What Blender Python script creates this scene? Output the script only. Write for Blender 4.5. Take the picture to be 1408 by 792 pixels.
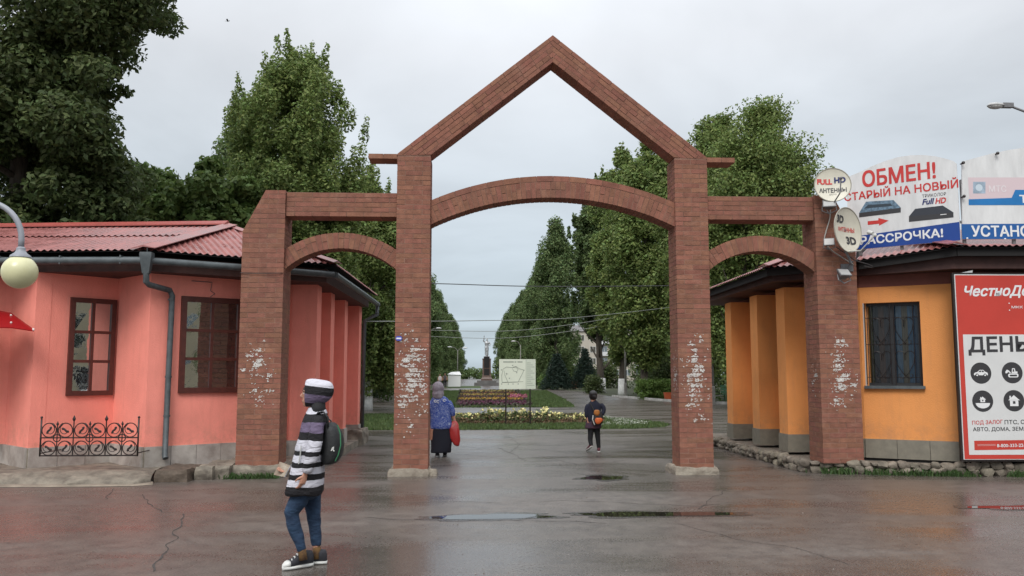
import bpy, bmesh, math, random
import numpy as np
from mathutils import Vector, Matrix, noise

random.seed(7)
for _o in list(bpy.data.objects):
    bpy.data.objects.remove(_o)
scene = bpy.context.scene
COL = scene.collection
R = math.radians
PI = math.pi

# ------------------------------------------------------------------ camera
EYE = 1.55
cam_data = bpy.data.cameras.new('camera')
cam = bpy.data.objects.new('camera', cam_data)
COL.objects.link(cam)
cam.location = (0, 0, EYE)
cam.rotation_euler = (R(90) + math.atan(119 / 1180), 0, R(-2.6))
cam_data.sensor_width = 36
cam_data.lens = 36 * 1180 / 1408
cam_data.clip_start = 0.1
cam_data.clip_end = 3000
scene.camera = cam
scene.render.resolution_x, scene.render.resolution_y = 1024, 576

# ------------------------------------------------------------------ sky and sun
SUN_ELEV, SUN_AZ = 46, 196        # azimuth clockwise from +Y
world = bpy.data.worlds.new('World')
scene.world = world
world.use_nodes = True
nt = world.node_tree
nt.nodes.clear()
out = nt.nodes.new('ShaderNodeOutputWorld')
bg = nt.nodes.new('ShaderNodeBackground')
bg.inputs['Strength'].default_value = 0.1
sky = nt.nodes.new('ShaderNodeTexSky')
sky.sky_type = 'NISHITA'
sky.sun_disc = False
sky.sun_elevation = R(SUN_ELEV)
sky.sun_rotation = R(SUN_AZ)
tc = nt.nodes.new('ShaderNodeTexCoord')
sep = nt.nodes.new('ShaderNodeSeparateXYZ')
nt.links.new(tc.outputs['Generated'], sep.inputs[0])
def wmath(op, a, b=None, c=None):
    n = nt.nodes.new('ShaderNodeMath'); n.operation = op
    for i, v in enumerate((a, b, c)):
        if v is None: continue
        if isinstance(v, (int, float)): n.inputs[i].default_value = v
        else: nt.links.new(v, n.inputs[i])
    return n.outputs[0]
zc = wmath('MAXIMUM', sep.outputs['Z'], 0.0)
# cloud layer: direction projected on a flat deck, stretched bands of noise
zz = wmath('ADD', zc, 0.16)
comb = nt.nodes.new('ShaderNodeCombineXYZ')
nt.links.new(wmath('DIVIDE', sep.outputs['X'], zz), comb.inputs[0])
nt.links.new(wmath('DIVIDE', sep.outputs['Y'], zz), comb.inputs[1])
n1 = nt.nodes.new('ShaderNodeTexNoise')
n1.inputs['Scale'].default_value = 0.85
n1.inputs['Detail'].default_value = 6
n1.inputs['Roughness'].default_value = 0.5
n1.inputs['Distortion'].default_value = 0.35
nt.links.new(comb.outputs[0], n1.inputs['Vector'])
n2 = nt.nodes.new('ShaderNodeTexNoise')
n2.inputs['Scale'].default_value = 0.3
n2.inputs['Detail'].default_value = 3
nt.links.new(comb.outputs[0], n2.inputs['Vector'])
dens = wmath('ADD', wmath('MULTIPLY', n1.outputs['Fac'], 0.5), wmath('MULTIPLY', n2.outputs['Fac'], 0.5))
# overcast luminance rises towards the zenith; clouds make it uneven
grad = wmath('MULTIPLY_ADD', wmath('MULTIPLY', zc, zc), 0.75, wmath('MULTIPLY_ADD', zc, 0.5, 0.50))
lum = wmath('MULTIPLY', grad, wmath('MULTIPLY_ADD', wmath('SUBTRACT', dens, 0.5), 2.0, 0.98))
hue = nt.nodes.new('ShaderNodeMix'); hue.data_type = 'RGBA'
hue.inputs['A'].default_value = (7.9, 9.4, 10.5, 1)     # thin bluish haze low down
hue.inputs['B'].default_value = (9.5, 9.85, 10.35, 1)
mr = nt.nodes.new('ShaderNodeMapRange')
mr.inputs['From Min'].default_value = 0.02; mr.inputs['From Max'].default_value = 0.36
nt.links.new(zc, mr.inputs['Value'])
nt.links.new(mr.outputs[0], hue.inputs['Factor'])
sc_ = nt.nodes.new('ShaderNodeVectorMath'); sc_.operation = 'SCALE'
nt.links.new(hue.outputs['Result'], sc_.inputs[0]); nt.links.new(lum, sc_.inputs['Scale'])
mixs = nt.nodes.new('ShaderNodeMix'); mixs.data_type = 'RGBA'
mixs.inputs['Factor'].default_value = 0.94
nt.links.new(sky.outputs[0], mixs.inputs['A'])
nt.links.new(sc_.outputs[0], mixs.inputs['B'])
nt.links.new(mixs.outputs['Result'], bg.inputs['Color'])
nt.links.new(bg.outputs[0], out.inputs['Surface'])

sun_data = bpy.data.lights.new('sun', 'SUN')
sun_data.energy = 1.5
sun_data.angle = R(25)
sun_data.color = (1.0, 0.965, 0.92)
sun = bpy.data.objects.new('sun', sun_data)
COL.objects.link(sun)
_a, _e = R(SUN_AZ), R(SUN_ELEV)
_d = Vector((math.sin(_a) * math.cos(_e), math.cos(_a) * math.cos(_e), math.sin(_e)))
sun.rotation_euler = _d.to_track_quat('Z', 'Y').to_euler()

scene.view_settings.view_transform = 'Standard'
scene.view_settings.look = 'None'
scene.view_settings.exposure = 0.32
scene.view_settings.gamma = 1.0
scene.render.engine = 'CYCLES'
scene.cycles.use_denoising = True
scene.cycles.max_bounces = 6
scene.cycles.diffuse_bounces = 3
scene.cycles.glossy_bounces = 3
scene.cycles.transmission_bounces = 4
scene.cycles.transparent_max_bounces = 6

# ------------------------------------------------------------------ materials
MATS = {}
def mat(name, col, rough=0.7, var=0.0, scale=4.0, bump=0.0, bscale=30.0, metal=0.0, spec=0.5,
        col2=None, island=0.0, stretch=None, detail=5.0, coat=0.0, transl=0.0, rvar=0.0, emit=None):
    """Principled material; col mixed with col2 (or a darker/lighter self) by noise; island = per-piece tint."""
    if name in MATS: return MATS[name]
    m = bpy.data.materials.new(name); m.use_nodes = True
    t = m.node_tree; N = t.nodes; L = t.links
    b = N['Principled BSDF']
    b.inputs['Roughness'].default_value = rough
    b.inputs['Metallic'].default_value = metal
    b.inputs['Specular IOR Level'].default_value = spec
    b.inputs['Coat Weight'].default_value = coat
    c4 = (*col, 1)
    b.inputs['Base Color'].default_value = c4
    cur = None
    need = var > 0 or col2 is not None or bump > 0 or rvar > 0
    if need:
        tc = N.new('ShaderNodeNewGeometry')
        src = tc.outputs['Position']
        if stretch:
            mp = N.new('ShaderNodeMapping'); mp.inputs['Scale'].default_value = stretch
            L.new(src, mp.inputs['Vector']); src = mp.outputs[0]
    if var > 0 or col2 is not None:
        n = N.new('ShaderNodeTexNoise'); n.inputs['Scale'].default_value = scale; n.inputs['Detail'].default_value = detail
        n.inputs['Roughness'].default_value = 0.62
        L.new(src, n.inputs['Vector'])
        rp = N.new('ShaderNodeMapRange'); rp.inputs['From Min'].default_value = 0.32; rp.inputs['From Max'].default_value = 0.68
        L.new(n.outputs['Fac'], rp.inputs['Value'])
        mx = N.new('ShaderNodeMix'); mx.data_type = 'RGBA'
        if col2 is None:
            mx.inputs['A'].default_value = tuple(x * (1 - var) for x in col) + (1,)
            mx.inputs['B'].default_value = tuple(min(1, x * (1 + var)) for x in col) + (1,)
        else:
            mx.inputs['A'].default_value = c4; mx.inputs['B'].default_value = (*col2, 1)
        L.new(rp.outputs[0], mx.inputs['Factor']); cur = mx.outputs['Result']
        if rvar > 0:
            rr = N.new('ShaderNodeMapRange'); rr.inputs['To Min'].default_value = max(0.02, rough - rvar); rr.inputs['To Max'].default_value = min(1, rough + rvar)
            L.new(n.outputs['Fac'], rr.inputs['Value']); rr.inputs['From Min'].default_value = 0.3; rr.inputs['From Max'].default_value = 0.7
            L.new(rr.outputs[0], b.inputs['Roughness'])
    if island > 0:
        g = N.new('ShaderNodeNewGeometry'); oi = N.new('ShaderNodeObjectInfo')
        ad = N.new('ShaderNodeMath'); ad.operation = 'ADD'
        L.new(g.outputs['Random Per Island'], ad.inputs[0]); L.new(oi.outputs['Random'], ad.inputs[1])
        fr = N.new('ShaderNodeMath'); fr.operation = 'FRACT'; L.new(ad.outputs[0], fr.inputs[0])
        hs = N.new('ShaderNodeHueSaturation')
        vr = N.new('ShaderNodeMapRange'); vr.inputs['To Min'].default_value = 1 - island; vr.inputs['To Max'].default_value = 1 + island
        L.new(fr.outputs[0], vr.inputs['Value']); L.new(vr.outputs[0], hs.inputs['Value'])
        f2 = N.new('ShaderNodeMath'); f2.operation = 'MULTIPLY'; L.new(fr.outputs[0], f2.inputs[0]); f2.inputs[1].default_value = 7.31
        f3 = N.new('ShaderNodeMath'); f3.operation = 'FRACT'; L.new(f2.outputs[0], f3.inputs[0])
        hr = N.new('ShaderNodeMapRange'); hr.inputs['To Min'].default_value = 0.5 - island * 0.06; hr.inputs['To Max'].default_value = 0.5 + island * 0.06
        L.new(f3.outputs[0], hr.inputs['Value']); L.new(hr.outputs[0], hs.inputs['Hue'])
        if cur is not None: L.new(cur, hs.inputs['Color'])
        else: hs.inputs['Color'].default_value = c4
        cur = hs.outputs['Color']
    if cur is not None: L.new(cur, b.inputs['Base Color'])
    if bump > 0:
        bn = N.new('ShaderNodeTexNoise'); bn.inputs['Scale'].default_value = bscale; bn.inputs['Detail'].default_value = 4
        L.new(src, bn.inputs['Vector'])
        bp = N.new('ShaderNodeBump'); bp.inputs['Strength'].default_value = bump; bp.inputs['Distance'].default_value = 0.02
        L.new(bn.outputs['Fac'], bp.inputs['Height']); L.new(bp.outputs[0], b.inputs['Normal'])
    if emit:
        b.inputs['Emission Color'].default_value = (*emit[0], 1); b.inputs['Emission Strength'].default_value = emit[1]
    if transl > 0:
        tr = N.new('ShaderNodeBsdfTranslucent')
        if cur is not None: L.new(cur, tr.inputs['Color'])
        else: tr.inputs['Color'].default_value = c4
        ms = N.new('ShaderNodeMixShader'); ms.inputs[0].default_value = transl
        L.new(b.outputs[0], ms.inputs[1]); L.new(tr.outputs[0], ms.inputs[2])
        L.new(ms.outputs[0], N['Material Output'].inputs['Surface'])
    MATS[name] = m
    return m

# ------------------------------------------------------------------ mesh building
def wloc(o):
    v = Vector((0, 0, 0))
    while o is not None:
        v += o.location; o = o.parent
    return v

def link(o, parent=None):
    COL.objects.link(o)
    if parent is not None: o.parent = parent
    return o

def tag(o, label=None, cat=None, group=None, kind=None):
    if label: o['label'] = label
    if cat: o['category'] = cat
    if group: o['group'] = group
    if kind: o['kind'] = kind
    return o

def thing(name, label, cat, loc=(0, 0, 0), group=None):
    o = bpy.data.objects.new(name, None); o.location = loc
    o.empty_display_size = 0.2
    COL.objects.link(o)
    return tag(o, label, cat, group)

class MB:
    def __init__(self): self.v = []; self.f = []; self.m = []
    def add(self, verts, faces, mi=0):
        o = len(self.v)
        self.v += [tuple(p) for p in verts]
        self.f += [tuple(i + o for i in f) for f in faces]
        self.m += [mi] * len(faces)
        return self
    def box(self, c, s, rot=None, mi=0):
        x, y, z = s[0] / 2, s[1] / 2, s[2] / 2
        vs = [Vector(p) for p in ((-x,-y,-z),(x,-y,-z),(x,y,-z),(-x,y,-z),(-x,-y,z),(x,-y,z),(x,y,z),(-x,y,z))]
        if rot is not None: vs = [rot @ p for p in vs]
        c = Vector(c)
        return self.add([p + c for p in vs], [(0,3,2,1),(4,5,6,7),(0,1,5,4),(1,2,6,5),(2,3,7,6),(3,0,4,7)], mi)
    def bx(self, x0, x1, y0, y1, z0, z1, mi=0):
        return self.box(((x0+x1)/2, (y0+y1)/2, (z0+z1)/2), (x1-x0, y1-y0, z1-z0), None, mi)
    def fbox(self, fr, u0, u1, z0, z1, n0, n1, mi=0):
        """box in a wall frame: u along, z up, n outwards"""
        P = [fr.at(u, z, n) for z in (z0, z1) for (u, n) in ((u0, n1), (u1, n1), (u1, n0), (u0, n0))]
        return self.add(P, [(0,3,2,1),(4,5,6,7),(0,1,5,4),(1,2,6,5),(2,3,7,6),(3,0,4,7)], mi)
    def prism(self, pts, vec, mi=0):
        """extrude planar polygon pts by vec"""
        n = len(pts); vec = Vector(vec)
        a = [Vector(p) for p in pts]; b = [p + vec for p in a]
        fs = [tuple(range(n))[::-1], tuple(range(n, 2 * n))]
        fs += [(i, (i + 1) % n, n + (i + 1) % n, n + i) for i in range(n)]
        return self.add(a + b, fs, mi)
    def loft(self, rings, cap=True, mi=0, closed=True):
        n = len(rings[0]); vs = [p for r in rings for p in r]; fs = []
        for i in range(len(rings) - 1):
            for j in range(n if closed else n - 1):
                k = (j + 1) % n
                fs.append((i * n + j, i * n + k, (i + 1) * n + k, (i + 1) * n + j))
        if cap and closed:
            fs.append(tuple(range(n))[::-1]); o = (len(rings) - 1) * n
            fs.append(tuple(range(o, o + n)))
        return self.add(vs, fs, mi)
    def tube(self, path, rad, n=8, cap=True, mi=0, flat=None, up=None):
        """tube along a polyline; rad scalar or list; flat = ratio of second axis"""
        path = [Vector(p) for p in path]
        if not isinstance(rad, (list, tuple)): rad = [rad] * len(path)
        rings = []; prev = None
        for i, p in enumerate(path):
            d = (path[min(i + 1, len(path) - 1)] - path[max(i - 1, 0)])
            if d.length < 1e-9: d = Vector((0, 0, 1))
            d.normalize()
            if prev is None:
                ref = Vector(up) if up is not None else (Vector((0, 0, 1)) if abs(d.z) < 0.9 else Vector((0, 1, 0)))
                a = (ref - d * ref.dot(d)).normalized()
            else:
                a = (prev - d * prev.dot(d)).normalized()
            prev = a; b = d.cross(a)
            fl = 1.0 if flat is None else (flat[i] if isinstance(flat, (list, tuple)) else flat)
            rings.append([p + a * (rad[i] * math.cos(t)) + b * (rad[i] * fl * math.sin(t)) for t in [2 * PI * k / n for k in range(n)]])
        return self.loft(rings, cap, mi)
    def ball(self, c, r, nu=12, nv=8, mi=0, rot=None):
        if not isinstance(r, (list, tuple)): r = (r, r, r)
        c = Vector(c); vs = [Vector((0, 0, -r[2]))]
        for i in range(1, nv):
            t = -PI / 2 + PI * i / nv
            for j in range(nu):
                a = 2 * PI * j / nu
                vs.append(Vector((r[0] * math.cos(t) * math.cos(a), r[1] * math.cos(t) * math.sin(a), r[2] * math.sin(t))))
        vs.append(Vector((0, 0, r[2])))
        if rot is not None: vs = [rot @ p for p in vs]
        fs = [(0, 1 + (j + 1) % nu, 1 + j) for j in range(nu)]
        for i in range(nv - 2):
            for j in range(nu):
                a = 1 + i * nu + j; b = 1 + i * nu + (j + 1) % nu
                fs.append((a, b, b + nu, a + nu))
        o = 1 + (nv - 2) * nu; top = len(vs) - 1
        fs += [(o + j, o + (j + 1) % nu, top) for j in range(nu)]
        return self.add([p + c for p in vs], fs, mi)
    def lathe(self, prof, c=(0, 0, 0), n=16, mi=0):
        c = Vector(c)
        return self.loft([[c + Vector((r * math.cos(2*PI*k/n), r * math.sin(2*PI*k/n), z)) for k in range(n)] for r, z in prof], True, mi)
    def mesh(self, name, mats, origin=(0, 0, 0), smooth=False):
        me = bpy.data.meshes.new(name)
        o = Vector(origin)
        me.from_pydata([(p[0]-o.x, p[1]-o.y, p[2]-o.z) for p in self.v], [], self.f)
        if not isinstance(mats, (list, tuple)): mats = [mats]
        for m in mats: me.materials.append(m)
        if len(mats) > 1: me.polygons.foreach_set('material_index', self.m)
        if smooth:
            me.polygons.foreach_set('use_smooth', [True] * len(me.polygons))
        me.update()
        return me
    def build(self, name, mats, parent=None, smooth=False, loc=None, label=None, cat=None, group=None, kind=None, sharp=None):
        """one mesh object. With a parent the vertices (world coordinates) are made relative to it; top level: loc is its base."""
        org = wloc(parent) if parent is not None else Vector(loc if loc is not None else (0, 0, 0))
        me = self.mesh(name, mats, org, smooth)
        if smooth and sharp is not None:
            me.set_sharp_from_angle(angle=R(sharp))
        o = bpy.data.objects.new(name, me)
        if parent is None: o.location = org
        link(o, parent)
        return tag(o, label, cat, group, kind)

class Frame:
    """vertical wall frame from P to Q (left to right seen from outside)"""
    def __init__(self, P, Q, z=0.0):
        self.P = Vector((P[0], P[1], z)); d = Vector((Q[0] - P[0], Q[1] - P[1], 0))
        self.L = d.length; self.u = d.normalized(); self.n = Vector((self.u.y, -self.u.x, 0))
    def at(self, u, z, n=0.0):
        return self.P + self.u * u + self.n * n + Vector((0, 0, z))

def dup(o, parent=None, loc=None):
    c = o.copy(); COL.objects.link(c)
    if parent is not None: c.parent = parent
    if loc is not None: c.location = loc
    for ch in o.children: dup(ch, c)
    return c

def text_mesh(body, weight=0.0, shear=0.0, res=3):
    """2-D outline faces of a text: (verts normalised to cap height 1 with x from 0, faces, width)"""
    cu = bpy.data.curves.new('lettering', 'FONT'); cu.body = body
    cu.offset = weight; cu.shear = shear; cu.resolution_u = res; cu.size = 1
    ob = bpy.data.objects.new('lettering', cu); COL.objects.link(ob)
    dg = bpy.context.evaluated_depsgraph_get(); dg.update()
    me = bpy.data.meshes.new_from_object(ob.evaluated_get(dg))
    vs = [(v.co.x, v.co.y) for v in me.vertices]; fs = [tuple(p.vertices) for p in me.polygons]
    bpy.data.objects.remove(ob); bpy.data.meshes.remove(me); bpy.data.curves.remove(cu)
    return vs, fs

def put_text(fr, body, u0, u1, z0, z1, n, m, parent, weight=0.02, shear=0.0, name='lettering', z0r=None):
    """lettering fitted in the box u0..u1, z0..z1 of a frame; weight thickens the strokes; z0r lets the baseline rise to the far end"""
    vs, fs = text_mesh(body, 0.0, shear)
    xs = [v[0] for v in vs]; ys = [v[1] for v in vs]
    ax, bx_ = min(xs), max(xs); ay, by = min(ys), max(ys)
    mb = MB(); H = z1 - z0; d = max(0, weight) * H * .95
    for k, (du, dz) in enumerate(((0, 0), (d, d), (-d, d), (d, -d), (-d, -d)) if d > 0 else ((0, 0),)):
        P = []
        for x, y in vs:
            s = (x - ax) / (bx_ - ax); t = (y - ay) / (by - ay)
            zo = 0 if z0r is None else (z0r - z0) * s
            P.append(fr.at(u0 + d + s * (u1 - u0 - 2 * d) + du, z0 + d + t * (H - 2 * d) + zo + dz, n + k * .0003))
        mb.add(P, fs)
    return mb.build(name, m, parent)

def flat_poly(fr, pts, n, m, parent, name):
    mb = MB(); mb.add([fr.at(u, z, n) for u, z in pts], [tuple(range(len(pts)))])
    return mb.build(name, m, parent)

def circle_pts(cu, cz, r, k=24, rz=None):
    return [(cu + r * math.cos(2*PI*i/k), cz + (rz or r) * math.sin(2*PI*i/k)) for i in range(k)]
# ------------------------------------------------------------------ the brick entrance gate
def clip_poly(poly, clip):
    """Sutherland-Hodgman, clip polygon counter-clockwise"""
    outp = list(poly)
    for i in range(len(clip)):
        (ax, az), (bx, bz) = clip[i], clip[(i + 1) % len(clip)]
        inp, outp = outp, []
        if not inp: return []
        def side(p): return (bx - ax) * (p[1] - az) - (bz - az) * (p[0] - ax)
        for j in range(len(inp)):
            p, q = inp[j], inp[(j + 1) % len(inp)]
            sp, sq = side(p), side(q)
            if sp >= 0: outp.append(p)
            if (sp >= 0) != (sq >= 0):
                t = sp / (sp - sq); outp.append((p[0] + t * (q[0] - p[0]), p[1] + t * (q[1] - p[1])))
    return outp

def area2(poly):
    return abs(sum(poly[i][0] * poly[(i+1) % len(poly)][1] - poly[(i+1) % len(poly)][0] * poly[i][1] for i in range(len(poly)))) / 2

M_BRICK = mat('brick', (0.232, 0.1, 0.066), rough=0.82, var=0.2, scale=9, bump=0.35, bscale=90, island=0.13, spec=0.3)
# weathering on the bricks: dusty pale and sooty patches that run over several courses
def weather(m):
    t = m.node_tree; N = t.nodes; L = t.links; b = N['Principled BSDF']
    src = b.inputs['Base Color'].links[0].from_socket
    g = N.new('ShaderNodeNewGeometry')
    n = N.new('ShaderNodeTexNoise'); n.inputs['Scale'].default_value = 1.3; n.inputs['Detail'].default_value = 7; n.inputs['Roughness'].default_value = 0.65
    L.new(g.outputs['Position'], n.inputs['Vector'])
    r = N.new('ShaderNodeMapRange'); r.inputs['From Min'].default_value = 0.5; r.inputs['From Max'].default_value = 0.72; r.inputs['To Max'].default_value = 0.5
    L.new(n.outputs['Fac'], r.inputs['Value'])
    mx = N.new('ShaderNodeMix'); mx.data_type = 'RGBA'; mx.inputs['B'].default_value = (0.17, 0.085, 0.062, 1)
    L.new(r.outputs[0], mx.inputs['Factor']); L.new(src, mx.inputs['A'])
    n3 = N.new('ShaderNodeTexNoise'); n3.inputs['Scale'].default_value = 3.1; n3.inputs['Detail'].default_value = 8; n3.inputs['Roughness'].default_value = 0.7
    L.new(g.outputs['Position'], n3.inputs['Vector'])
    r3 = N.new('ShaderNodeMapRange'); r3.inputs['From Min'].default_value = 0.56; r3.inputs['From Max'].default_value = 0.8; r3.inputs['To Max'].default_value = 0.45
    L.new(n3.outputs['Fac'], r3.inputs['Value'])
    m2 = N.new('ShaderNodeMix'); m2.data_type = 'RGBA'; m2.inputs['B'].default_value = (0.42, 0.25, 0.18, 1)
    L.new(r3.outputs[0], m2.inputs['Factor']); L.new(mx.outputs['Result'], m2.inputs['A'])
    L.new(m2.outputs['Result'], b.inputs['Base Color'])
weather(M_BRICK)
M_MORTAR = mat('mortar', (0.225, 0.125, 0.09), rough=0.95, var=0.35, scale=4)
M_CONC = mat('rough_concrete', (0.31, 0.275, 0.22), rough=0.9, var=0.3, scale=7, bump=0.9, bscale=26, col2=(0.2, 0.165, 0.13))

GX, GY = 1.275, 13.45            # gate axis, front plane
BL, BW, BJ, CH = 0.2595, 0.1243, 0.011, 0.078
BH = CH - BJ
gate = thing('entrance_gate', 'tall red brick gateway with gabled top and three arches between the pink and orange kiosks', 'gate', (GX, GY + 0.27, 0))
bw = MB()                        # every brick that is not built singly
single = []                      # (centre x, z, width, parent)
rnd = random.Random(11)
brick_meshes = {}
def brick_mesh(w, d):
    k = (round(w, 3), round(d, 3))
    if k not in brick_meshes:
        mb = MB(); mb.box((0, 0, 0), (w, d, BH)); brick_meshes[k] = mb.mesh('brick', M_BRICK)
    return brick_meshes[k]
n_single = 0
def put_brick(x0, x1, z0, z1, y0, y1, parent=None, clip=None, front=False):
    """parent given: a brick object of its own"""
    global n_single
    j = rnd.uniform(-0.0025, 0.0025)
    if parent is not None and n_single < 300:
        o = bpy.data.objects.new('brick', brick_mesh(x1 - x0, y1 - y0))
        wl = wloc(parent)
        o.location = ((x0 + x1) / 2 - wl.x + rnd.uniform(-.001, .001), (y0 + y1) / 2 + j - wl.y, (z0 + z1) / 2 - wl.z)
        o.rotation_euler = (rnd.uniform(-.02, .02), 0, rnd.uniform(-.01, .01))
        link(o, parent); n_single += 1
        return
    poly = [(x0, z0), (x1, z0), (x1, z1), (x0, z1)]
    if clip:
        poly = clip_poly(poly, clip)
        if len(poly) < 3 or area2(poly) < 2e-4: return
    bw.prism([(x, y0 + j, z) for x, z in poly][::-1], (0, y1 - y0, 0))

def main_pier(x0):
    x1, y0, y1 = x0 + 2 * BL + BJ, GY, GY + 2 * BL + BJ
    mb = MB(); e = 0.0035
    mb.bx(x0 + e, x1 - e, y0 + e, y1 - e, 0.03, 5.03)
    p = mb.build('pier', M_MORTAR, gate)
    z = 0.10; k = 0
    while z < 5.0:
        a, b = z, z + BH
        if k % 2 == 0:
            for xa in (x0, x0 + BL + BJ):
                put_brick(xa, xa + BL, a, b, y0, y0 + BW, p)
                put_brick(xa, xa + BL, a, b, y1 - BW, y1)
            for xa in (x0, x1 - BW): put_brick(xa, xa + BW, a, b, y0 + BW + BJ, y1 - BW - BJ)
        else:
            for xa in (x0, x1 - BW):
                put_brick(xa, xa + BW, a, b, y0, y0 + BL, p)
                put_brick(xa, xa + BW, a, b, y1 - BL, y1)
            put_brick(x0 + BW + BJ, x1 - BW - BJ, a, b, y0, y0 + BW, p)
            put_brick(x0 + BW + BJ, x1 - BW - BJ, a, b, y1 - BW, y1)
        z += CH; k += 1
    return p
PWm = 2 * BL + BJ
pier_l = main_pier(GX - 1.96 - PWm)
pier_r = main_pier(GX + 1.96)

def outer_pier(s):
    """s=-1 left, +1 right; outer top corner is cut off at a slant"""
    xi, xo = GX + s * 4.235, GX + s * 4.885
    x0, x1 = min(xi, xo), max(xi, xo)
    y0, D = GY + 0.0, 0.545; y1 = y0 + D
    ztop = 4.44
    prof = [(x0, 0.16), (x1, 0.16), (x1, ztop), (x0, ztop)]
    if s < 0: prof = [(x0, 0.16), (x1, 0.16), (x1, ztop), (x0 + 0.34, ztop), (x0, 3.78)]
    else: prof = [(x0, 0.16), (x1, 0.16), (x1, 3.78), (x1 - 0.34, ztop), (x0, ztop)]
    e = 0.0035
    cx = (x0 + x1) / 2
    core = [(cx + (x - cx) * (1 - 2 * e / (x1 - x0)), z - (e if z > 3 else 0)) for x, z in prof]
    mb = MB(); mb.prism([(x, y0 + e, z) for x, z in core][::-1], (0, D - 2 * e, 0))
    p = mb.build('outer_pier', M_MORTAR, gate)
    z = 0.17; k = 0; W3 = (x1 - x0) - 2 * BL - 2 * BJ
    while z < ztop:
        a, b = z, z + BH
        if k % 2 == 0: xs = [(x0, x0 + BL), (x0 + BL + BJ, x0 + 2 * BL + BJ), (x1 - W3, x1)]; d = BW
        else: xs = [(x0, x0 + W3), (x0 + W3 + BJ, x0 + W3 + BJ + BL), (x1 - BL, x1)]; d = BL
        for xa, xb in xs:
            put_brick(xa, xb, a, b, y0, y0 + d, None, prof)
            put_brick(xa, xb, a, b, y1 - d, y1, None, prof)
        if k % 2 == 0:
            for xa in (x0, x1 - BW): put_brick(xa, xa + BW, a, b, y0 + BW + BJ, y1 - BW - BJ, None, prof)
        z += CH; k += 1
    return p
outer_l = outer_pier(-1); outer_r = outer_pier(1)

def beam(s):
    xa, xb = GX + s * 2.495, GX + s * 4.228
    x0, x1 = min(xa, xb), max(xa, xb); y0, y1 = GY + 0.045, GY + 0.46
    mb = MB(); mb.bx(x0, x1, y0 + .006, y1 - .006, 4.046, 4.42)
    mb.build('beam', M_MORTAR, gate)
    for k in range(5):
        z = 4.04 + k * 0.0765; x = x0 + (0 if k % 2 else -0.13)
        while x < x1:
            a, b = max(x, x0), min(x + BL, x1)
            if b - a > 0.03: put_brick(a, b, z, z + 0.0655, y0, y1)
            x += BL + BJ
beam(-1); beam(1)

def arch(cx, half, z_in, sag, t_in, rings, y0, y1, name):
    """segmental arch: intrados top z_in, sag over half span; rings = [(r offset, thickness, brick arc length, split)]"""
    r = (half * half + sag * sag) / (2 * sag); zc = z_in - r
    am = math.asin(half / r)
    tot = rings[-1][0] + rings[-1][1]
    mb = MB(); n = 40; pts = []
    for i in range(n + 1):
        a = -am + 2 * am * i / n; pts.append((cx + (r + .006) * math.sin(a), zc + (r + .006) * math.cos(a)))
    for i in range(n, -1, -1):
        a = -am + 2 * am * i / n; q = r + tot - .006
        pts.append((cx + q * math.sin(a), zc + q * math.cos(a)))
    A = [(x, y0 + .006, z) for x, z in pts]; m_ = n + 1
    vs = A + [(x, y1 - .006, z) for x, _, z in A]; o = len(A); fs = []
    for i in range(n):
        i0, i1, j0, j1 = i, i + 1, 2 * m_ - 1 - i, 2 * m_ - 2 - i
        fs += [(i0, i1, j1, j0), (o + i1, o + i0, o + j0, o + j1), (i1, i0, o + i0, o + i1), (j0, j1, o + j1, o + j0)]
    mb.add(vs, fs)
    mb.build(name, M_MORTAR, gate)
    cl = [(cx - half, z_in - 5), (cx + half, z_in - 5), (cx + half, z_in + 5), (cx - half, z_in + 5)]
    for ro, th, bl, split in rings:
        q = r + ro; amx = math.asin(min(1, half / q)) + 0.02
        k = max(1, round(2 * amx * q / (bl + .010))); st = 2 * amx / k
        for i in range(k):
            a0 = -amx + i * st + .005 / q; a1 = -amx + (i + 1) * st - .005 / q
            segs = [(0, th)]
            if split and rnd.random() < 0.45: segs = [(0, th * .48), (th * .52, th)] if rnd.random() < .5 else [(0, th * .62), (th * .66, th)]
            for s0, s1 in segs:
                poly = [(cx + (q + s0) * math.sin(a0), zc + (q + s0) * math.cos(a0)), (cx + (q + s0) * math.sin(a1), zc + (q + s0) * math.cos(a1)),
                        (cx + (q + s1) * math.sin(a1), zc + (q + s1) * math.cos(a1)), (cx + (q + s1) * math.sin(a0), zc + (q + s1) * math.cos(a0))]
                poly = clip_poly(poly, cl)
                if len(poly) < 3 or area2(poly) < 3e-4: continue
                j = rnd.uniform(-.004, .004)
                bw.prism([(x, y0 + j, z) for x, z in poly][::-1], (0, y1 - y0, 0))
for s in (-1, 1):
    arch(GX + s * 3.363, 0.87, 3.535, 0.335, 0, [(0, .25, .067, True)], GY + 0.085, GY + 0.46, 'side_arch')
arch(GX, 1.962, 4.375, 0.455, 0, [(0, .255, .067, True), (.266, .088, .25, False)], GY + 0.06, GY + 0.46, 'main_arch')

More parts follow.
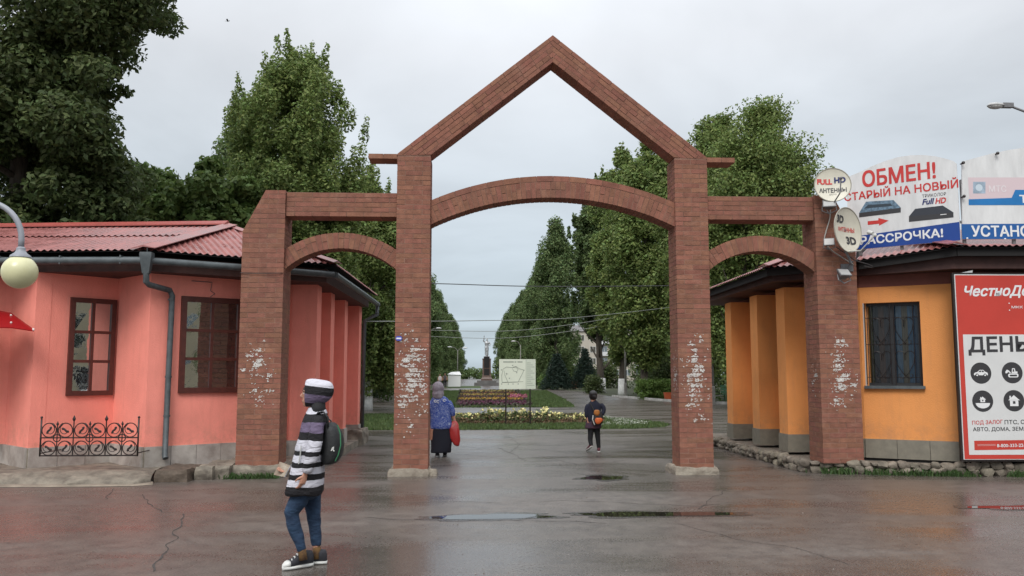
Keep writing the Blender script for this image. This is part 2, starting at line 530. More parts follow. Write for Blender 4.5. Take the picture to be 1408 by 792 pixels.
# the gable: two sloping brick rafters
def rafter(s):
    top, low = 7.055, 6.60
    poly = [(0, low), (1.955, 5.04), (2.49, 5.02), (2.49, 5.055), (0, top)]
    poly = [(GX + s * x, z) for x, z in poly]
    if s < 0: poly = poly[::-1]
    y0, y1 = GY - 0.002, GY + 0.40
    cx = sum(p[0] for p in poly) / 5; cz = sum(p[1] for p in poly) / 5
    core = []
    for x, z in poly:
        core.append((x, z - .01 if z in (top, 5.055) else z + .004))
    mb = MB(); mb.prism([(x, y0 + .007, z) for x, z in core][::-1], (0, y1 - y0 - .014, 0))
    mb.build('rafter', M_MORTAR, gate)
    d = Vector((s * 2.49, -(top - 5.055))).normalized(); nrm = Vector((-d.y * s, d.x * s))
    if nrm.y > 0: nrm = -nrm
    th = 0.365; rows = 5; rh = th / rows
    for k in range(rows):
        o = -0.4 + (0.13 if k % 2 else 0) + rnd.uniform(-.03, .03)
        while o < 3.6:
            a = Vector((GX, top)) + nrm * (k * rh + .004) + d * o
            bl = BL * rnd.choice((1, 1, 1, .5))
            q = [a, a + d * bl, a + d * bl + nrm * (rh - .009), a + nrm * (rh - .009)]
            q = [(p.x, p.y) for p in q]
            if sum((q[(i+1)%4][0]-q[i][0])*(q[(i+1)%4][1]+q[i][1]) for i in range(4)) > 0: q = q[::-1]
            c = clip_poly(q, poly)
            if len(c) >= 3 and area2(c) > 4e-4:
                j = rnd.uniform(-.004, .004)
                bw.prism([(x, y0 + j, z) for x, z in c][::-1], (0, y1 - y0, 0))
            o += bl + .010
    # little cantilevered ledge outside the pier head
    xa, xb = GX + s * 2.495, GX + s * 2.95
    x = min(xa, xb); e = max(xa, xb)
    mb = MB(); mb.bx(x, e - .004 if s > 0 else e, GY + .016, GY + .38, 4.977, 5.04)
    mb.build('ledge', M_MORTAR, gate)
    while x < e - .02:
        put_brick(x, min(x + BL * .9, e), 4.972, 5.048, GY + 0.01, GY + 0.385); x += BL * .9 + .01
rafter(-1); rafter(1)
bwo = bw.build('brickwork', M_BRICK, gate, kind='stuff')

# rough concrete footings of the two middle piers
def rough_block(name, x0, x1, y0, y1, z0, z1, m, parent, seed, amp=0.03, step=0.06, **kw):
    """block with a worn, lumpy surface"""
    bm = bmesh.new(); bmesh.ops.create_cube(bm, size=1)
    nx = max(1, int(max(x1 - x0, y1 - y0) / step))
    bmesh.ops.subdivide_edges(bm, edges=bm.edges[:], cuts=min(24, nx), use_grid_fill=True)
    mb = MB(); vs = []
    for v in bm.verts:
        p = Vector((x0 + (v.co.x + .5) * (x1 - x0), y0 + (v.co.y + .5) * (y1 - y0), z0 + (v.co.z + .5) * (z1 - z0)))
        # round the corners a little
        ex = min(p.x - x0, x1 - p.x); ey = min(p.y - y0, y1 - p.y); ez = z1 - p.z
        c = Vector(((x0 + x1) / 2, (y0 + y1) / 2, p.z))
        r = max(0, .05 - ez) * .5 + max(0, .05 - min(max(ex, 0), max(ey, 0)) - abs(ex - ey)) * .3
        dv = (c - p); dv.z = 0
        if dv.length > 1e-6: p += dv.normalized() * r
        q = p * 6 + Vector((seed * 7.1, 0, 0))
        n = Vector((noise.noise(q), noise.noise(q + Vector((9, 3, 1))), noise.noise(q + Vector((2, 17, 5)))))
        p += n * amp * (1 if v.co.z > -.45 else .3)
        vs.append(p)
    bm.verts.index_update()
    mb.add(vs, [tuple(v.index for v in f.verts) for f in bm.faces]); bm.free()
    return mb.build(name, m, parent, smooth=True, sharp=50, **kw)
rough_block('footing', GX - 2.56, GX - 1.93, GY - .07, GY + .62, -.03, .105, M_CONC, gate, 1)
rough_block('footing', GX + 1.86, GX + 2.56, GY - .08, GY + .62, -.03, .115, M_CONC, gate, 2)
rough_block('footing', GX - 1.97, GX - 1.82, GY - .01, GY + .22, -.03, .10, M_CONC, gate, 5, .02)

# torn remains of paper notices on the piers: scraps break off along the joints
M_PAPER = mat('torn_paper', (0.68, 0.665, 0.63), rough=0.85, col2=(.46, .42, .38), scale=9, island=0.12)
def scraps(name, x0, x1, blobs, y, seed, parent, side=None):
    """what is left of many layers of notices: small ragged cells kept where the glue held, mostly lost along the joints"""
    r = random.Random(seed); mb = MB(); cs = .0095
    nx, z = int((x1 - x0) / cs), .3
    def cell(cx, cz):
        k = r.randint(4, 6); a0 = r.random() * 6; pts = []
        for i in range(k):
            a = a0 + 2 * PI * i / k; q = cs * r.uniform(.55, .85); pts.append((min(max(cx + math.cos(a) * q, x0 + .003), x1 - .003), cz + math.sin(a) * q))
        d = r.uniform(-.0006, .0006)
        if side is None: P = [(u, y - .0044 + d, w) for u, w in pts]
        else: P = [(side, y + (u - x0), w) for u, w in pts][::-1]
        mb.add(P, [tuple(range(k))])
    while z < 2.45:
        ph = ((z - .10) % CH) / CH; joint = .34 if ph > .82 or ph < .06 else 0
        for i in range(nx):
            x = x0 + (i + .5) * cs; e = 0
            for zc, zh, xc, xh, amt in blobs:
                e = max(e, amt * math.exp(-((z - zc) / zh) ** 2 * .5 - ((x - xc) / xh) ** 2 * .5))
            if e < .06: continue
            p = Vector((x * 9, z * 13, seed * 5.7)); n = .36 * noise.noise(p) + .4 * noise.noise(p * 2.8) + .34 * noise.noise(p * 6)
            # flakes stick brick by brick
            row = math.floor((z - .10) / CH); n += .32 * noise.noise(Vector((math.floor(x / .13 + row * .5) * 3.1, row * 7.3, seed)))
            if n + e * .62 - joint > .45: cell(x + r.uniform(-.003, .003), z + r.uniform(-.003, .003))
        z += cs
    return mb.build(name, M_PAPER, parent, kind='stuff')
xl = GX - 1.96 - PWm; xr = GX + 1.96
scraps('paper_scraps', xl, xl + PWm, [(1.85, .22, xl + .28, .13, .75), (1.5, .25, xl + .27, .16, .95), (1.15, .16, xl + .25, .16, .7), (.66, .05, xl + .26, .07, .75), (.9, .12, xl + .2, .1, .4)], GY, 3, gate)
scraps('paper_scraps', xr, xr + PWm, [(2.0, .16, xr + .28, .09, .55), (1.55, .26, xr + .28, .12, .98), (1.15, .18, xr + .28, .13, .7), (.82, .05, xr + .26, .12, .8)], GY, 4, gate)
xo = GX - 4.885
scraps('paper_scraps', xo, xo + .65, [(1.75, .16, xo + .3, .1, .7), (1.55, .14, xo + .3, .14, .65), (1.25, .12, xo + .34, .13, .55)], GY, 5, gate)
xo = GX + 4.235
scraps('paper_scraps', xo, xo + .65, [(2.05, .05, xo + .36, .1, .7), (1.72, .14, xo + .28, .11, .8), (1.45, .16, xo + .34, .13, .85), (1.14, .07, xo + .28, .08, .85)], GY, 6, gate)
scraps('paper_scraps', 0, .5, [(1.6, .2, .22, .1, .7)], GY, 8, gate, side=GX + 1.96 - .0035)
scraps('paper_scraps', 0, .5, [(1.5, .14, .2, .09, .7)], GY, 9, gate, side=GX + 4.235 - .0035)
# little six-sided blue plate
fr = Frame((xl, GY), (xl + 1, GY))
mb = MB(); hx = [(0.008, 2.11), (0.03, 2.145), (.095, 2.145), (.118, 2.11), (.095, 2.075), (.03, 2.075)]
mb.prism([fr.at(u, z, .022) for u, z in hx], fr.n * -.018)
plate = mb.build('number_plate', mat('plate_blue', (.05, .07, .42), rough=.4), None, loc=fr.at(.06, 2.07, 0), label='small blue and white six-sided plate on the brick pier beside the woman', cat='plate')
mb = MB(); mb.fbox(fr, .025, .10, 2.099, 2.121, .022, .0235); mb.build('white_band', mat('plate_white', (.75, .75, .75), rough=.4), plate)
# ------------------------------------------------------------------ survey helper: where a sight line from the photo station meets a wall plane
_F = 1180.0
_p = math.atan(119 / 1180); _y = R(2.6)
_FW = Vector((math.sin(_y) * math.cos(_p), math.cos(_y) * math.cos(_p), math.sin(_p)))
_RT = Vector((math.cos(_y), -math.sin(_y), 0)); _UP = _RT.cross(_FW)
def sight(px, py): return _FW + _RT * ((px - 704) / _F) + _UP * ((396 - py) / _F)
def on_wall(fr, px, py, n=0.0):
    d = sight(px, py); P = fr.P + fr.n * n; E_ = Vector((0, 0, EYE))
    t = (P - E_).dot(fr.n) / d.dot(fr.n); q = E_ + d * t
    return (q - fr.P).dot(fr.u), q.z
def at_y(px, py, Y):
    d = sight(px, py); return Vector((0, 0, EYE)) + d * (Y / d.y)
def at_z(px, py, z=0.0):
    d = sight(px, py); return Vector((0, 0, EYE)) + d * ((z - EYE) / d.z)

# ------------------------------------------------------------------ shared building materials
def plaster(name, col, dirt):
    m = mat(name, col, rough=0.88, var=0.07, scale=1.4, bump=0.3, bscale=60, spec=0.25)
    t = m.node_tree; N = t.nodes; L = t.links; b = N['Principled BSDF']
    src = b.inputs['Base Color'].links[0].from_socket
    g = N.new('ShaderNodeNewGeometry')
    mp = N.new('ShaderNodeMapping'); mp.inputs['Scale'].default_value = (5, 5, 0.7); L.new(g.outputs['Position'], mp.inputs['Vector'])
    n = N.new('ShaderNodeTexNoise'); n.inputs['Scale'].default_value = 1.6; n.inputs['Detail'].default_value = 8; n.inputs['Roughness'].default_value = 0.7
    L.new(mp.outputs[0], n.inputs['Vector'])
    r = N.new('ShaderNodeMapRange'); r.inputs['From Min'].default_value = 0.5; r.inputs['From Max'].default_value = 0.85; r.inputs['To Max'].default_value = 0.65
    L.new(n.outputs['Fac'], r.inputs['Value'])
    mx = N.new('ShaderNodeMix'); mx.data_type = 'RGBA'; mx.inputs['B'].default_value = (*dirt, 1)
    L.new(r.outputs[0], mx.inputs['Factor']); L.new(src, mx.inputs['A']); sz = N.new('ShaderNodeSeparateXYZ'); L.new(g.outputs['Position'], sz.inputs[0])
    n4 = N.new('ShaderNodeTexNoise'); n4.inputs['Scale'].default_value = 4.5; n4.inputs['Detail'].default_value = 8; n4.inputs['Roughness'].default_value = .7; L.new(g.outputs['Position'], n4.inputs['Vector'])
    # rain splashes mud on the foot of the wall in uneven patches
    hm = N.new('ShaderNodeMapRange'); hm.inputs['From Min'].default_value = .45; hm.inputs['From Max'].default_value = 1.0; hm.inputs['To Min'].default_value = .62; hm.inputs['To Max'].default_value = 0.0; L.new(sz.outputs['Z'], hm.inputs['Value'])
    mm = N.new('ShaderNodeMath'); mm.operation = 'MULTIPLY'; L.new(hm.outputs[0], mm.inputs[0])
    r4 = N.new('ShaderNodeMapRange'); r4.inputs['From Min'].default_value = .42; r4.inputs['From Max'].default_value = .75; L.new(n4.outputs['Fac'], r4.inputs['Value']); L.new(r4.outputs[0], mm.inputs[1])
    m4 = N.new('ShaderNodeMix'); m4.data_type = 'RGBA'; m4.inputs['B'].default_value = (.3, .18, .12, 1); L.new(mm.outputs[0], m4.inputs['Factor']); L.new(mx.outputs['Result'], m4.inputs['A']); L.new(m4.outputs['Result'], b.inputs['Base Color'])
    return m
M_PINK = plaster('pink_plaster', (0.9, 0.3, 0.235), (0.72, 0.235, 0.18))
M_ORANGE = plaster('orange_plaster', (0.76, 0.31, 0.1), (0.58, 0.25, 0.1))
M_ROOF = mat('painted_roof_sheet', (0.275, 0.105, 0.095), rough=0.3, var=0.3, scale=3, rvar=0.12, spec=0.6)
M_RIDGE = mat('ridge_paint', (0.3, 0.065, 0.052), rough=0.4, var=0.15, scale=3)
M_FASCIA = mat('fascia_brown', (0.055, 0.022, 0.018), rough=0.7, var=0.3, scale=5)
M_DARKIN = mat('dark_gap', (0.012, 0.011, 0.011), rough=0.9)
M_GUTTER = mat('gutter_grey', (0.075, 0.088, 0.093), rough=0.5, var=0.3, scale=8)
M_WFRAME = mat('window_frame_brown', (0.085, 0.022, 0.016), rough=0.45, var=0.2, scale=12)
M_MARBLE = mat('marble_tile', (0.46, 0.42, 0.38), rough=0.55, col2=(0.24, 0.205, 0.18), scale=3.5, detail=9, island=0.1, bump=.15, bscale=20)
M_GTILE = mat('grey_tile', (0.205, 0.185, 0.145), rough=0.6, var=0.14, scale=9, island=0.05)
M_STONE = mat('rubble_stone', (0.24, 0.205, 0.16), rough=0.9, col2=(0.10, 0.085, 0.065), scale=8, detail=8, bump=0.8, bscale=22, island=0.2)
M_BAND = mat('painted_band', (0.17, 0.05, 0.035), rough=0.75, var=0.15, scale=4)
M_IRON = mat('black_iron', (0.018, 0.012, 0.011), rough=0.45, var=0.3, scale=20, spec=0.5)
def glass_mat(name, col, mirror=.15):
    m = mat(name, col, rough=0.03, spec=0.9, bump=0.05, bscale=5)
    m.node_tree.nodes['Principled BSDF'].inputs['IOR'].default_value = 1.75
    t = m.node_tree; gl = t.nodes.new('ShaderNodeBsdfGlossy'); gl.inputs['Roughness'].default_value = .02; gl.inputs['Color'].default_value = (.85, .9, .9, 1)
    ms = t.nodes.new('ShaderNodeMixShader'); ms.inputs[0].default_value = mirror
    bpn = [n for n in t.nodes if n.type == 'BUMP']
    if bpn: t.links.new(bpn[0].outputs[0], gl.inputs['Normal'])
    t.links.new(t.nodes['Principled BSDF'].outputs[0], ms.inputs[1]); t.links.new(gl.outputs[0], ms.inputs[2]); t.links.new(ms.outputs[0], t.nodes['Material Output'].inputs['Surface'])
    return m
M_GLASS = glass_mat('window_glass', (0.012, 0.014, 0.016), .5)
M_GLASSB = glass_mat('blue_glass', (0.015, 0.02, 0.028))

def roof_sheet(A, B, tops, name, parent, m=M_ROOF, wave=0.11, amp=0.013, t0=0.0, t1=1.0, lift=0.0):
    """corrugated sheet over eave A->B, upper edge a polyline of coplanar points; t0..t1 fraction of slope"""
    A, B = Vector(A), Vector(B); tops = [Vector(t) for t in tops]
    e = (B - A); Ln = e.length; e.normalize()
    nrm = e.cross(tops[0] - A)
    if nrm.z < 0: nrm = -nrm
    nrm.normalize(); sl = nrm.cross(e)
    if sl.z < 0: sl = -sl
    st = sorted([((p - A).dot(e), (p - A).dot(sl)) for p in tops])
    def lim(s):
        if s <= st[0][0]: return st[0][1] if st[0][0] < 1e-3 else st[0][1] * max(0, s) / st[0][0]
        for (s0, q0), (s1, q1) in zip(st, st[1:]):
            if s <= s1: return q0 + (q1 - q0) * (s - s0) / max(1e-6, s1 - s0)
        if Ln - st[-1][0] < 1e-3: return st[-1][1]
        return st[-1][1] * max(0, (Ln - s)) / (Ln - st[-1][0])
    T = max(q for _, q in st)
    cols = max(8, int(Ln / wave * 8)); rows = 4
    mb = MB(); vs = []; fs = []
    for i in range(cols + 1):
        s = Ln * i / cols; h = amp * math.sin(2 * PI * s / wave) + lift + 0.006 * noise.noise(Vector((s * 1.1, T, t0)))
        top = min(lim(s), T * t1)
        for k in range(rows + 1):
            t = T * t0 + max(0.0, top - T * t0) * k / rows
            t = min(t, max(lim(s), 0))
            vs.append(A + e * s + sl * t + nrm * h)
    for i in range(cols):
        for k in range(rows):
            a = i * (rows + 1) + k
            q = (a, a + rows + 1, a + rows + 2, a + 1)
            if (vs[q[0]] - vs[q[3]]).length + (vs[q[1]] - vs[q[2]]).length > 1e-4: fs.append(q)
    n0 = len(vs)
    vs2 = [v - nrm * 0.004 for v in vs]
    mb.add(vs, fs); mb.add(vs2, [f[::-1] for f in fs])
    return mb.build(name, m, parent, smooth=True)

def strip_cap(P, Q, half, m, parent, name, drop=0.06, z=0.02):
    """bent sheet cap along a ridge or hip"""
    P, Q = Vector(P), Vector(Q); d = (Q - P).normalized(); s = d.cross(Vector((0, 0, 1))).normalized()
    mb = MB(); up = Vector((0, 0, z)); dn = Vector((0, 0, -drop))
    rings = []
    for X in (P, Q):
        rings.append([X - s * half + dn + up, X - s * half * .5 + dn * .4 + up, X + up + Vector((0, 0, .012)), X + s * half * .5 + dn * .4 + up, X + s * half + dn + up,
                      X + s * half + dn + up * .6, X + up * .6, X - s * half + dn + up * .6])
    mb.loft(rings)
    return mb.build(name, m, parent)

def facet_wall(mb, fr, z0, z1, th=0.22, hole=None):
    if hole is None: mb.fbox(fr, 0, fr.L, z0, z1, -th, 0); return
    u0, u1, a, b = hole
    mb.fbox(fr, 0, u0, z0, z1, -th, 0); mb.fbox(fr, u1, fr.L, z0, z1, -th, 0)
    mb.fbox(fr, u0, u1, z0, a, -th, 0); mb.fbox(fr, u0, u1, b, z1, -th, 0)

def tiles(fr, z0, z1, w, n, m, parent, rows=1, name='plinth_tile', gap=.006, r=random.Random(5), th=.035):
    k = max(1, round(fr.L / w)); st = fr.L / k; hz = (z1 - z0) / rows
    for j in range(rows):
        for i in range(k):
            mb = MB(); d = r.uniform(-.003, .003)
            mb.fbox(fr, i * st + gap / 2, (i + 1) * st - gap / 2, z0 + j * hz + (gap / 2 if rows > 1 else 0), z0 + (j + 1) * hz - (gap / 2 if rows > 1 else 0), -.02, th * n + d)
            mb.build(name, m, parent)

def casement(fr, u0, u1, z0, z1, cols, rows, parent, m, glass, fw=.075, out=.05, bar=.045):
    mb = MB()
    mb.fbox(fr, u0, u0 + fw, z0, z1, -.03, out); mb.fbox(fr, u1 - fw, u1, z0, z1, -.03, out)
    mb.fbox(fr, u0 + fw, u1 - fw, z0, z0 + fw, -.03, out - .003); mb.fbox(fr, u0 + fw, u1 - fw, z1 - fw, z1, -.03, out - .003)
    a, b, c, d = u0 + fw, u1 - fw, z0 + fw, z1 - fw
    for i in range(1, cols):
        u = a + (b - a) * i / cols; mb.fbox(fr, u - bar / 2, u + bar / 2, c, d, -.03, out - .012)
    for j in range(1, rows):
        z = c + (d - c) * j / rows
        for i in range(cols):
            ua = a + (b - a) * i / cols + (bar / 2 if i else 0); ub = a + (b - a) * (i + 1) / cols - (bar / 2 if i < cols - 1 else 0)
            mb.fbox(fr, ua, ub, z - bar / 2, z + bar / 2, -.03, out - .016)
    w = mb.build('window', m, parent)
    r = random.Random(int(u0 * 1000 + z0 * 77))
    for i in range(cols):
        for j in range(rows):
            mb = MB(); ua, ub = a + (b - a) * i / cols, a + (b - a) * (i + 1) / cols; za, zb = c + (d - c) * j / rows, c + (d - c) * (j + 1) / rows
            t = [r.uniform(-.003, .003) for _ in range(4)]
            mb.add([fr.at(ua, za, .012 + t[0]), fr.at(ub, za, .012 + t[1]), fr.at(ub, zb, .012 + t[2]), fr.at(ua, zb, .012 + t[3])], [(0, 1, 2, 3)])
            mb.build('pane', glass, w)
    return w

def eave_box(pts, zs, parent, m, z0, z1, name):
    """closed soffit body from a plan polygon"""
    mb = MB(); mb.prism([(x, y, z0) for x, y in pts], (0, 0, z1 - z0))
    return mb.build(name, m, parent)

# ================================================================== pink kiosk
LW = [(-11.5, 14.3), (-9.0, 13.7), (-7.45, 14.2), (-6.68, 13.4), (-5.81, 14.28), (-5.0, 13.5), (-3.75, 14.45), (-3.2, 15.0)]
kl = thing('kiosk_building', 'salmon pink plastered kiosk with red corrugated roof and brown framed windows', 'building', (-6.5, 16.5, 0))
mb = MB(); frs = []
for a, b in zip(LW, LW[1:]):
    f_ = Frame(a, b); frs.append(f_); facet_wall(mb, f_, .08, 3.16)
f_side = Frame((-3.2, 15.0), (-3.2, 20.0)); frs.append(f_side); facet_wall(mb, f_side, .08, 3.16)
mb.bx(-11.4, -3.25, 19.8, 20.0, .08, 3.16)
mb.build('wall', M_PINK, kl)
for y, xe in ((15.08, -2.72), (16.55, -2.72), (18.2, -2.70), (19.75, -2.60)):
    mb = MB(); mb.bx(-3.3, xe, y, y + .42, .42, 3.16); p_ = mb.build('pilaster', M_PINK, kl)
    mb = MB(); mb.bx(-3.3, xe + .03, y - .03, y + .45, .05, .425); mb.build('pilaster_base', M_MARBLE, p_)
plinth = MB()
for f_ in frs: plinth.fbox(f_, .0, f_.L, .05, .44, -.05, .012)
plinth = plinth.build('plinth', M_CONC, kl)
for f_ in frs[:-1]: tiles(f_, .13, .45, .36, 1, M_MARBLE, plinth)
# thin pale edge on top of the tiles
# roof
EZ = 3.42
E0, E1, E2, E3 = (-12.2, 13.75, EZ), (-4.92, 13.0, EZ), (-2.33, 14.6, EZ), (-2.26, 20.4, EZ)
AP, AL, AB = (-4.47, 15.6, 4.25), (-12.2, 16.5, 4.25), (-4.4, 19.0, 4.25)
roof = MB(); roof.add([E0, E1, AP, AL, E2, E3, AB], [(0, 1, 2, 3), (1, 4, 2), (4, 5, 6, 2)])
roof.v = [(x, y, z - .03) for x, y, z in roof.v]
roof = roof.build('roof', M_DARKIN, kl)
roof_sheet(E0, E1, [AL, AP], 'corrugated_sheet', roof, t1=.56)
roof_sheet(E0, E1, [AL, AP], 'corrugated_sheet', roof, t0=.52, lift=.022)
roof_sheet(E1, E2, [AP], 'corrugated_sheet', roof)
roof_sheet(E2, E3, [AP, AB], 'corrugated_sheet', roof)
strip_cap((-4.95, 12.97, EZ + .02), AP, .2, M_ROOF, roof, 'hip_cap', drop=.03, z=.03)
strip_cap((-2.30, 14.57, EZ + .02), AP, .13, M_ROOF, roof, 'hip_cap', drop=.03, z=.025)
strip_cap((-12.2, 16.45, 4.27), (AP[0] + .02, AP[1], 4.27), .16, M_RIDGE, roof, 'ridge_cap', drop=.07, z=.05)
strip_cap(AP, AB, .16, M_RIDGE, roof, 'ridge_cap', drop=.07, z=.04)
# boxed eaves
eav = [(-12.2, 13.95), (-4.93, 13.2), (-2.5, 14.68), (-2.45, 20.2), (-12.2, 20.2)]
eave_box(eav, None, kl, M_FASCIA, 3.115, 3.34, 'eaves_soffit')
eave_box([(-12.2, 14.2), (-4.95, 13.42), (-2.75, 14.8), (-2.7, 20.0), (-12.2, 20.0)], None, kl, M_DARKIN, 3.3, 3.5, 'eaves_infill')
mb = MB(); mb.tube([(-12.2, 13.78, 3.275), (-8, 13.34, 3.27), (-4.93, 13.02, 3.255)], .058, 10)
mb.tube([(-4.85, 13.03, 3.25), (-3.6, 13.79, 3.245), (-2.36, 14.56, 3.23)], .055, 10)
mb.tube([(-2.34, 14.6, 3.235), (-2.27, 18, 3.21), (-2.24, 20.3, 3.19)], .055, 8)
for t in np.linspace(0.05, .95, 8):
    x = -12.2 + 7.27 * t; y = 13.78 - .76 * t; mb.box((x, y + .02, 3.27), (.02, .13, .13))
gut = mb.build('gutter', M_GUTTER, kl, smooth=True, sharp=40)
f2 = frs[5]
mb = MB()
hp = Vector((-4.885, 12.98, 0))
mb.loft([[hp + Vector((w * sx, w * .8 * sy, z)) for sx, sy in ((-1, -1), (1, -1), (1, 1), (-1, 1))] for w, z in ((.085, 3.37), (.09, 3.33), (.085, 3.30), (.05, 3.06), (.045, 3.05))])
dp0 = f2.at(.30, 2.84, .085)
mb.tube([hp + Vector((0, 0, 3.07)), hp + Vector((0, .01, 2.93)), hp + Vector((.03, .06, 2.89)), dp0 + Vector((-.03, -.03, .02)), dp0 + Vector((0, 0, -.06)), f2.at(.29, 1.5, .085), f2.at(.285, .32, .085), f2.at(.285, .27, .12)], .045, 10)
for z in (2.7, 1.5, .9): mb.tube([f2.at(.29, z, .085), f2.at(.29, z + .03, .085)], .052, 10)
mb.tube([hp + Vector((0, 0, 3.36)), hp + Vector((0, 0, 3.47))], .006, 6)
mb.build('downpipe', M_GUTTER, kl, smooth=True, sharp=40)
mb = MB(); c = Vector((-2.25, 20.25, 0))
mb.tube([c + Vector((0, 0, 3.2)), c + Vector((0, 0, 2.95)), c + Vector((-.28, -.1, 2.8)), c + Vector((-.3, -.1, .3))], .045, 8)
mb.build('downpipe', M_GUTTER, kl, smooth=True)
wa_, wb_ = on_wall(frs[3], 92, 500)[0], on_wall(frs[3], 157.5, 500)[0]
casement(frs[3], wa_, min(wb_, frs[3].L - .03), 1.22, 2.76, 2, 3, kl, M_WFRAME, M_GLASS)
casement(frs[5], .47, 1.47, 1.26, 2.79, 2, 3, kl, M_WFRAME, M_GLASS, fw=.085)
# cable along the wall top
mb = MB(); mb.tube([f2.at(.62, 3.04, .01), f2.at(.95, 3.04, .01), f2.at(.93, 2.9, .01), f2.at(1.0, 2.86, .012), f2.at(.93, 2.8, .01)], .006, 5)
mb.build('cable', M_GUTTER, kl)
# red polycarbonate canopy over the door in the recess
M_CANOPY = mat('red_polycarbonate', (.42, .018, .02), rough=.22, spec=.6, transl=.35)
mb = MB(); fd = Frame((-7.45, 14.2), (-6.68, 13.4))
rows_ = []
tip = Vector((-6.45, 12.93, 2.19))
for i in range(7):
    t = i / 6
    back = Vector((-9.2 + 2.4 * t, 14.0 - .55 * t, 2.62)); front = Vector((-9.2 + 2.75 * t, 12.4 + .53 * t, 2.16))
    row = []
    for k in range(6):
        s = k / 5; p = back.lerp(front, s); p.z = 2.62 - (2.62 - front.z) * (1 - math.cos(s * PI / 2)) * (1 - .35 * t) - .35 * t * .12
        if t == 1: p = tip + Vector((-.04, .06, .03)) * (1 - s)
        elif t > .8: p = p.lerp(tip + Vector((-.3, .2, .12)) * (1 - s), .35)
        row.append(p)
    rows_.append(row)
vs = [p for r_ in rows_ for p in r_]; nn = len(vs)
fs = [(i * 6 + k, i * 6 + k + 1, (i + 1) * 6 + k + 1, (i + 1) * 6 + k) for i in range(6) for k in range(5)]
mb.add(vs, fs); mb.add([p + Vector((0, 0, -.012)) for p in vs], [f[::-1] for f in fs])
can = mb.build('door_canopy', M_CANOPY, kl, smooth=True)
for p in (rows_[5][2], rows_[5][4], rows_[6][3], rows_[4][3], rows_[6][1]):
    mb = MB(); mb.ball(p + Vector((0, -.01, .004)), .016, 8, 6); mb.build('screw_cap', mat('screw_white', (.7, .65, .6), rough=.4), can)
# ledge of rough stone and mortar in front
def rough_ledge(name, line, parent, m, seed, loc=None, **kw):
    """line: list of (front bottom, front top, z top, back) plan points; lumpy stone-and-mortar face"""
    pts = []
    for (a, b) in zip(line, line[1:]):
        n = max(2, int((Vector(b[0]) - Vector(a[0])).length / .05))
        for i in range(n):
            t = i / n; pts.append([Vector(a[j]).lerp(Vector(b[j]), t) if j != 2 else a[2] + (b[2] - a[2]) * t for j in range(4)])
    pts.append([Vector(line[-1][j]) if j != 2 else line[-1][2] for j in range(4)])
    rows = []
    for fb, ft, zt, bk in pts:
        row = []
        for s, z in ((0, -.02), (.02, .03), (.12, .35), (.3, .6), (.55, .82), (.8, .96), (1, 1.0)):
            p = fb.lerp(ft, s); q = Vector((p.x, p.y, z * zt))
            q3 = q * 3.3 + Vector((seed, 0, 0)); d = noise.noise(q3) * .6 + noise.noise(q3 * 2.7) * .35 + noise.noise(q3 * 6) * .16
            out_ = (fb - ft).normalized()
            q += Vector((out_.x, out_.y, .5)) * d * .085 * (1 if 0.02 < z < 1 else .25)
            row.append(q)
        for s in (.35, .7, 1):
            p = ft.lerp(bk, s); row.append(Vector((p.x, p.y, zt + .012 * noise.noise(Vector((p.x * 3, p.y * 3, seed))))))
        rows.append(row)
    k = len(rows[0]); mb = MB()
    mb.add([p for r_ in rows for p in r_], [((i + 1) * k + j, (i + 1) * k + j + 1, i * k + j + 1, i * k + j)[::-1] for i in range(len(rows) - 1) for j in range(k - 1)])
    return mb.build(name, m, parent, smooth=True, loc=loc, **kw)
M_LEDGE = mat('ledge_stone_mortar', (0.27, 0.235, 0.185), rough=0.85, col2=(0.105, 0.088, 0.07), scale=5, detail=9, bump=.8, bscale=18)
led = rough_ledge('stone_ledge', [((-12, 12.6), (-12, 13.1), .15, (-12, 14.6)), ((-6.9, 12.5), (-6.9, 13.0), .15, (-6.9, 14.3)), ((-5.8, 12.48), (-5.8, 12.95), .15, (-5.8, 14.6)), ((-4.75, 12.52), (-4.8, 13.0), .145, (-4.9, 13.7)), ((-4.6, 12.7), (-4.7, 13.15), .14, (-4.75, 13.8))],
    None, M_LEDGE, 3, loc=(-6, 13, 0), label='long rough stone and mortar ledge at the foot of the pink kiosk', cat='ledge')
mb = MB(); mb.add([(-12, 12.42, .004), (-7, 12.36, .004), (-5.5, 12.36, .004), (-4.7, 12.4, .004), (-4.5, 12.55, .004), (-4.6, 12.8, .004), (-12, 12.9, .004), (-12, 12.42, .02), (-7, 12.38, .022), (-5.5, 12.38, .02), (-4.72, 12.42, .02), (-4.55, 12.56, .02), (-4.6, 12.8, .02), (-12, 12.9, .02)],
  [(7, 8, 9, 10, 11, 12, 13), (0, 1, 8, 7), (1, 2, 9, 8), (2, 3, 10, 9), (3, 4, 11, 10), (4, 5, 12, 11)])
mb.build('mortar_skirt', mat('pale_mortar', (.24, .2, .155), rough=.85, var=.3, scale=4), led)
for i, (xa, xb, ya, yb, zt) in enumerate([(-4.6, -4.12, 12.82, 13.75, .17), (-4.1, -3.83, 13.08, 14.2, .19), (-3.86, -3.62, 13.17, 14.4, .2), (-3.64, -2.88, 13.30, 14.9, .175)]):
    rough_block('ledge_stone', xa, xb, ya, yb, -.05, zt, M_LEDGE if i else mat('dark_stone', (.1, .075, .055), rough=.85, var=.4, scale=6, bump=.7, bscale=20), led, 20 + i, .03, .04)
mb = MB(); mb.bx(-3.3, -2.5, 14.9, 20.3, -.03, .13); o = mb.build('ledge_slab', M_LEDGE, led)
rough_block('ledge_stone', -3.3, -2.42, 19.2, 20.35, -.05, .32, M_LEDGE, led, 33, .05, .05)

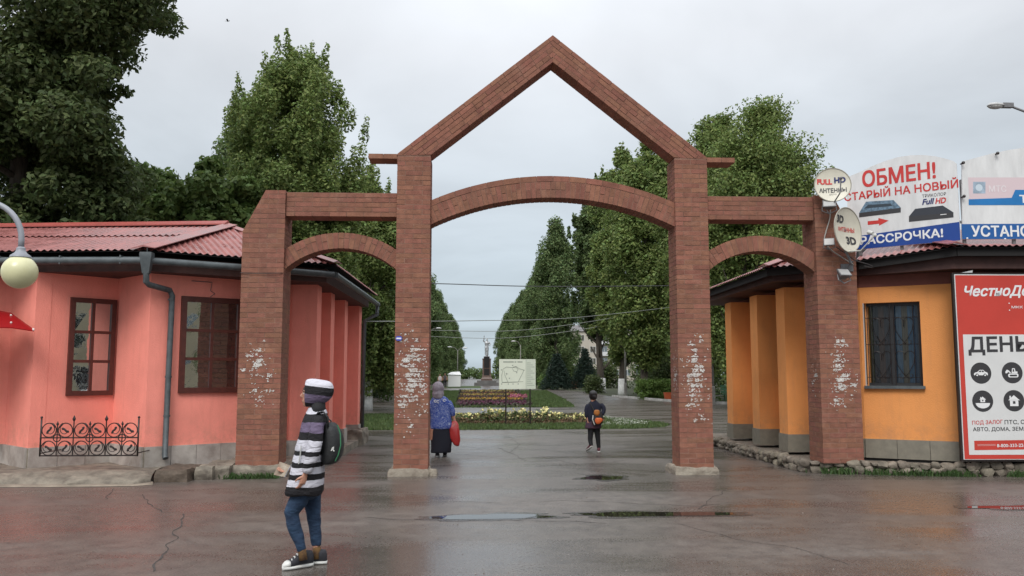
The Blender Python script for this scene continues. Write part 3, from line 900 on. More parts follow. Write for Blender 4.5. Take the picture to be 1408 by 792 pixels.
# low wrought iron fence in front of the recess
fe = Frame((-6.335, 13.06), (-4.93, 13.06))
fence = thing('ornamental_fence', 'low black wrought iron fence of scrolls and spear points under the pink wall', 'fence', fe.at(fe.L / 2, 0, 0))
def bar(pts, r=.009, name='bar', n=6):
    mb = MB(); mb.tube([fe.at(u, z, k) for u, z, k in pts], r, n); return mb.build(name, M_IRON, fence)
MW = fe.L / 3
bar([(0, .365, 0), (fe.L, .365, 0)], .010, 'rail'); bar([(0, .625, 0), (fe.L, .625, 0)], .009, 'rail')
for u in (0, fe.L):
    mb = MB(); mb.tube([fe.at(u, .355, 0), fe.at(u, .90, 0)], .013, 8); mb.tube([fe.at(u, .40, 0), fe.at(u, .40, -.75)], .008, 6); mb.ball(fe.at(u, .92, 0), .02, 8, 6); mb.build('post', M_IRON, fence, smooth=True)
def spear(mb, u, z, s=1.0, tilt=0.0):
    d = Vector((math.sin(tilt), 0, math.cos(tilt)))
    b = fe.at(u, z, 0); mb.tube([b, b + d * .012 * s, b + d * .03 * s, b + d * .075 * s], [.006 * s, .016 * s, .02 * s, .001], 6)
for i in (1, 2):
    mb = MB(); u = i * MW; mb.tube([fe.at(u, .365, 0), fe.at(u, .87, 0)], .009, 6); spear(mb, u, .865, 1.2); mb.build('spear_post', M_IRON, fence)
scroll_me = None
def scroll_pts(cu, cz, r, s, q):
    """ring that curls inward to a leaf"""
    P = [(cu + r * math.cos(a), cz + r * math.sin(a)) for a in np.linspace(0, 2 * PI, 20)]
    S = [(cu + s * (r * (1 - .75 * t)) * math.cos(PI * .5 + q * t * 4.6), cz + (r * (1 - .75 * t)) * math.sin(PI * .5 + q * t * 4.6)) for t in np.linspace(0, 1, 14)]
    return P, S
for mI in range(3):
    cu = (mI + .5) * MW
    bar([(cu, .365, 0), (cu, .83, 0)], .008, 'bar')
    mb = MB(); spear(mb, cu, .80, .9); spear(mb, cu - .045, .79, .8, -.45); spear(mb, cu + .045, .79, .8, .45)
    mb.tube([fe.at(cu, .74, 0), fe.at(cu - .045, .795, 0)], .006, 5); mb.tube([fe.at(cu, .74, 0), fe.at(cu + .045, .795, 0)], .006, 5)
    mb.build('finial', M_IRON, fence)
    mb = MB(); mb.tube([fe.at(cu + .052 * math.cos(a), .62 + .052 * math.sin(a), .004) for a in np.linspace(0, 2 * PI, 17)], .008, 5); mb.build('ring', M_IRON, fence)
    for sx in (-1, 1):
        for zz, q in ((.735, 1), (.475, -1)):
            P, S = scroll_pts(cu + sx * .117, zz, .103, sx, q)
            mb = MB(); mb.tube([fe.at(u, z, .003) for u, z in P], .008, 5); mb.tube([fe.at(u, z, .003) for u, z in S], .006, 5)
            lc = fe.at(cu + sx * .117, zz, .004); rot = Matrix.Rotation(sx * q * .75, 3, 'Y')
            mb.ball(lc, (.055, .008, .016), 8, 5, rot=rot); mb.ball(lc + rot @ Vector((.04, 0, .01)), (.022, .008, .018), 6, 4, rot=rot); mb.ball(lc + rot @ Vector((-.04, 0, -.01)), (.022, .008, .018), 6, 4, rot=rot)
            mb.build('scroll', M_IRON, fence)

# ================================================================== orange kiosk
RW = [(6.0, 15.0), (6.47, 14.05), (7.7, 13.3), (12.0, 13.15)]
kr = thing('kiosk_building', 'orange plastered kiosk with grey plinth and barred window behind the advertising boards', 'building', (8.5, 16.5, 0))
mb = MB()
rfr = [Frame((6.0, 20.0), (6.0, 15.0))] + [Frame(a, b) for a, b in zip(RW, RW[1:])]
WH = (.045, .905, 1.365, 2.735)
facet_wall(mb, rfr[0], .1, 3.0); facet_wall(mb, rfr[1], .1, 3.0); facet_wall(mb, rfr[2], .1, 3.0, hole=WH); facet_wall(mb, rfr[3], .1, 3.0)
mb.bx(6.1, 12, 19.8, 20, .1, 3.0)
mb.build('wall', M_ORANGE, kr)
mb = MB()
for f_ in rfr: mb.fbox(f_, 0, f_.L, 3.0, 3.2, -.22, .006)
mb.build('wall_band', M_BAND, kr)
for y in (15.02, 16.5, 18.2):
    mb = MB(); mb.bx(5.54, 6.05, y, y + .42, .5, 3.1); p_ = mb.build('pilaster', M_ORANGE, kr)
    mb = MB(); mb.bx(5.525, 6.04, y - .02, y + .44, .2, .505); mb.build('pilaster_base', M_GTILE, p_)
mb = MB()
for f_ in rfr: mb.fbox(f_, 0, f_.L, .1, .495, -.05, .006)
rpl = mb.build('plinth', M_DARKIN, kr)
for f_ in rfr[1:]: tiles(f_, .195, .5, .42, 1, M_GTILE, rpl)
# side window between the pilasters
casement(rfr[0], 5 - 1.45, 5 - .75, 1.35, 2.75, 1, 1, kr, M_DARKIN, M_GLASSB, fw=.05, out=.03)
# barred front window set back in its opening
f_ = rfr[2]; u0, u1, z0, z1 = WH
mb = MB(); fw = .05
mb.fbox(f_, u0, u0 + fw, z0, z1, -.2, -.13); mb.fbox(f_, u1 - fw, u1, z0, z1, -.2, -.13); mb.fbox(f_, u0 + fw, u1 - fw, z1 - fw, z1, -.2, -.132); mb.fbox(f_, u0 + fw, u1 - fw, z0, z0 + fw, -.2, -.132)
mb.fbox(f_, (u0 + u1) / 2 - .03, (u0 + u1) / 2 + .03, z0 + fw, z1 - fw, -.2, -.136)
win = mb.build('window', mat('dark_frame', (.03, .03, .032), rough=.5), kr)
for a, b in ((u0 + fw, (u0 + u1) / 2 - .03), ((u0 + u1) / 2 + .03, u1 - fw)):
    mb = MB(); mb.add([f_.at(a, z0 + fw, -.16), f_.at(b, z0 + fw, -.16), f_.at(b, z1 - fw, -.16), f_.at(a, z1 - fw, -.16)], [(0, 1, 2, 3)])
    g_ = bpy.data.materials.get('clear_glass')
    if g_ is None:
        g_ = mat('clear_glass', (.6, .68, .72), rough=.03, spec=.6)
        N_ = g_.node_tree.nodes; L_ = g_.node_tree.links
        tr = N_.new('ShaderNodeBsdfTransparent'); tr.inputs['Color'].default_value = (.72, .8, .86, 1)
        ms = N_.new('ShaderNodeMixShader'); gl = N_.new('ShaderNodeBsdfGlossy'); gl.inputs['Roughness'].default_value = .03
        fz = N_.new('ShaderNodeFresnel'); fz.inputs['IOR'].default_value = 1.5
        L_.new(fz.outputs[0], ms.inputs[0]); L_.new(tr.outputs[0], ms.inputs[1]); L_.new(gl.outputs[0], ms.inputs[2]); L_.new(ms.outputs[0], N_['Material Output'].inputs['Surface'])
    mb.build('pane', g_, win)
# curtain strips behind the glass, faded colours
cc = [(.16, .15, .06), (.07, .06, .06), (.18, .10, .07), (.11, .09, .09), (.09, .15, .22), (.16, .21, .26), (.22, .16, .10), (.10, .17, .24), (.08, .11, .16)]
for i, c in enumerate(cc):
    mb = MB(); a = u0 + .03 + (u1 - u0 - .06) * i / len(cc); b = u0 + .03 + (u1 - u0 - .06) * (i + 1) / len(cc)
    rg = []
    for z in (z0, z1):
        rg.append([f_.at(a + (b - a) * t, z, -.215 + .012 * math.sin(t * 2 * PI)) for t in np.linspace(0, 1, 7)])
    mb.loft(rg, closed=False); mb.build('curtain', mat('curtain_%d' % i, c, rough=.9, var=.3, scale=6, stretch=(8, 8, .6)), win, smooth=True)
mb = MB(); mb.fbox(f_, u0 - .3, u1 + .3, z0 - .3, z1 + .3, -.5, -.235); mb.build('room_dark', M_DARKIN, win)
mb = MB(); mb.fbox(f_, u0 - .02, u1 + .03, z0 - .045, z0 + .002, -.15, .07); mb.build('sill', M_GUTTER, win)
mb = MB(); mb.fbox(f_, u0 - .004, u0 + .012, z0, z1, -.13, .003); mb.build('reveal', mat('pale_reveal', (.5, .45, .42), rough=.8), win)
# grille of hearts
mb = MB(); g0, g1 = u0 + .02, u1 - .02
def gt(pts, r=.0065): mb.tube([f_.at(u, z, -.03) for u, z in pts], r, 5)
H = z1 - z0
for z in (z0 + .14, z0 + .68, z0 + 1.12): gt([(g0, z), (g1, z)], .0055)
for u in (g0, g0 + .09, (g0 + g1) / 2 - .03, (g0 + g1) / 2 + .03, g1 - .09, g1): gt([(u, z0 + .02), (u, z1 - .02)], .007)
def heart(cu, cz, w, h, flip=1):
    for s in (-1, 1):
        P = []
        for t in np.linspace(0, 1, 16):
            a = PI * (1.15 * t)
            P.append((cu + s * (w * .25 - w * .25 * math.cos(a)) , cz + flip * (h * .25 + w * .28 * math.sin(a))))
        P2 = [(cu, cz + flip * h * .1)] + P
        # from lobe down to the point and curling out below
        P2 += [(cu + s * w * .44, cz - flip * h * .02), (cu + s * w * .16, cz - flip * h * .34), (cu - s * w * .05, cz - flip * h * .5), (cu - s * w * .2, cz - flip * h * .56), (cu - s * w * .34, cz - flip * h * .5), (cu - s * w * .36, cz - flip * h * .4), (cu - s * w * .27, cz - flip * h * .38)]
        gt(P2, .006)
for cu in ((g0 + .09 + (g0 + g1) / 2 - .03) / 2, (g1 - .09 + (g0 + g1) / 2 + .03) / 2):
    heart(cu, z0 + .37, .29, .46); heart(cu, z0 + .92, .29, .46)
mb.build('grille', M_IRON, win)
# roof
F0, F1, FM, F2_, F3 = (12.5, 12.45, 3.52), (7.42, 12.72, 3.52), (6.3, 13.78, 3.43), (5.12, 14.8, 3.43), (5.2, 20.4, 3.43)
AR, ARr, ARb = (7.3, 15.7, 4.25), (12.5, 15.9, 4.25), (7.3, 19, 4.25)
roof = MB(); roof.add([F1, F0, ARr, AR, FM, F2_, F3, ARb], [(0, 1, 2, 3), (4, 0, 3), (5, 4, 3), (6, 5, 3, 7)])
roof.v = [(x, y, z - .03) for x, y, z in roof.v]
roof = roof.build('roof', M_DARKIN, kr)
roof_sheet(F1, F0, [AR, ARr], 'corrugated_sheet', roof)
roof_sheet(FM, F1, [AR], 'corrugated_sheet', roof)
roof_sheet(F2_, FM, [AR], 'corrugated_sheet', roof)
roof_sheet(F3, F2_, [ARb, AR], 'corrugated_sheet', roof)
strip_cap((7.40, 12.69, 3.54), AR, .15, M_ROOF, roof, 'hip_cap', drop=.03, z=.03)
strip_cap((5.1, 14.77, 3.45), AR, .14, M_ROOF, roof, 'hip_cap', drop=.03, z=.03)
eave_box([(5.3, 20.2), (5.3, 14.88), (6.4, 13.93), (7.47, 12.92), (12.4, 12.66), (12.4, 20.2)], None, kr, M_FASCIA, 3.19, 3.38, 'eaves_soffit')

for a, b in ((F3, F2_), (F2_, FM), (FM, F1), (F1, F0)):
    f_ = Frame(a, b); k_ = MB(); P = [f_.at(u, z, n) for n in (-.06, -.09) for u, z in ((.03, a[2] - .15), (f_.L - .03, b[2] - .15), (f_.L - .03, b[2] - .012), (.03, a[2] - .012))]
    k_.add(P, [(0, 1, 2, 3), (7, 6, 5, 4), (0, 4, 5, 1), (1, 5, 6, 2), (2, 6, 7, 3), (3, 7, 4, 0)]); k_.build('fascia_board', M_DARKIN, kr)
eave_box([(5.5, 20.0), (5.5, 15.05), (6.55, 14.1), (7.6, 13.1), (12.3, 12.85), (12.3, 20.0)], None, kr, M_DARKIN, 3.3, 3.52, 'eaves_infill')
# rubble footing of the orange kiosk, stone by stone
foot = MB()
FL = [(5.36, 20.5), (5.30, 16.5), (5.32, 13.72), (6.2, 13.42), (7.6, 13.12), (8.6, 13.05), (12, 12.95)]
foot.prism([(x, y, -.02) for x, y in FL] + [(12, 15, -.02), (6.2, 15, -.02), (6.2, 20.5, -.02)], (0, 0, .17))
foot = foot.build('stone_footing', mat('footing_mortar', (.17, .145, .115), rough=.9, var=.35, scale=6, bump=.6, bscale=20), None, loc=(6.5, 14, 0), label='low rubble stone footing under the orange kiosk', cat='footing')
rs = random.Random(21); stone_me = []
for i in range(7):
    bm = bmesh.new(); bmesh.ops.create_icosphere(bm, subdivisions=2, radius=1)
    for v in bm.verts:
        p = v.co.copy(); q = Vector([math.copysign(abs(c) ** .75, c) for c in p]); v.co = q * (1 + .28 * noise.noise(p * 1.4 + Vector((i * 5, 0, 0))) + .12 * noise.noise(p * 4 + Vector((0, i * 3, 0))))
    me = bpy.data.meshes.new('stone'); bm.to_mesh(me); bm.free(); me.materials.append(M_STONE)
    me.polygons.foreach_set('use_smooth', [True] * len(me.polygons)); me.set_sharp_from_angle(angle=R(40)); stone_me.append(me)
for a, b in zip(FL[:6], FL[1:]):
    a, b = Vector(a), Vector(b); Ln = min((b - a).length, 3.9); d = (b - a).normalized(); nrm = Vector((d.y, -d.x))
    if a.x > 8.5: Ln = 1.2
    for row in range(2):
        s = rs.uniform(0, .08)
        while s < Ln:
            w = rs.uniform(.055, .115); h = rs.uniform(.04, .075)
            p = a + d * (s + w) + nrm * rs.uniform(.0, .05)
            o = bpy.data.objects.new('stone', rs.choice(stone_me)); wl = wloc(foot)
            o.location = Vector((p.x, p.y, .045 + row * .095 + rs.uniform(-.02, .02))) - wl
            o.scale = (w, rs.uniform(.06, .1), h); o.rotation_euler = (rs.uniform(-.4, .4), rs.uniform(-.3, .3), math.atan2(d.y, d.x) + rs.uniform(-.3, .3))
            link(o, foot); s += 2 * w * rs.uniform(.85, 1.1)
# ------------------------------------------------------------------ ground
def asphalt():
    m = bpy.data.materials.new('wet_asphalt'); m.use_nodes = True
    t = m.node_tree; N = t.nodes; L = t.links; b = N['Principled BSDF']
    g = N.new('ShaderNodeNewGeometry'); pos = g.outputs['Position']
    def nz(scale, detail=4, rough=.55, vec=None, dist=0):
        n = N.new('ShaderNodeTexNoise'); n.inputs['Scale'].default_value = scale; n.inputs['Detail'].default_value = detail
        n.inputs['Roughness'].default_value = rough; n.inputs['Distortion'].default_value = dist
        L.new(vec or pos, n.inputs['Vector']); return n.outputs['Fac']
    def rng(v, a, b_, c=0., d=1.):
        r = N.new('ShaderNodeMapRange'); r.inputs['From Min'].default_value = a; r.inputs['From Max'].default_value = b_
        r.inputs['To Min'].default_value = c; r.inputs['To Max'].default_value = d; L.new(v, r.inputs['Value']); return r.outputs[0]
    def mix(f, a, b_):
        x = N.new('ShaderNodeMix'); x.data_type = 'RGBA'
        for k, v in (('A', a), ('B', b_)):
            if isinstance(v, tuple): x.inputs[k].default_value = (*v, 1)
            else: L.new(v, x.inputs[k])
        L.new(f, x.inputs['Factor']); return x.outputs['Result']
    def mth(op, a, b_):
        x = N.new('ShaderNodeMath'); x.operation = op
        for i, v in enumerate((a, b_)):
            if isinstance(v, (int, float)): x.inputs[i].default_value = v
            else: L.new(v, x.inputs[i])
        return x.outputs[0]
    # stretched noise: water and dirt lie in long flat patches across the slope
    mp = N.new('ShaderNodeMapping'); mp.inputs['Scale'].default_value = (.35, 1.0, 1); L.new(pos, mp.inputs['Vector'])
    patch = nz(.75, 6, .6, mp.outputs[0], .5)
    fine = nz(38, 3, .6); grit = nz(75, 2, .55); mid = nz(4.5, 6, .65)
    base = mix(rng(patch, .35, .68), (.078, .064, .055), (.142, .12, .103))
    base = mix(rng(mid, .4, .72, 0, .85), base, (.055, .046, .041))
    base = mix(rng(grit, .6, .7, 0, .8), base, (.3, .265, .235))
    base = mix(rng(fine, .3, .45, .35, 0), base, (.03, .025, .022))
    L.new(base, b.inputs['Base Color'])
    wet = rng(patch, .38, .62)                       # 0 wet, 1 drier
    rgh = mth('ADD', mth('MULTIPLY', wet, .2), rng(fine, .3, .7, .12, .32))
    L.new(rgh, b.inputs['Roughness'])
    b.inputs['Specular IOR Level'].default_value = .5
    hgt = mth('ADD', mth('MULTIPLY', fine, .5), mth('ADD', mth('MULTIPLY', grit, .35), mth('MULTIPLY', mid, .5)))
    bp = N.new('ShaderNodeBump'); bp.inputs['Distance'].default_value = .02
    L.new(rng(patch, .34, .62, .10, .34), bp.inputs['Strength']); L.new(hgt, bp.inputs['Height']); L.new(bp.outputs[0], b.inputs['Normal'])
    return m
M_ASPH = asphalt()
def sheet(name, pts, z, m, kind='structure', **kw):
    mb = MB(); mb.add([(x, y, z) for x, y in pts], [tuple(range(len(pts)))])
    return mb.build(name, m, None, kind=kind, **kw)
ground = sheet('ground', [(-700, -300), (700, -300), (700, 1500), (-700, 1500)], 0, M_ASPH)

# puddles: still water lying in shallow hollows
M_WATER = mat('puddle_water', (.02, .017, .014), rough=.015, spec=.5)
def blob(cx, cy, rx, ry, seed, n=40, rough=.35):
    P = []
    for i in range(n):
        a = 2 * PI * i / n
        k = 1 + rough * (noise.noise(Vector((math.cos(a) * 1.3, math.sin(a) * 1.3, seed * 3.7))) + .5 * noise.noise(Vector((math.cos(a) * 3, math.sin(a) * 3, seed * 9.1))))
        P.append((cx + rx * k * math.cos(a), cy + ry * k * math.sin(a)))
    return P
M_DAMP = mat('damp_asphalt', (.05, .042, .037), rough=.2, var=.35, scale=30, rvar=.1, bump=.25, bscale=60)
def puddle(x0, x1, py, h, seed):
    c = at_z((x0 + x1) / 2, py); a = at_z(x0, py); b = at_z(x1, py); f = at_z((x0 + x1) / 2, py + h / 2); k = at_z((x0 + x1) / 2, py - h / 2)
    o = sheet('puddle', blob(c.x, (f.y + k.y) / 2, (b - a).length / 2, abs(k.y - f.y) / 2, seed), .004, M_WATER)
    mb = MB(); P = blob(c.x, (f.y + k.y) / 2, (b - a).length / 2 * 1.08 + .05, abs(k.y - f.y) / 2 * 1.3 + .05, seed, 60, .5); mb.add([(x, y, .002) for x, y in P], [tuple(range(len(P)))])
    mb.build('damp_margin', M_DAMP, o); return o
puddle(592, 755, 711, 7, 1); puddle(800, 1008, 707, 7, 2); puddle(1332, 1480, 698, 6, 3); puddle(802, 856, 657, 5, 4)

# cracks: thin broken seams in the asphalt
M_CRACK = mat('crack_dark', (.048, .041, .037), rough=.8)
def crack(pp, w, seed, name='crack'):
    r = random.Random(seed); pts = [at_z(*p) for p in pp]; P = []
    for a, b in zip(pts, pts[1:]):
        n = max(3, int((b - a).length / .06))
        for i in range(n): P.append(a.lerp(b, i / n) + Vector((noise.noise(a.lerp(b, i / n) * 3 + Vector((seed, 0, 0))) * .07, noise.noise(a.lerp(b, i / n) * 3.3 + Vector((0, seed, 0))) * .07, 0)))
    vs = []; fs = []
    for i, p in enumerate(P):
        d = (P[min(i + 1, len(P) - 1)] - P[max(i - 1, 0)]).normalized(); s = Vector((-d.y, d.x, 0)); ww = w * r.uniform(.25, 1) * (1 if 0 < i < len(P) - 1 else .1)
        vs += [(p.x + s.x * ww, p.y + s.y * ww, .0035), (p.x - s.x * ww, p.y - s.y * ww, .0035)]
    fs = [(2 * i, 2 * i + 1, 2 * i + 3, 2 * i + 2) for i in range(len(P) - 1)]
    mb = MB(); mb.add(vs, fs); mb.build(name, M_CRACK, ground)
crack([(255, 706), (248, 722), (238, 745), (222, 765), (205, 790)], .011, 1)
crack([(200, 680), (205, 692), (225, 705), (262, 703)], .008, 2)
crack([(490, 690), (560, 692), (640, 690), (700, 692)], .008, 3)
crack([(704, 690), (780, 688), (860, 692), (960, 696), (1010, 690)], .008, 4)
crack([(500, 712), (600, 716), (720, 716), (850, 719)], .008, 5)
crack([(930, 720), (1010, 740), (1100, 755), (1180, 780)], .006, 6)
crack([(600, 612), (660, 616), (720, 610), (800, 614), (900, 610)], .008, 7)
crack([(640, 625), (700, 632), (745, 628), (800, 640)], .008, 8)
crack([(700, 600), (715, 612), (700, 622), (722, 634)], .008, 9)
crack([(610, 605), (640, 602), (690, 606), (760, 603), (830, 606), (900, 602)], .008, 10)
crack([(840, 618), (900, 622), (930, 618)], .011, 11)
crack([(160, 672), (150, 682), (140, 690)], .008, 12)
crack([(960, 700), (985, 680), (1010, 672)], .006, 13)
for i in range(14):
    r = random.Random(100 + i); x, y = r.uniform(560, 900), r.uniform(598, 640)
    crack([(x, y), (x + r.uniform(15, 40), y + r.uniform(-3, 3)), (x + r.uniform(30, 70), y + r.uniform(-4, 8))], .007, 50 + i)

# ---- lawns, beds, verges
M_SOIL = mat('damp_soil', (.045, .033, .022), rough=.95, var=.4, scale=3, col2=(.075, .055, .035))
M_TURF = mat('turf', (.035, .062, .016), rough=.95, col2=(.06, .085, .025), scale=1.2, detail=8)
M_BLADE = mat('grass_blade', (.075, .115, .034), rough=.7, island=.35, transl=.25)
lawn1_pts = [(-9, 24.4), (-3, 24.35), (2.2, 24.5), (4.6, 24.7), (5.7, 25.5), (6.1, 26.6), (5.9, 28.2), (5.0, 30.5), (4.0, 33.6), (-4.4, 33.8), (-10, 33.9)]
lawn2_pts = [(-3.4, 41.0), (4.85, 41.0), (5.6, 52), (7.0, 82), (-4.2, 82)]
lawn3_pts = [(-8, 98), (1.0, 98), (1.0, 118), (-9, 118)]
sheet('lawn', lawn1_pts, .006, M_TURF); sheet('lawn', lawn2_pts, .006, M_TURF); sheet('lawn', lawn3_pts, .006, M_TURF)
verge_r = [(9.8, 60), (11.05, 50.3), (12.5, 45.3), (16, 44.6), (60, 44), (60, 300), (8.6, 300), (8.6, 90), (10.0, 76)]
verge_l = [(-7.6, 60), (-7.4, 300), (-60, 300), (-60, 50), (-9, 50)]
sheet('verge', verge_r, .006, mat('verge_soil', (.05, .042, .026), rough=.95, col2=(.04, .06, .02), scale=.8, detail=8))
sheet('verge', verge_l, .006, MATS['verge_soil'])
# grass blades
def in_poly(x, y, P):
    c = False; j = len(P) - 1
    for i in range(len(P)):
        if (P[i][1] > y) != (P[j][1] > y) and x < (P[j][0] - P[i][0]) * (y - P[i][1]) / (P[j][1] - P[i][1]) + P[i][0]: c = not c
        j = i
    return c
def blades(name, poly, n, h, w, seed, label, avoid=(), m=None, z=.006, sizes=None):
    r = np.random.RandomState(seed); xs = [p[0] for p in poly]; ys = [p[1] for p in poly]
    V = []; F = []; k = 0; tries = 0
    while k < n and tries < n * 4:
        tries += 1
        x, y = r.uniform(min(xs), max(xs)), r.uniform(min(ys), max(ys))
        if not in_poly(x, y, poly) or any(in_poly(x, y, a) for a in avoid): continue
        if noise.noise(Vector((x * 1.2, y * 1.2, seed))) < -.35: continue
        a = r.uniform(0, PI); hh = h * r.uniform(.5, 1.3); dx, dy = math.cos(a) * w, math.sin(a) * w; lx, ly = r.uniform(-.5, .5, 2) * hh
        o = len(V); V += [(x - dx, y - dy, z), (x + dx, y + dy, z), (x + lx, y + ly, z + hh)]; F.append((o, o + 1, o + 2)); k += 1
    mb = MB(); mb.v = V; mb.f = F; mb.m = [0] * len(F)
    return mb.build(name, m or M_BLADE, None, kind='stuff', label=label, cat='grass')
bed1 = [(-1.6, 27.0), (1.5, 26.8), (4.2, 27.4), (4.5, 29.5), (3.8, 32.6), (-1.6, 32.6), (-2.6, 29.6)]
bed2 = [(-.8, 41.6), (2.9, 41.6), (3.4, 60), (4.2, 79), (-1.2, 79), (-1.0, 60)]
blades('grass', lawn1_pts, 42000, .075, .022, 1, 'short green lawn grass around the near flower bed', [bed1])
blades('grass', lawn2_pts, 30000, .10, .05, 2, 'green lawn grass around the far striped flower bed', [bed2])
M_WEED = mat('weed_leaf', (.055, .105, .028), rough=.65, island=.3, transl=.25)
def tuft_strip(line, n, spread, h, seed, label):
    r = random.Random(seed); V = []; F = []
    for _ in range(n):
        t = r.random() * (len(line) - 1); i = int(t); a, b = Vector(line[i]), Vector(line[i + 1]); p = a.lerp(b, t - i)
        if noise.noise(Vector((p.x * 1.7, p.y * 1.7, seed))) < -.12: continue
        x, y = p.x + r.gauss(0, spread), p.y + r.gauss(0, spread); a_ = r.uniform(0, 2 * PI); hh = h * r.uniform(.3, 1.2); w = r.uniform(.004, .012)
        dx, dy = math.cos(a_) * w, math.sin(a_) * w; lx, ly = r.uniform(-.7, .7) * hh, r.uniform(-.7, .7) * hh; o = len(V)
        V += [(x - dx, y - dy, 0), (x + dx, y + dy, 0), (x + dx * .8 + lx * .5, y + dy * .8 + ly * .5, hh * .65), (x + lx, y + ly, hh), (x - dx * .8 + lx * .5, y - dy * .8 + ly * .5, hh * .65)]
        F.append((o, o + 1, o + 2, o + 3, o + 4))
    mb = MB(); mb.v = V; mb.f = F; mb.m = [0] * len(F)
    mb.build('grass', M_WEED, None, kind='stuff', label=label, cat='grass')
tuft_strip([(6.15, 13.33, 0), (7.0, 13.15, 0), (7.6, 13.02, 0), (8.6, 12.92, 0)], 1300, .05, .10, 3, 'weedy grass along the foot of the orange kiosk')
tuft_strip([(5.35, 13.55, 0), (5.75, 13.43, 0), (5.9, 13.4, 0)], 380, .05, .10, 4, 'small clump of grass before the outer brick pier beside the orange kiosk')
tuft_strip([(-3.75, 13.2, 0), (-3.3, 13.22, 0), (-2.95, 13.25, 0)], 420, .04, .09, 5, 'weeds at the foot of the brick pier beside the pink kiosk')
# kerbs along the right verge, painted white
M_KERB = mat('whitewashed_kerb', (.42, .41, .38), rough=.85, var=.3, scale=3)
kb = [(9.7, 60), (11.0, 50.2), (12.45, 45.2), (16, 44.5), (22, 44.2)]
mb = MB()
kerb = None
for a, b in zip(kb, kb[1:]):
    f_ = Frame(a, b)
    k = int(f_.L / 1.0) + 1
    for i in range(k):
        mbk = MB(); mbk.fbox(f_, i * f_.L / k + .01, (i + 1) * f_.L / k - .01, 0, .13, -.13, .0)
        if kerb is None: kerb = mbk.build('kerb', M_KERB, None, loc=(12, 50, 0), kind='structure')
        else: mbk.build('kerb_stone', M_KERB, kerb)
for a, b in (((-4, 41), (4.9, 41)), ((-3.4, 41), (-4.2, 82))):
    f_ = Frame(a, b)

# ---- flowers
def leaf_cloud(poly, n, z0, z1, size, seed, m, name, parent=None, **kw):
    r = np.random.RandomState(seed); xs = [p[0] for p in poly]; ys = [p[1] for p in poly]; mb = MB(); k = 0
    while k < n:
        x, y = r.uniform(min(xs), max(xs)), r.uniform(min(ys), max(ys))
        if not in_poly(x, y, poly): continue
        c = Vector((x, y, r.uniform(z0, z1))); a = Vector(r.normal(size=3)).normalized(); b = a.orthogonal().normalized(); d = a.cross(b); s = size * r.uniform(.5, 1.3)
        o = len(mb.v); mb.v += [tuple(c - b * s), tuple(c + d * s * .5), tuple(c + b * s), tuple(c - d * s * .5)]; mb.f.append((o, o + 1, o + 2, o + 3)); mb.m.append(0); k += 1
    return mb.build(name, m, parent, **kw)
def fmat(n, c): return mat('petal_' + n, c, rough=.6, island=.25, transl=.2)
sheet('flower_bed_soil', bed1, .010, M_SOIL); sheet('flower_bed_soil', bed2, .010, M_SOIL)
leaf_cloud(bed1, 9000, .015, .10, .045, 1, mat('bed_leaf', (.06, .075, .025), rough=.8, island=.4, col2=(.13, .05, .03), scale=1.1), 'bedding_plants', kind='stuff', label='low green and reddish bedding plants around the yellow flowers', cat='plants')
r_ = random.Random(4)
def flower_plant_mesh(seed):
    r = random.Random(seed); a = MB()
    for _ in range(22):
        c = Vector((r.gauss(0, .055), r.gauss(0, .05), r.uniform(.12, .27))); n = Vector((r.gauss(0, .6), r.gauss(0, .6) - .5, 1)).normalized(); u = n.orthogonal().normalized(); v = n.cross(u); s = r.uniform(.016, .034)
        o = len(a.v); a.v += [tuple(c + (u * math.cos(q) + v * math.sin(q)) * s) for q in np.linspace(0, 2 * PI, 7)[:6]]; a.f.append(tuple(range(o, o + 6))); a.m.append(0)
    for _ in range(40):
        c = Vector((r.gauss(0, .08), r.gauss(0, .08), r.uniform(.01, .22))); n = Vector((r.gauss(0, 1), r.gauss(0, 1), 1)).normalized(); u = n.orthogonal().normalized(); v = n.cross(u); s = r.uniform(.03, .06)
        o = len(a.v); a.v += [tuple(c - u * s), tuple(c + v * s * .5), tuple(c + u * s), tuple(c - v * s * .5)]; a.f.append((o, o + 1, o + 2, o + 3)); a.m.append(1)
    b = MB(); b.v = a.v; b.f = [f for f, k in zip(a.f, a.m) if k == 1]; b.m = [0] * len(b.f)
    a.f = [f for f, k in zip(a.f, a.m) if k == 0]; a.m = [0] * len(a.f)
    return a.mesh('blossoms', fmat('pale_yellow', (.74, .68, .30))), b.mesh('foliage', M_BLADE)
fl = [flower_plant_mesh(i) for i in range(4)]
fx = -.75
while fx < 3.75:
    bl_, fo_ = r_.choice(fl); o = bpy.data.objects.new('flowering_plant', None); o.location = (fx, 28.0 + r_.uniform(-.35, .35), .01); o.rotation_euler = (0, 0, r_.uniform(0, 6)); s = r_.uniform(.95, 1.4) * (1.2 if .3 < fx < 2.4 else .85); o.scale = (s, s, s * 1.1)
    link(o); link(bpy.data.objects.new('blossoms', bl_), o); link(bpy.data.objects.new('foliage', fo_), o); tag(o, 'pale yellow flowering plant in the row beside the map board', 'flower', 'yellow flowers in the near bed'); fx += r_.uniform(.15, .27)
wp = [(3.7, 25.6), (5.3, 26.0), (5.6, 27.2), (5.2, 29.5), (4.6, 31.0), (4.6, 28.0)]
leaf_cloud(wp, 650, .05, .11, .016, 9, fmat('white', (.75, .76, .68)), 'white_flowers', kind='stuff', label='tiny white flowers scattered over the lawn near the girl', cat='flowers')
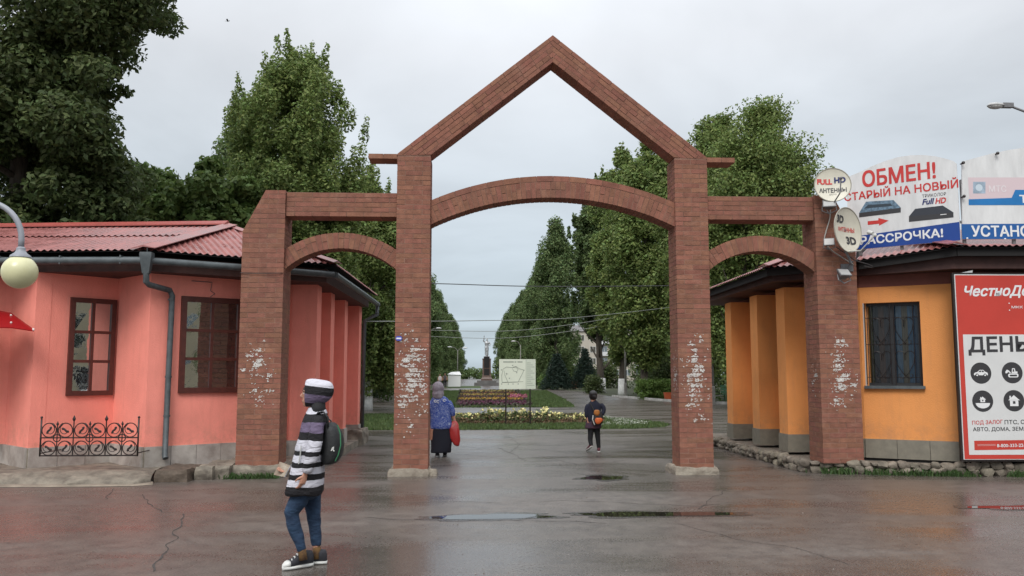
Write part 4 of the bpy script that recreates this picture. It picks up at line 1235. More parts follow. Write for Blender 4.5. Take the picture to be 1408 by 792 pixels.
rows = [(42.0, 44.5, (.13, .035, .075), 'magenta'), (44.8, 47.5, (.10, .035, .05), 'dark_red'), (47.7, 51.5, (.5, .3, .05), 'orange_yellow'), (52, 57, (.12, .05, .05), 'russet'), (57.5, 62, (.5, .35, .08), 'amber'), (62.5, 69, (.2, .06, .04), 'red'), (69.5, 77.5, (.55, .42, .12), 'yellow')]
leaf_cloud(bed2, 8000, .02, .2, .09, 5, mat('bed_leaf_dark', (.05, .05, .03), rough=.8, island=.4), 'bedding_plants', kind='stuff', label='dark bedding foliage of the far striped flower bed', cat='plants')
for i, (ya, yb, c, nm) in enumerate(rows):
    t = (ya - 41) / 40; P = [(-.75 - .3 * t, ya), (2.6 + 1.2 * t, ya), (2.7 + 1.2 * t, yb), (-.75 - .3 * t, yb)]
    leaf_cloud(P, 1300, .12, .22, .045, 30 + i, fmat(nm, c), 'flower_row', kind='stuff', label='band of %s flowers across the far striped bed' % nm.replace('_', ' '), cat='flowers')
P = [(2.2, 50), (3.2, 50), (3.2, 53), (2.2, 53)]
leaf_cloud(P, 260, .2, .4, .06, 66, fmat('pink', (.42, .12, .18)), 'flower_row', kind='stuff', label='small patch of pink flowers at the edge of the far striped bed', cat='flowers')

# grit, bits of leaf and litter on the asphalt
q = random.Random(31)
for nm, c, n, label in (('pale', (.3, .27, .24), 200, 'tiny pale stones and paper bits scattered on the asphalt'), ('brown', (.09, .055, .03), 200, 'tiny brown leaf scraps scattered on the asphalt')):
    mb = MB()
    for _ in range(n):
        y = q.uniform(5.2, 17); x = q.uniform(-.62, .68) * y; a = q.uniform(0, 6.28); s_ = q.uniform(.003, .007) * (1 + y * .03); k = q.randint(4, 6)
        if not (-4.4 < x < 5.2) and y > 12: continue
        P = [(x + math.cos(a + 6.28 * i / k) * s_ * q.uniform(.6, 1.3), y + math.sin(a + 6.28 * i / k) * s_ * q.uniform(.6, 1.3), .003) for i in range(k)]
        T = (x, y, .003 + s_ * .5); o = len(mb.v); mb.v += P + [T]; mb.f += [(o + i, o + (i + 1) % k, o + k) for i in range(k)]; mb.m += [0] * k
    mb.build('debris', mat('grit_' + nm, c, rough=.8, island=.3), None, kind='stuff', label=label, cat='debris')
# ------------------------------------------------------------------ trees
M_BARK = mat('bark', (.085, .07, .055), rough=.95, var=.35, scale=6, bump=.9, bscale=18, stretch=(3, 3, .6))
M_LIME = mat('limewash', (.6, .6, .57), rough=.9, var=.2, scale=6)
def leafmat(name, col, hue=.3): return mat(name, col, rough=.62, island=hue, transl=.4, spec=.35)
M_LF_POP = leafmat('poplar_leaf', (.185, .245, .075), .42)
M_LF_FAR = leafmat('poplar_leaf_far', (.125, .178, .066), .42)
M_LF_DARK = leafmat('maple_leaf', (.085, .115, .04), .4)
M_LF_LIGHT = leafmat('shrub_leaf', (.13, .19, .055))
M_LF_HEDGE = leafmat('hedge_leaf', (.12, .19, .045))
M_NEEDLE = leafmat('spruce_needle', (.022, .042, .028), .2)

def leaves_mesh(C, N_, size, seed, m, jitter=.5, wind=(0, 0, 0)):
    """C: clump array (x,y,z,r); rhombic leaves scattered in each clump, N_ leaves in all; denser toward clump surface"""
    r = np.random.RandomState(seed); C = np.asarray(C, float)
    w = C[:, 3] ** 2; idx = r.choice(len(C), N_, p=w / w.sum())
    d = r.normal(size=(N_, 3)); d /= np.linalg.norm(d, axis=1)[:, None]
    rad = C[idx, 3] * r.uniform(.25, 1.0, N_) ** .6
    sq = C[idx, 4:7] if C.shape[1] > 4 else 1.0
    P = C[idx, :3] + d * rad[:, None] * sq + np.asarray(wind) * r.uniform(0, 1, N_)[:, None]
    n = d * .5 + r.normal(size=(N_, 3)) * jitter + np.array([0, 0, .45]); n /= np.linalg.norm(n, axis=1)[:, None]
    u = np.cross(n, r.normal(size=(N_, 3))); u /= np.linalg.norm(u, axis=1)[:, None]; v = np.cross(n, u)
    s = (size * r.uniform(.6, 1.35, N_))[:, None]
    V = np.stack([P - u * s, P + v * s * .55 + n * s * .12, P + u * s, P - v * s * .55 + n * s * .12], 1).reshape(-1, 3)
    me = bpy.data.meshes.new('crown')
    me.vertices.add(len(V)); me.vertices.foreach_set('co', V.ravel())
    me.loops.add(4 * N_); me.loops.foreach_set('vertex_index', np.arange(4 * N_))
    me.polygons.add(N_); me.polygons.foreach_set('loop_start', np.arange(0, 4 * N_, 4))
    try: me.polygons.foreach_set('loop_total', np.full(N_, 4))
    except Exception: pass
    me.materials.append(m); me.update(calc_edges=True); me.validate()
    return me

def limbs(mb, base, top, r0, n_l, seed, spread, z_from, up=.9):
    r = random.Random(seed); base, top = Vector(base), Vector(top); k = 9
    ax = [base.lerp(top, i / k) + Vector((noise.noise(Vector((i * .5, seed, 0))), noise.noise(Vector((seed, i * .5, 4))), 0)) * .25 * (i / k) for i in range(k + 1)]
    mb.tube(ax, [r0 * (1.25 if i == 0 else 1) * (1 - .93 * i / k) for i in range(k + 1)], 9)
    tips = []
    for i in range(n_l):
        t = z_from + (1 - z_from) * (i + r.random()) / n_l * .95; j = min(k - 1, int(t * k)); p = ax[j].lerp(ax[j + 1], t * k - j)
        a = i * 2.4 + r.uniform(-.5, .5); ln = spread(t) * r.uniform(.7, 1.05); d = Vector((math.cos(a), math.sin(a), 0))
        q = [p, p + d * ln * .4 + Vector((0, 0, ln * .35 * up)), p + d * ln * .75 + Vector((0, 0, ln * .75 * up)), p + d * ln + Vector((0, 0, ln * 1.1 * up))]
        rr = r0 * (1 - .85 * t) * .45
        mb.tube(q, [rr, rr * .7, rr * .45, rr * .15], 5, cap=False); tips.append(q)
    return tips

def tree(name, label, loc, H, W, seed, n_leaf, leaf, m, shape='poplar', trunk_r=.22, crown_from=.12, wash=True, wind=(0, 0, 0), group=None, share=None, lean=(0, 0), clumps=None):
    t = thing(name, label, 'tree', loc, group); base = Vector(loc); r = random.Random(seed)
    def spread(q):
        if shape == 'poplar': return W * (.35 + 1.15 * math.sin(PI * min(1, (q - .02) * .93 + .1)) ** .8) * .62 * (1 - .35 * q)
        return W * math.sin(PI * min(.97, .12 + q * .85)) ** .6 * .9
    mb = MB(); tips = limbs(mb, base, base + Vector((lean[0], lean[1], H * .97)), trunk_r, 26 if shape == 'poplar' else 18, seed, spread, crown_from, .95 if shape == 'poplar' else .45)
    mb.build('trunk', M_BARK, t, smooth=True)
    if wash:
        mb = MB(); mb.tube([base + Vector((0, 0, -.02)), base + Vector((0, 0, .3)), base + Vector((0, 0, 1.25))], [trunk_r * 1.38, trunk_r * 1.32, trunk_r * 1.16], 9); mb.build('limewashed_base', M_LIME, t, smooth=True)
    if share is not None: me = share
    else:
        C = []
        if clumps is not None: C = clumps
        else:
            for q in tips:
                for s in (.35, .6, .8, 1.0):
                    a = q[0].lerp(q[3], s) if s < 1 else q[3]
                    for _ in range(2):
                        rr = W * r.uniform(.13, .25)
                        C.append((a.x - base.x + r.gauss(0, W * .10), a.y - base.y + r.gauss(0, W * .10), a.z - base.z + r.gauss(0, W * .16), rr, 1, 1, 1.35 if shape == 'poplar' else .75))
            # hanging lower skirts close to the trunk
            for _ in range(26):
                z = H * r.uniform(crown_from, .95); k = spread(z / H) * .55; a = r.uniform(0, 2 * PI); C.append((math.cos(a) * k * r.random(), math.sin(a) * k * r.random(), z, W * r.uniform(.12, .22), 1, 1, 1.3))
        me = leaves_mesh(C, n_leaf, leaf, seed, m, wind=wind)
    o = bpy.data.objects.new('crown', me); link(o, t)
    return t, me

def envelope(pts, n, seed, rmin, rmax, cx=0.0, tall=1.5, ragged=.25, sway=0.0):
    """clumps filling a turned outline: pts = [(z, half width)]; most of them near the skin"""
    q = random.Random(seed); C = []; zs = [p[0] for p in pts]; ws = [p[1] for p in pts]
    A = np.cumsum([0] + [(zs[i+1]-zs[i]) * (ws[i]+ws[i+1]) for i in range(len(zs)-1)])
    for _ in range(n):
        t = q.random() * A[-1]; i = min(len(zs) - 2, int(np.searchsorted(A, t) - 1)); z = zs[i] + (zs[i+1]-zs[i]) * q.random(); w = float(np.interp(z, zs, ws))
        a = q.uniform(0, 2*PI); rr = q.uniform(rmin, rmax) * (.6 + .4 * min(1, w / 1.5)); k = max(0, w * (1 + ragged * noise.noise(Vector((math.cos(a) * 1.2, math.sin(a) * 1.2, z * .55 + seed)))) - rr * .8) * q.random() ** .42
        C.append((cx + math.cos(a) * k + sway * z * z * .01, math.sin(a) * k, z, rr, 1, 1, tall))
        if q.random() < .3:      # loose upswept shoots standing off the skin
            w2 = w * (1 + ragged * noise.noise(Vector((math.cos(a) * 1.2, math.sin(a) * 1.2, z * .55 + seed))))
            for j in range(3): C.append((cx + math.cos(a) * (w2 + .04 * j) + sway * (z * z * .01 + .25 * j), math.sin(a) * w2, z + .1 + j * .32, .2 - .05 * j, 1, 1, 1.9))
    return C
# big dark tree behind the pink kiosk: clumps laid out so its edge steps in and out
r = random.Random(5); CL = []
for _ in range(230):
    # outline of the right edge (x at height z, at depth 21)
    z = r.uniform(3.6, 16); e = -7.95 + .5 * math.sin(z * 1.3) + .55 * math.sin(z * .55 + 1) + (.4 if 5.2 < z < 7.4 else 0) - max(0, z - 12) * .2
    rr = r.uniform(.4, .95); yy = r.gauss(0, 1.2); x = (e - rr * 1.1) * (1 + yy / 21) - abs(r.gauss(0, 2.4)); CL.append((x + 11.0, yy, z, rr, 1.1, 1.1, .75))
for zz in (4.2, 5.4, 6.6, 7.5, 8.6):
    e = -7.95 + .5 * math.sin(zz * 1.3) + .55 * math.sin(zz * .55 + 1)
    for _ in range(3): CL.append((e + 11.0 - r.uniform(.3, 1.2), r.gauss(0, .8), zz + r.gauss(0, .2), r.uniform(.3, .55), 1.3, 1.1, .6))
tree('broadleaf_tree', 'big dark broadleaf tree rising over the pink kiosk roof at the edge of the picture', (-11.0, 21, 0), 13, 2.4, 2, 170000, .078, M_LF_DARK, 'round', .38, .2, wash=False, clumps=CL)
# lower, lighter foliage behind the roof
CL = []
for _ in range(150):
    x = r.uniform(-3.0, 2.4); z = r.uniform(4.6, 8.0 - .02 * (x + .6) ** 2 + .45 * math.sin(x * 3)); CL.append((x, r.gauss(0, .9), z, r.uniform(.35, .75), 1.1, 1, .8))
tree('young_tree', 'low light green tree showing just above the pink roof beside the brick pier', (-9.0, 28, 0), 6.4, 1.5, 3, 55000, .11, M_LF_LIGHT, 'round', .14, .25, wash=False, clumps=CL)
# the tall poplar behind the pink kiosk
tree('poplar_tree', 'tall full poplar standing over the brick outer pier beside the pink kiosk', (-6.25, 30, 0), 12.0, 2.4, 4, 160000, .066, M_LF_POP, 'poplar', .3, .1, clumps=envelope([(1.5, 1.4), (3.5, 2.2), (7, 2.6), (9.2, 2.55), (10.8, 2.2), (11.9, 1.5), (12.8, .6)], 330, 4, .28, .62))
tree('poplar_tree', 'dark poplar just behind the left middle brick pier', (-4.7, 38, 0), 9.4, 2.0, 6, 80000, .08, M_LF_POP, 'poplar', .26, .06, clumps=envelope([(1.2, 1.4), (3, 2.2), (6, 2.4), (8.3, 1.9), (9.8, .6)], 220, 6, .3, .65))
# windblown poplars on the other side
tree('poplar_tree', 'nearest windblown poplar over the orange kiosk and its outer pier', (12.0, 38.5, 0), 13.2, 2.3, 8, 110000, 0.08, M_LF_POP, 'poplar', 0.24, .1, wind=(1.0, 0, .25), lean=(.7, 0), clumps=envelope([(1.6, 1.2), (3.5, 2.0), (7, 2.5), (10, 2.4), (12, 1.7), (13.2, 0.9), (14.0, 0.3)], 300, 8, .26, .6, sway=0.6, ragged=.65))
tree('poplar_tree', 'windblown poplar with loose top leaning over the right middle pier', (12.2, 46, 0), 14.9, 2.3, 9, 90000, 0.095, M_LF_POP, 'poplar', 0.28, .1, wind=(.8, 0, .2), lean=(.5, 0), clumps=envelope([(2, 1.2), (4, 2.1), (8, 2.7), (11.5, 2.5), (13.8, 1.7), (15.7, 0.4)], 300, 9, .26, .6, sway=0.4, ragged=.6))
tree('poplar_tree', 'poplar with whitewashed foot just inside the right middle pier', (11.0, 55, 0), 16.0, 2.3, 10, 70000, 0.115, M_LF_POP, 'poplar', 0.26, .1, wind=(.6, 0, .1), lean=(.2, 0), clumps=envelope([(2.4, 1.2), (4.5, 2.2), (9, 2.8), (13, 2.6), (15.2, 1.6), (16.8, 0.4)], 280, 10, .26, .6, sway=0.12, ragged=.4))
tree('poplar_tree', 'thick poplar with whitewashed foot behind the trimmed hedge', (11.0, 63, 0), 17.4, 2.3, 12, 56000, 0.13, M_LF_POP, 'poplar', 0.27, .1, wind=(.3, 0, .1), lean=(0, 0), clumps=envelope([(2.6, 1.2), (5, 2.3), (9.5, 2.9), (13.5, 2.6), (16.4, 1.5), (18.2, 0.4)], 260, 12, .26, .6, sway=0.06, ragged=.4))
tree('poplar_tree', 'leaning poplar with whitewashed foot beside the small round bush', (10.9, 73, 0), 17.4, 2.3, 13, 46000, 0.15, M_LF_FAR, 'poplar', 0.33, .1, wind=(0, 0, 0), lean=(-.6, 0), clumps=envelope([(4.8, 1.2), (6.5, 2.3), (9.5, 3.0), (13.5, 2.7), (16.4, 1.5), (18.2, 0.4)], 240, 13, .26, .6, sway=0, ragged=.4))
# the rows that run away down the avenue share a few crowns
far = []
for i in range(3):
    q = random.Random(40 + i); C = []
    for _ in range(120):
        z = q.uniform(.06, 1.0); k = math.sin(PI * min(1, z * .92 + .1)) ** .7 * 2.6; a = q.uniform(0, 2 * PI); rr = k * q.random() ** .6
        C.append((math.cos(a) * rr, math.sin(a) * rr, z * 15.2, q.uniform(.45, .95), 1, 1, 1.3))
    far.append(leaves_mesh(C, 42000, .12, 70 + i, M_LF_FAR))
rf = random.Random(77); idx = 0
ORD = ['first', 'second', 'third', 'fourth', 'fifth', 'sixth', 'seventh', 'eighth', 'ninth', 'tenth', 'eleventh', 'twelfth', 'thirteenth', 'fourteenth', 'fifteenth']
def far_tree(x, y, s, side, i):
    where = 'left' if side < 0 else 'right'
    t, _ = tree('poplar_tree', '%s poplar from the gate in the receding %s row of the avenue' % (ORD[i % 20], where), (x, y, 0), 15 * s, 2.5, 200 + i, 0, 0, M_LF_FAR, 'poplar', .24, .2, share=far[i % 3], group='poplars of the %s avenue row' % where)
    c = [o for o in t.children if o.name.startswith('crown')][0]; c.scale = (s * rf.uniform(.9, 1.1), s * rf.uniform(.9, 1.1), s); c.rotation_euler = (0, 0, rf.uniform(0, 6.28))
for i, y in enumerate((49, 58, 67, 77, 88, 100, 113, 128, 145, 165, 188, 215, 250, 300)):
    far_tree((-6.2 if y < 170 else -5.0) + rf.uniform(-.5, .3), y + rf.uniform(-1, 1), (.82 if y < 80 else .95) * rf.uniform(.93, 1.08), -1, i)
for i, y in enumerate((100, 108, 117, 130, 146, 165, 185, 215, 250, 300)):
    far_tree(10.0 + rf.uniform(-.4, .5), y + rf.uniform(-1, 1), 1.16 * rf.uniform(.95, 1.08), 1, 20 + i)
# second rows outside the avenue close the view
for i, (x, y) in enumerate(((-12, 44), (-13, 56), (-12.5, 70), (-13, 90))):
    t, _ = tree('poplar_tree', '%s nearest of the shadowy poplars deep behind the pink kiosk' % ORD[i], (x, y, 0), 13, 2.6, 300 + i, 0, 0, M_LF_FAR, 'poplar', .24, .2, share=far[i % 3], group='poplars deep on the left side')
for i, (x, y) in enumerate(((18, 50), (19.5, 60), (17.5, 68), (18, 82), (20, 95))):
    t, _ = tree('poplar_tree', '%s nearest of the shadowy poplars deep behind the orange kiosk' % ORD[i], (x, y, 0), 14, 2.6, 320 + i, 0, 0, M_LF_FAR, 'poplar', .24, .2, share=far[(i + 1) % 3], group='poplars deep on the right side')
# trees of the side street, seen mirrored in the kiosk windows
for i, (x, y) in enumerate(((33, 9.5), (30, -6))):
    tree('poplar_tree', ('poplar across the side street mirrored in the pink kiosk window', 'poplar beside the apartment tower mirrored in the pink kiosk window')[i], (x, y, 0), 13, 2.6, 340 + i, 0, 0, M_LF_FAR, 'poplar', .24, .2, share=far[i])
# shrubs under the trees
def shrub(name, label, loc, sx, sy, sz, seed, n, leaf, m, cat='shrub', boxy=False, group=None):
    q = random.Random(seed); C = []
    for _ in range(220 if boxy else 60):
        if boxy: C.append((q.uniform(-sx, sx), q.uniform(-sy, sy), q.uniform(.15, sz * .88), .24, 1, 1, 1))
        else:
            a = q.uniform(0, 6.28); k = q.random() ** .5; z = q.uniform(.1, 1); C.append((math.cos(a) * k * sx * math.sqrt(1.05 - z * z * .8), math.sin(a) * k * sy, z * sz, .2 * (sx + sz), 1, 1, .9))
    me = leaves_mesh(C, n, leaf, seed, m)
    t = thing(name, label, cat, loc, group); o = bpy.data.objects.new('foliage', me); link(o, t)
    mb = MB(); b = Vector(loc)
    for i in range(5): mb.tube([b + Vector((q.uniform(-sx, sx) * .3, q.uniform(-sy, sy) * .3, 0)), b + Vector((q.uniform(-sx, sx) * .6, q.uniform(-sy, sy) * .5, sz * .7))], [.03, .01], 5)
    mb.build('stem', M_BARK, t)
shrub('trimmed_hedge', 'trimmed green box hedge by the kerb beside the right middle pier', (11.6, 54.2, 0), 1.15, 1.0, 1.3, 1, 22000, .055, M_LF_HEDGE, 'hedge', True)
shrub('round_bush', 'small dark bush at the foot of the leaning poplar', (10.0, 71, 0), .7, .7, 1.3, 2, 2500, .09, M_LF_DARK)
shrub('round_bush', 'low round bush in front of the small spruce', (7.9, 92, 0), 1.0, .8, 1.3, 3, 2500, .11, M_LF_HEDGE)
shrub('leafy_bush', 'bright green bush beside the light blue bench behind the pink kiosk', (-9.6, 62, 0), 1.0, .9, 2.0, 4, 4000, .09, M_LF_LIGHT)
shrub('leafy_bush', 'bright leafy bush beside the concrete pole behind the orange kiosk', (16.6, 49.5, 0), 2.2, 1.2, 3.0, 5, 9000, .09, M_LF_LIGHT)
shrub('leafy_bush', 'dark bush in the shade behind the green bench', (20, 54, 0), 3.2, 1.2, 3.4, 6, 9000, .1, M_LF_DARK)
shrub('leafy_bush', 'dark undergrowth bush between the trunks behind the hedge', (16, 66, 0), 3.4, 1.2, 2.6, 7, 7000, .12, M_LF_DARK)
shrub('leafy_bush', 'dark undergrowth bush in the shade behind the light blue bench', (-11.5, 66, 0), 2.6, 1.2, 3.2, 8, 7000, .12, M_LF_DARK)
shrub('leafy_bush', 'added dark filler bush standing in for shade in front of the far pale apartment block', (15.0, 97, 0), 2.4, 1.2, 2.6, 9, 5000, .13, M_LF_DARK)  # added filler: dark leaves stand in for the shade under the right trees
shrub('leafy_bush', 'added low dark filler bush standing in for shade behind the small spruces', (12.2, 106, 0), 2.2, 1.2, 2.0, 10, 4000, .13, M_LF_DARK)  # second added filler, put in to darken the gap between the trunks
def spruce(label, loc, H, W, seed, dark=1):
    q = random.Random(seed); t = thing('spruce_tree', label, 'tree', loc); b = Vector(loc)
    mb = MB(); mb.tube([b, b + Vector((0, 0, H))], [.1, .01], 7); C = []
    k = 0; z = .5
    while z < H - .2:
        w = W * (1 - z / H) + .1
        for i in range(7):
            a = i * 2 * PI / 7 + k * .5; tip = b + Vector((math.cos(a) * w, math.sin(a) * w, z - .12 * w)); mb.tube([b + Vector((0, 0, z + .15)), tip], [.025, .006], 4, cap=False)
            for s in (.3, .55, .8, 1): C.append((math.cos(a) * w * s, math.sin(a) * w * s, z + .1 - .2 * w * s, .16 + .16 * w * s, 1.2, 1.2, .75))
        z += .27; k += 1
    mb.build('trunk', M_BARK, t); me = leaves_mesh(C, 14000, .07, seed, M_NEEDLE); o = bpy.data.objects.new('crown', me); link(o, t)
spruce('dark pointed spruce in front of the far apartment block', (11.5, 88, 0), 4.3, 1.5, 1)
spruce('pale green spruce beside the map board', (8.6, 88, 0), 3.9, 1.7, 2)
# distant trees that close the end of the avenue
q = random.Random(9); C = []
for _ in range(160):
    x = q.uniform(-60, 60); C.append((x, q.uniform(-6, 6), q.uniform(.5, 7 if abs(x) > 7 else 3), q.uniform(1.2, 2.4), 1.3, 1, 1))
me = leaves_mesh(C, 16000, .5, 5, M_LF_FAR); o = bpy.data.objects.new('distant_woods', me); o.location = (0, 300, 0); link(o); tag(o, 'low mass of distant trees closing the end of the avenue', 'trees', None, 'stuff')
# ------------------------------------------------------------------ advertising boards on the orange kiosk
M_WHITE = mat('sign_white', (.64, .64, .635), rough=.45, var=.1, scale=2.5, spec=.4, stretch=(3, 3, .8), bump=.15, bscale=3)
M_BLUE = mat('sign_blue', (.006, .045, .24), rough=.45, var=.08, scale=3)
M_BLUE2 = mat('sign_sky_blue', (.01, .16, .42), rough=.45, var=.08, scale=3)
M_RED = mat('sign_red', (.52, .035, .03), rough=.5, var=.08, scale=3)
M_INK = mat('sign_charcoal', (.035, .034, .037), rough=.5)
M_NAVY = mat('sign_navy', (.012, .02, .12), rough=.5)
M_LET = mat('letter_white', (.72, .72, .72), rough=.5)
M_PINKP = mat('sign_faded_pink', (.62, .50, .52), rough=.5)
M_POST = mat('sign_frame_grey', (.16, .16, .165), rough=.5, var=.2, scale=10)
def wpoly(fr, pp, n, m, parent, name):
    return flat_poly(fr, [on_wall(fr, x, y, n) for x, y in pp], n, m, parent, name)
def wtext(fr, body, bl, br, tl, n, m, parent, weight=.02, shear=0.0):
    """letters between photo points: baseline left, baseline right, top left"""
    u0, z0 = on_wall(fr, *bl, n); u1, z1 = on_wall(fr, *br, n); _, zt = on_wall(fr, *tl, n)
    return put_text(fr, body, u0, u1, z0, zt, n, m, parent, weight, shear, z0r=z1)
b1 = Frame((6.3, 13.95), (7.4, 12.95))
bb = thing('billboard', 'white arched billboard reading ОБМЕН with a blue band, on the orange kiosk roof', 'billboard', b1.at(.8, 3.6, 0))
UL, ZL = on_wall(b1, 1180, 346); UR, ZR = on_wall(b1, 1320.5, 329)
UL = -.02
top = [on_wall(b1, x, y) for x, y in ((1320, 224), (1310, 221), (1298, 217.5), (1284, 214.5), (1268, 213), (1252, 213.5), (1235, 216), (1218, 221), (1200, 228), (1185, 235.5))] + [(UL, 4.86)]
outline = [(UL, 3.62), (UR, 3.62)] + [(min(u, UR), z) for u, z in top]
mb = MB(); mb.prism([b1.at(u, z, 0) for u, z in outline], b1.n * -.03); mb.build('panel', M_WHITE, bb)
mb = MB()
for u in (.15, .8, 1.5):
    mb = MB(); mb.fbox(b1, u - .02, u + .02, 3.52, 4.6, -.08, -.032); mb.build('support_post', M_POST, bb)
mb = MB(); mb.fbox(b1, .0, UR, 3.9, 3.94, -.12, -.081); mb.build('support_rail', M_POST, bb)
flat_poly(b1, [(UL, 3.622), (UR, 3.622), (UR, 3.91), (UL, 3.84)], .002, M_BLUE, bb, 'blue_band')
wtext(b1, 'ОБМЕН!', (1186, 258), (1287, 245), (1186, 235), .003, M_RED, bb, .028)
wtext(b1, 'СТАРЫЙ НА НОВЫЙ', (1161, 277), (1318, 258), (1161, 263), .003, M_RED, bb, .02)
wtext(b1, 'РАССРОЧКА!', (1183, 337), (1297, 326), (1183, 325), .004, M_LET, bb, .03)
wtext(b1, 'ТРИКОЛОР', (1268, 272), (1301, 268.5), (1268, 267.5), .003, M_INK, bb, .0)
wtext(b1, 'Full', (1268, 282), (1285, 280), (1268, 274), .003, M_NAVY, bb, .035, .25)
wtext(b1, 'HD', (1286, 280.5), (1301, 279), (1286, 272.5), .003, M_RED, bb, .035, .25)
Z4 = lambda pts: [(1150 + x / 5.28, 200 + y / 5.28) for x, y in pts]
wpoly(b1, Z4([(165, 522), (165, 490), (468, 452), (468, 486)]), .003, M_INK, bb, 'receiver_front')
wpoly(b1, Z4([(165, 490), (215, 408), (415, 396), (468, 452)]), .0032, mat('receiver_grey_blue', (.12, .19, .26), rough=.5, var=.5, scale=25), bb, 'receiver_top')
wpoly(b1, Z4([(200, 458), (230, 432), (395, 420), (405, 440)]), .0036, mat('receiver_slots', (.03, .045, .06), rough=.5), bb, 'receiver_slots')
wpoly(b1, Z4([(527, 555), (527, 515), (850, 486), (850, 522)]), .003, M_INK, bb, 'receiver_front')
wpoly(b1, Z4([(527, 515), (572, 460), (772, 436), (850, 486)]), .0032, mat('receiver_slate', (.03, .034, .045), rough=.5), bb, 'receiver_top')
wpoly(b1, Z4([(755, 500), (800, 496), (800, 501), (755, 505)]), .0036, M_LET, bb, 'receiver_light')
wpoly(b1, Z4([(228, 577), (228, 550), (305, 543), (305, 527), (380, 545), (310, 582), (310, 568)]), .003, M_RED, bb, 'arrow')
b2 = Frame((7.42, 12.9), (10.0, 12.7))
b2t = thing('billboard', 'white billboard reading УСТАНО in a blue band, cut by the picture edge', 'billboard', b2.at(1.0, 3.6, 0))
u0, _ = on_wall(b2, 1323, 329)
tp = [on_wall(b2, x, y) for x, y in ((1323, 222), (1340, 217.5), (1362, 211.5), (1385, 206.5), (1408, 203), (1440, 201), (1480, 205))]
ue = 2.3
mb = MB(); mb.prism([b2.at(u, z, 0) for u, z in [(u0, 3.645), (ue, 3.645), (ue, 4.98)] + [(max(u0, min(u, ue - .01)), z) for u, z in tp[::-1]]], b2.n * -.03); mb.build('panel', M_WHITE, b2t)
for u in (u0 + .06, 1.0, 1.9):
    mb = MB(); mb.fbox(b2, u - .02, u + .02, 3.56, 4.6, -.08, -.032); mb.build('support_post', M_POST, b2t)
flat_poly(b2, [(u0, 3.647), (ue, 3.647), (ue, 3.885), (u0, 3.885)], .002, M_BLUE2 if False else mat('sign_band_blue', (.008, .09, .30), rough=.45), b2t, 'blue_band')
wtext(b2, 'УСТАНОВКА', (1336, 325.5), (1457, 325.5), (1336, 310), .004, M_LET, b2t, .03)
wpoly(b2, [(1333, 275), (1480, 275), (1480, 244), (1331, 244)], .002, M_PINKP, b2t, 'faded_panel')
wpoly(b2, [(1332, 282), (1332, 274), (1391, 272), (1396, 261), (1480, 261), (1480, 282)], .003, M_BLUE2, b2t, 'blue_flash')
wpoly(b2, [(1338, 266), (1355, 266), (1355, 250), (1338, 250)], .003, mat('emblem_grey_blue', (.30, .38, .46), rough=.4, var=.35, scale=9), b2t, 'emblem')
mb = MB(); c = on_wall(b2, 1346, 258); mb.add([b2.at(u, z, .004) for u, z in circle_pts(c[0], c[1], .055)], [tuple(range(24))]); mb.build('emblem_globe', mat('emblem_pale', (.52, .60, .66), rough=.4), b2t)
wtext(b2, 'МТС', (1360, 264), (1384, 264), (1360, 255), .003, mat('faded_letter', (.70, .64, .65), rough=.5), b2t, .02)
wtext(b2, 'Т', (1402, 279), (1413, 279), (1402, 268), .004, M_LET, b2t, .03)
for px, py in ((1322, 225), (1369, 212), (1323, 271)):
    u, z = on_wall(b2, px, py); mb = MB(); mb.tube([b2.at(u, z, -.03), b2.at(u, z, .05)], .012, 6); mb.ball(b2.at(u, z, .06), .026, 8, 6); mb.build('board_clamp', M_IRON, b2t)
for px, py in ((1329, 326), (1381, 327)):
    u, z = on_wall(b2, px, py + 2); mb = MB(); mb.ball(b2.at(u, z, .02), .016, 8, 6); mb.build('bolt', M_LET, b2t)
# ---- tall poster board
pf = Frame((7.5, 12.92), (10.0, 12.87))
ps = thing('poster_board', 'tall red and white poster board reading ДЕНЬ with round icons on the orange kiosk', 'poster', pf.at(.8, .2, 0))
p0, p1 = -.035, 1.9
mb = MB(); mb.fbox(pf, p0 - .03, p1, .235, 3.125, -.06, -.012); mb.build('backing_frame', M_IRON, ps)
mb = MB(); mb.fbox(pf, p0, p1, .262, 3.10, -.011, 0); mb.build('panel', mat('poster_white', (.62, .62, .61), rough=.5, var=.05, scale=2), ps)
flat_poly(pf, [(p0 + .012, .27), (p1, .27), (p1, 3.085), (p0 + .012, 3.085)], .0015, mat('poster_red', (.50, .045, .03), rough=.5, var=.06, scale=2), ps, 'red_field')
flat_poly(pf, [(p0 + .085, .335), (p1, .335), (p1, 2.165), (p0 + .085, 2.165)], .003, MATS['poster_white'], ps, 'white_field')
wtext(pf, 'ЧестноДеньги', (1326.5, 410.5), (1457, 409), (1326.5, 393), .003, M_LET, ps, .028, .3)
wtext(pf, 'МКК ООО', (1391, 424), (1425, 424), (1391, 420.5), .003, M_LET, ps, .01)
for px, py in ((1387.5, 417), (1388, 426.5)):
    u, z = on_wall(pf, px, py); flat_poly(pf, circle_pts(u, z, .01, 8), .003, M_LET, ps, 'dot')
wtext(pf, 'ДЕНЬГИ', (1332, 489), (1452, 487), (1332, 463), .0045, M_INK, ps, .03)
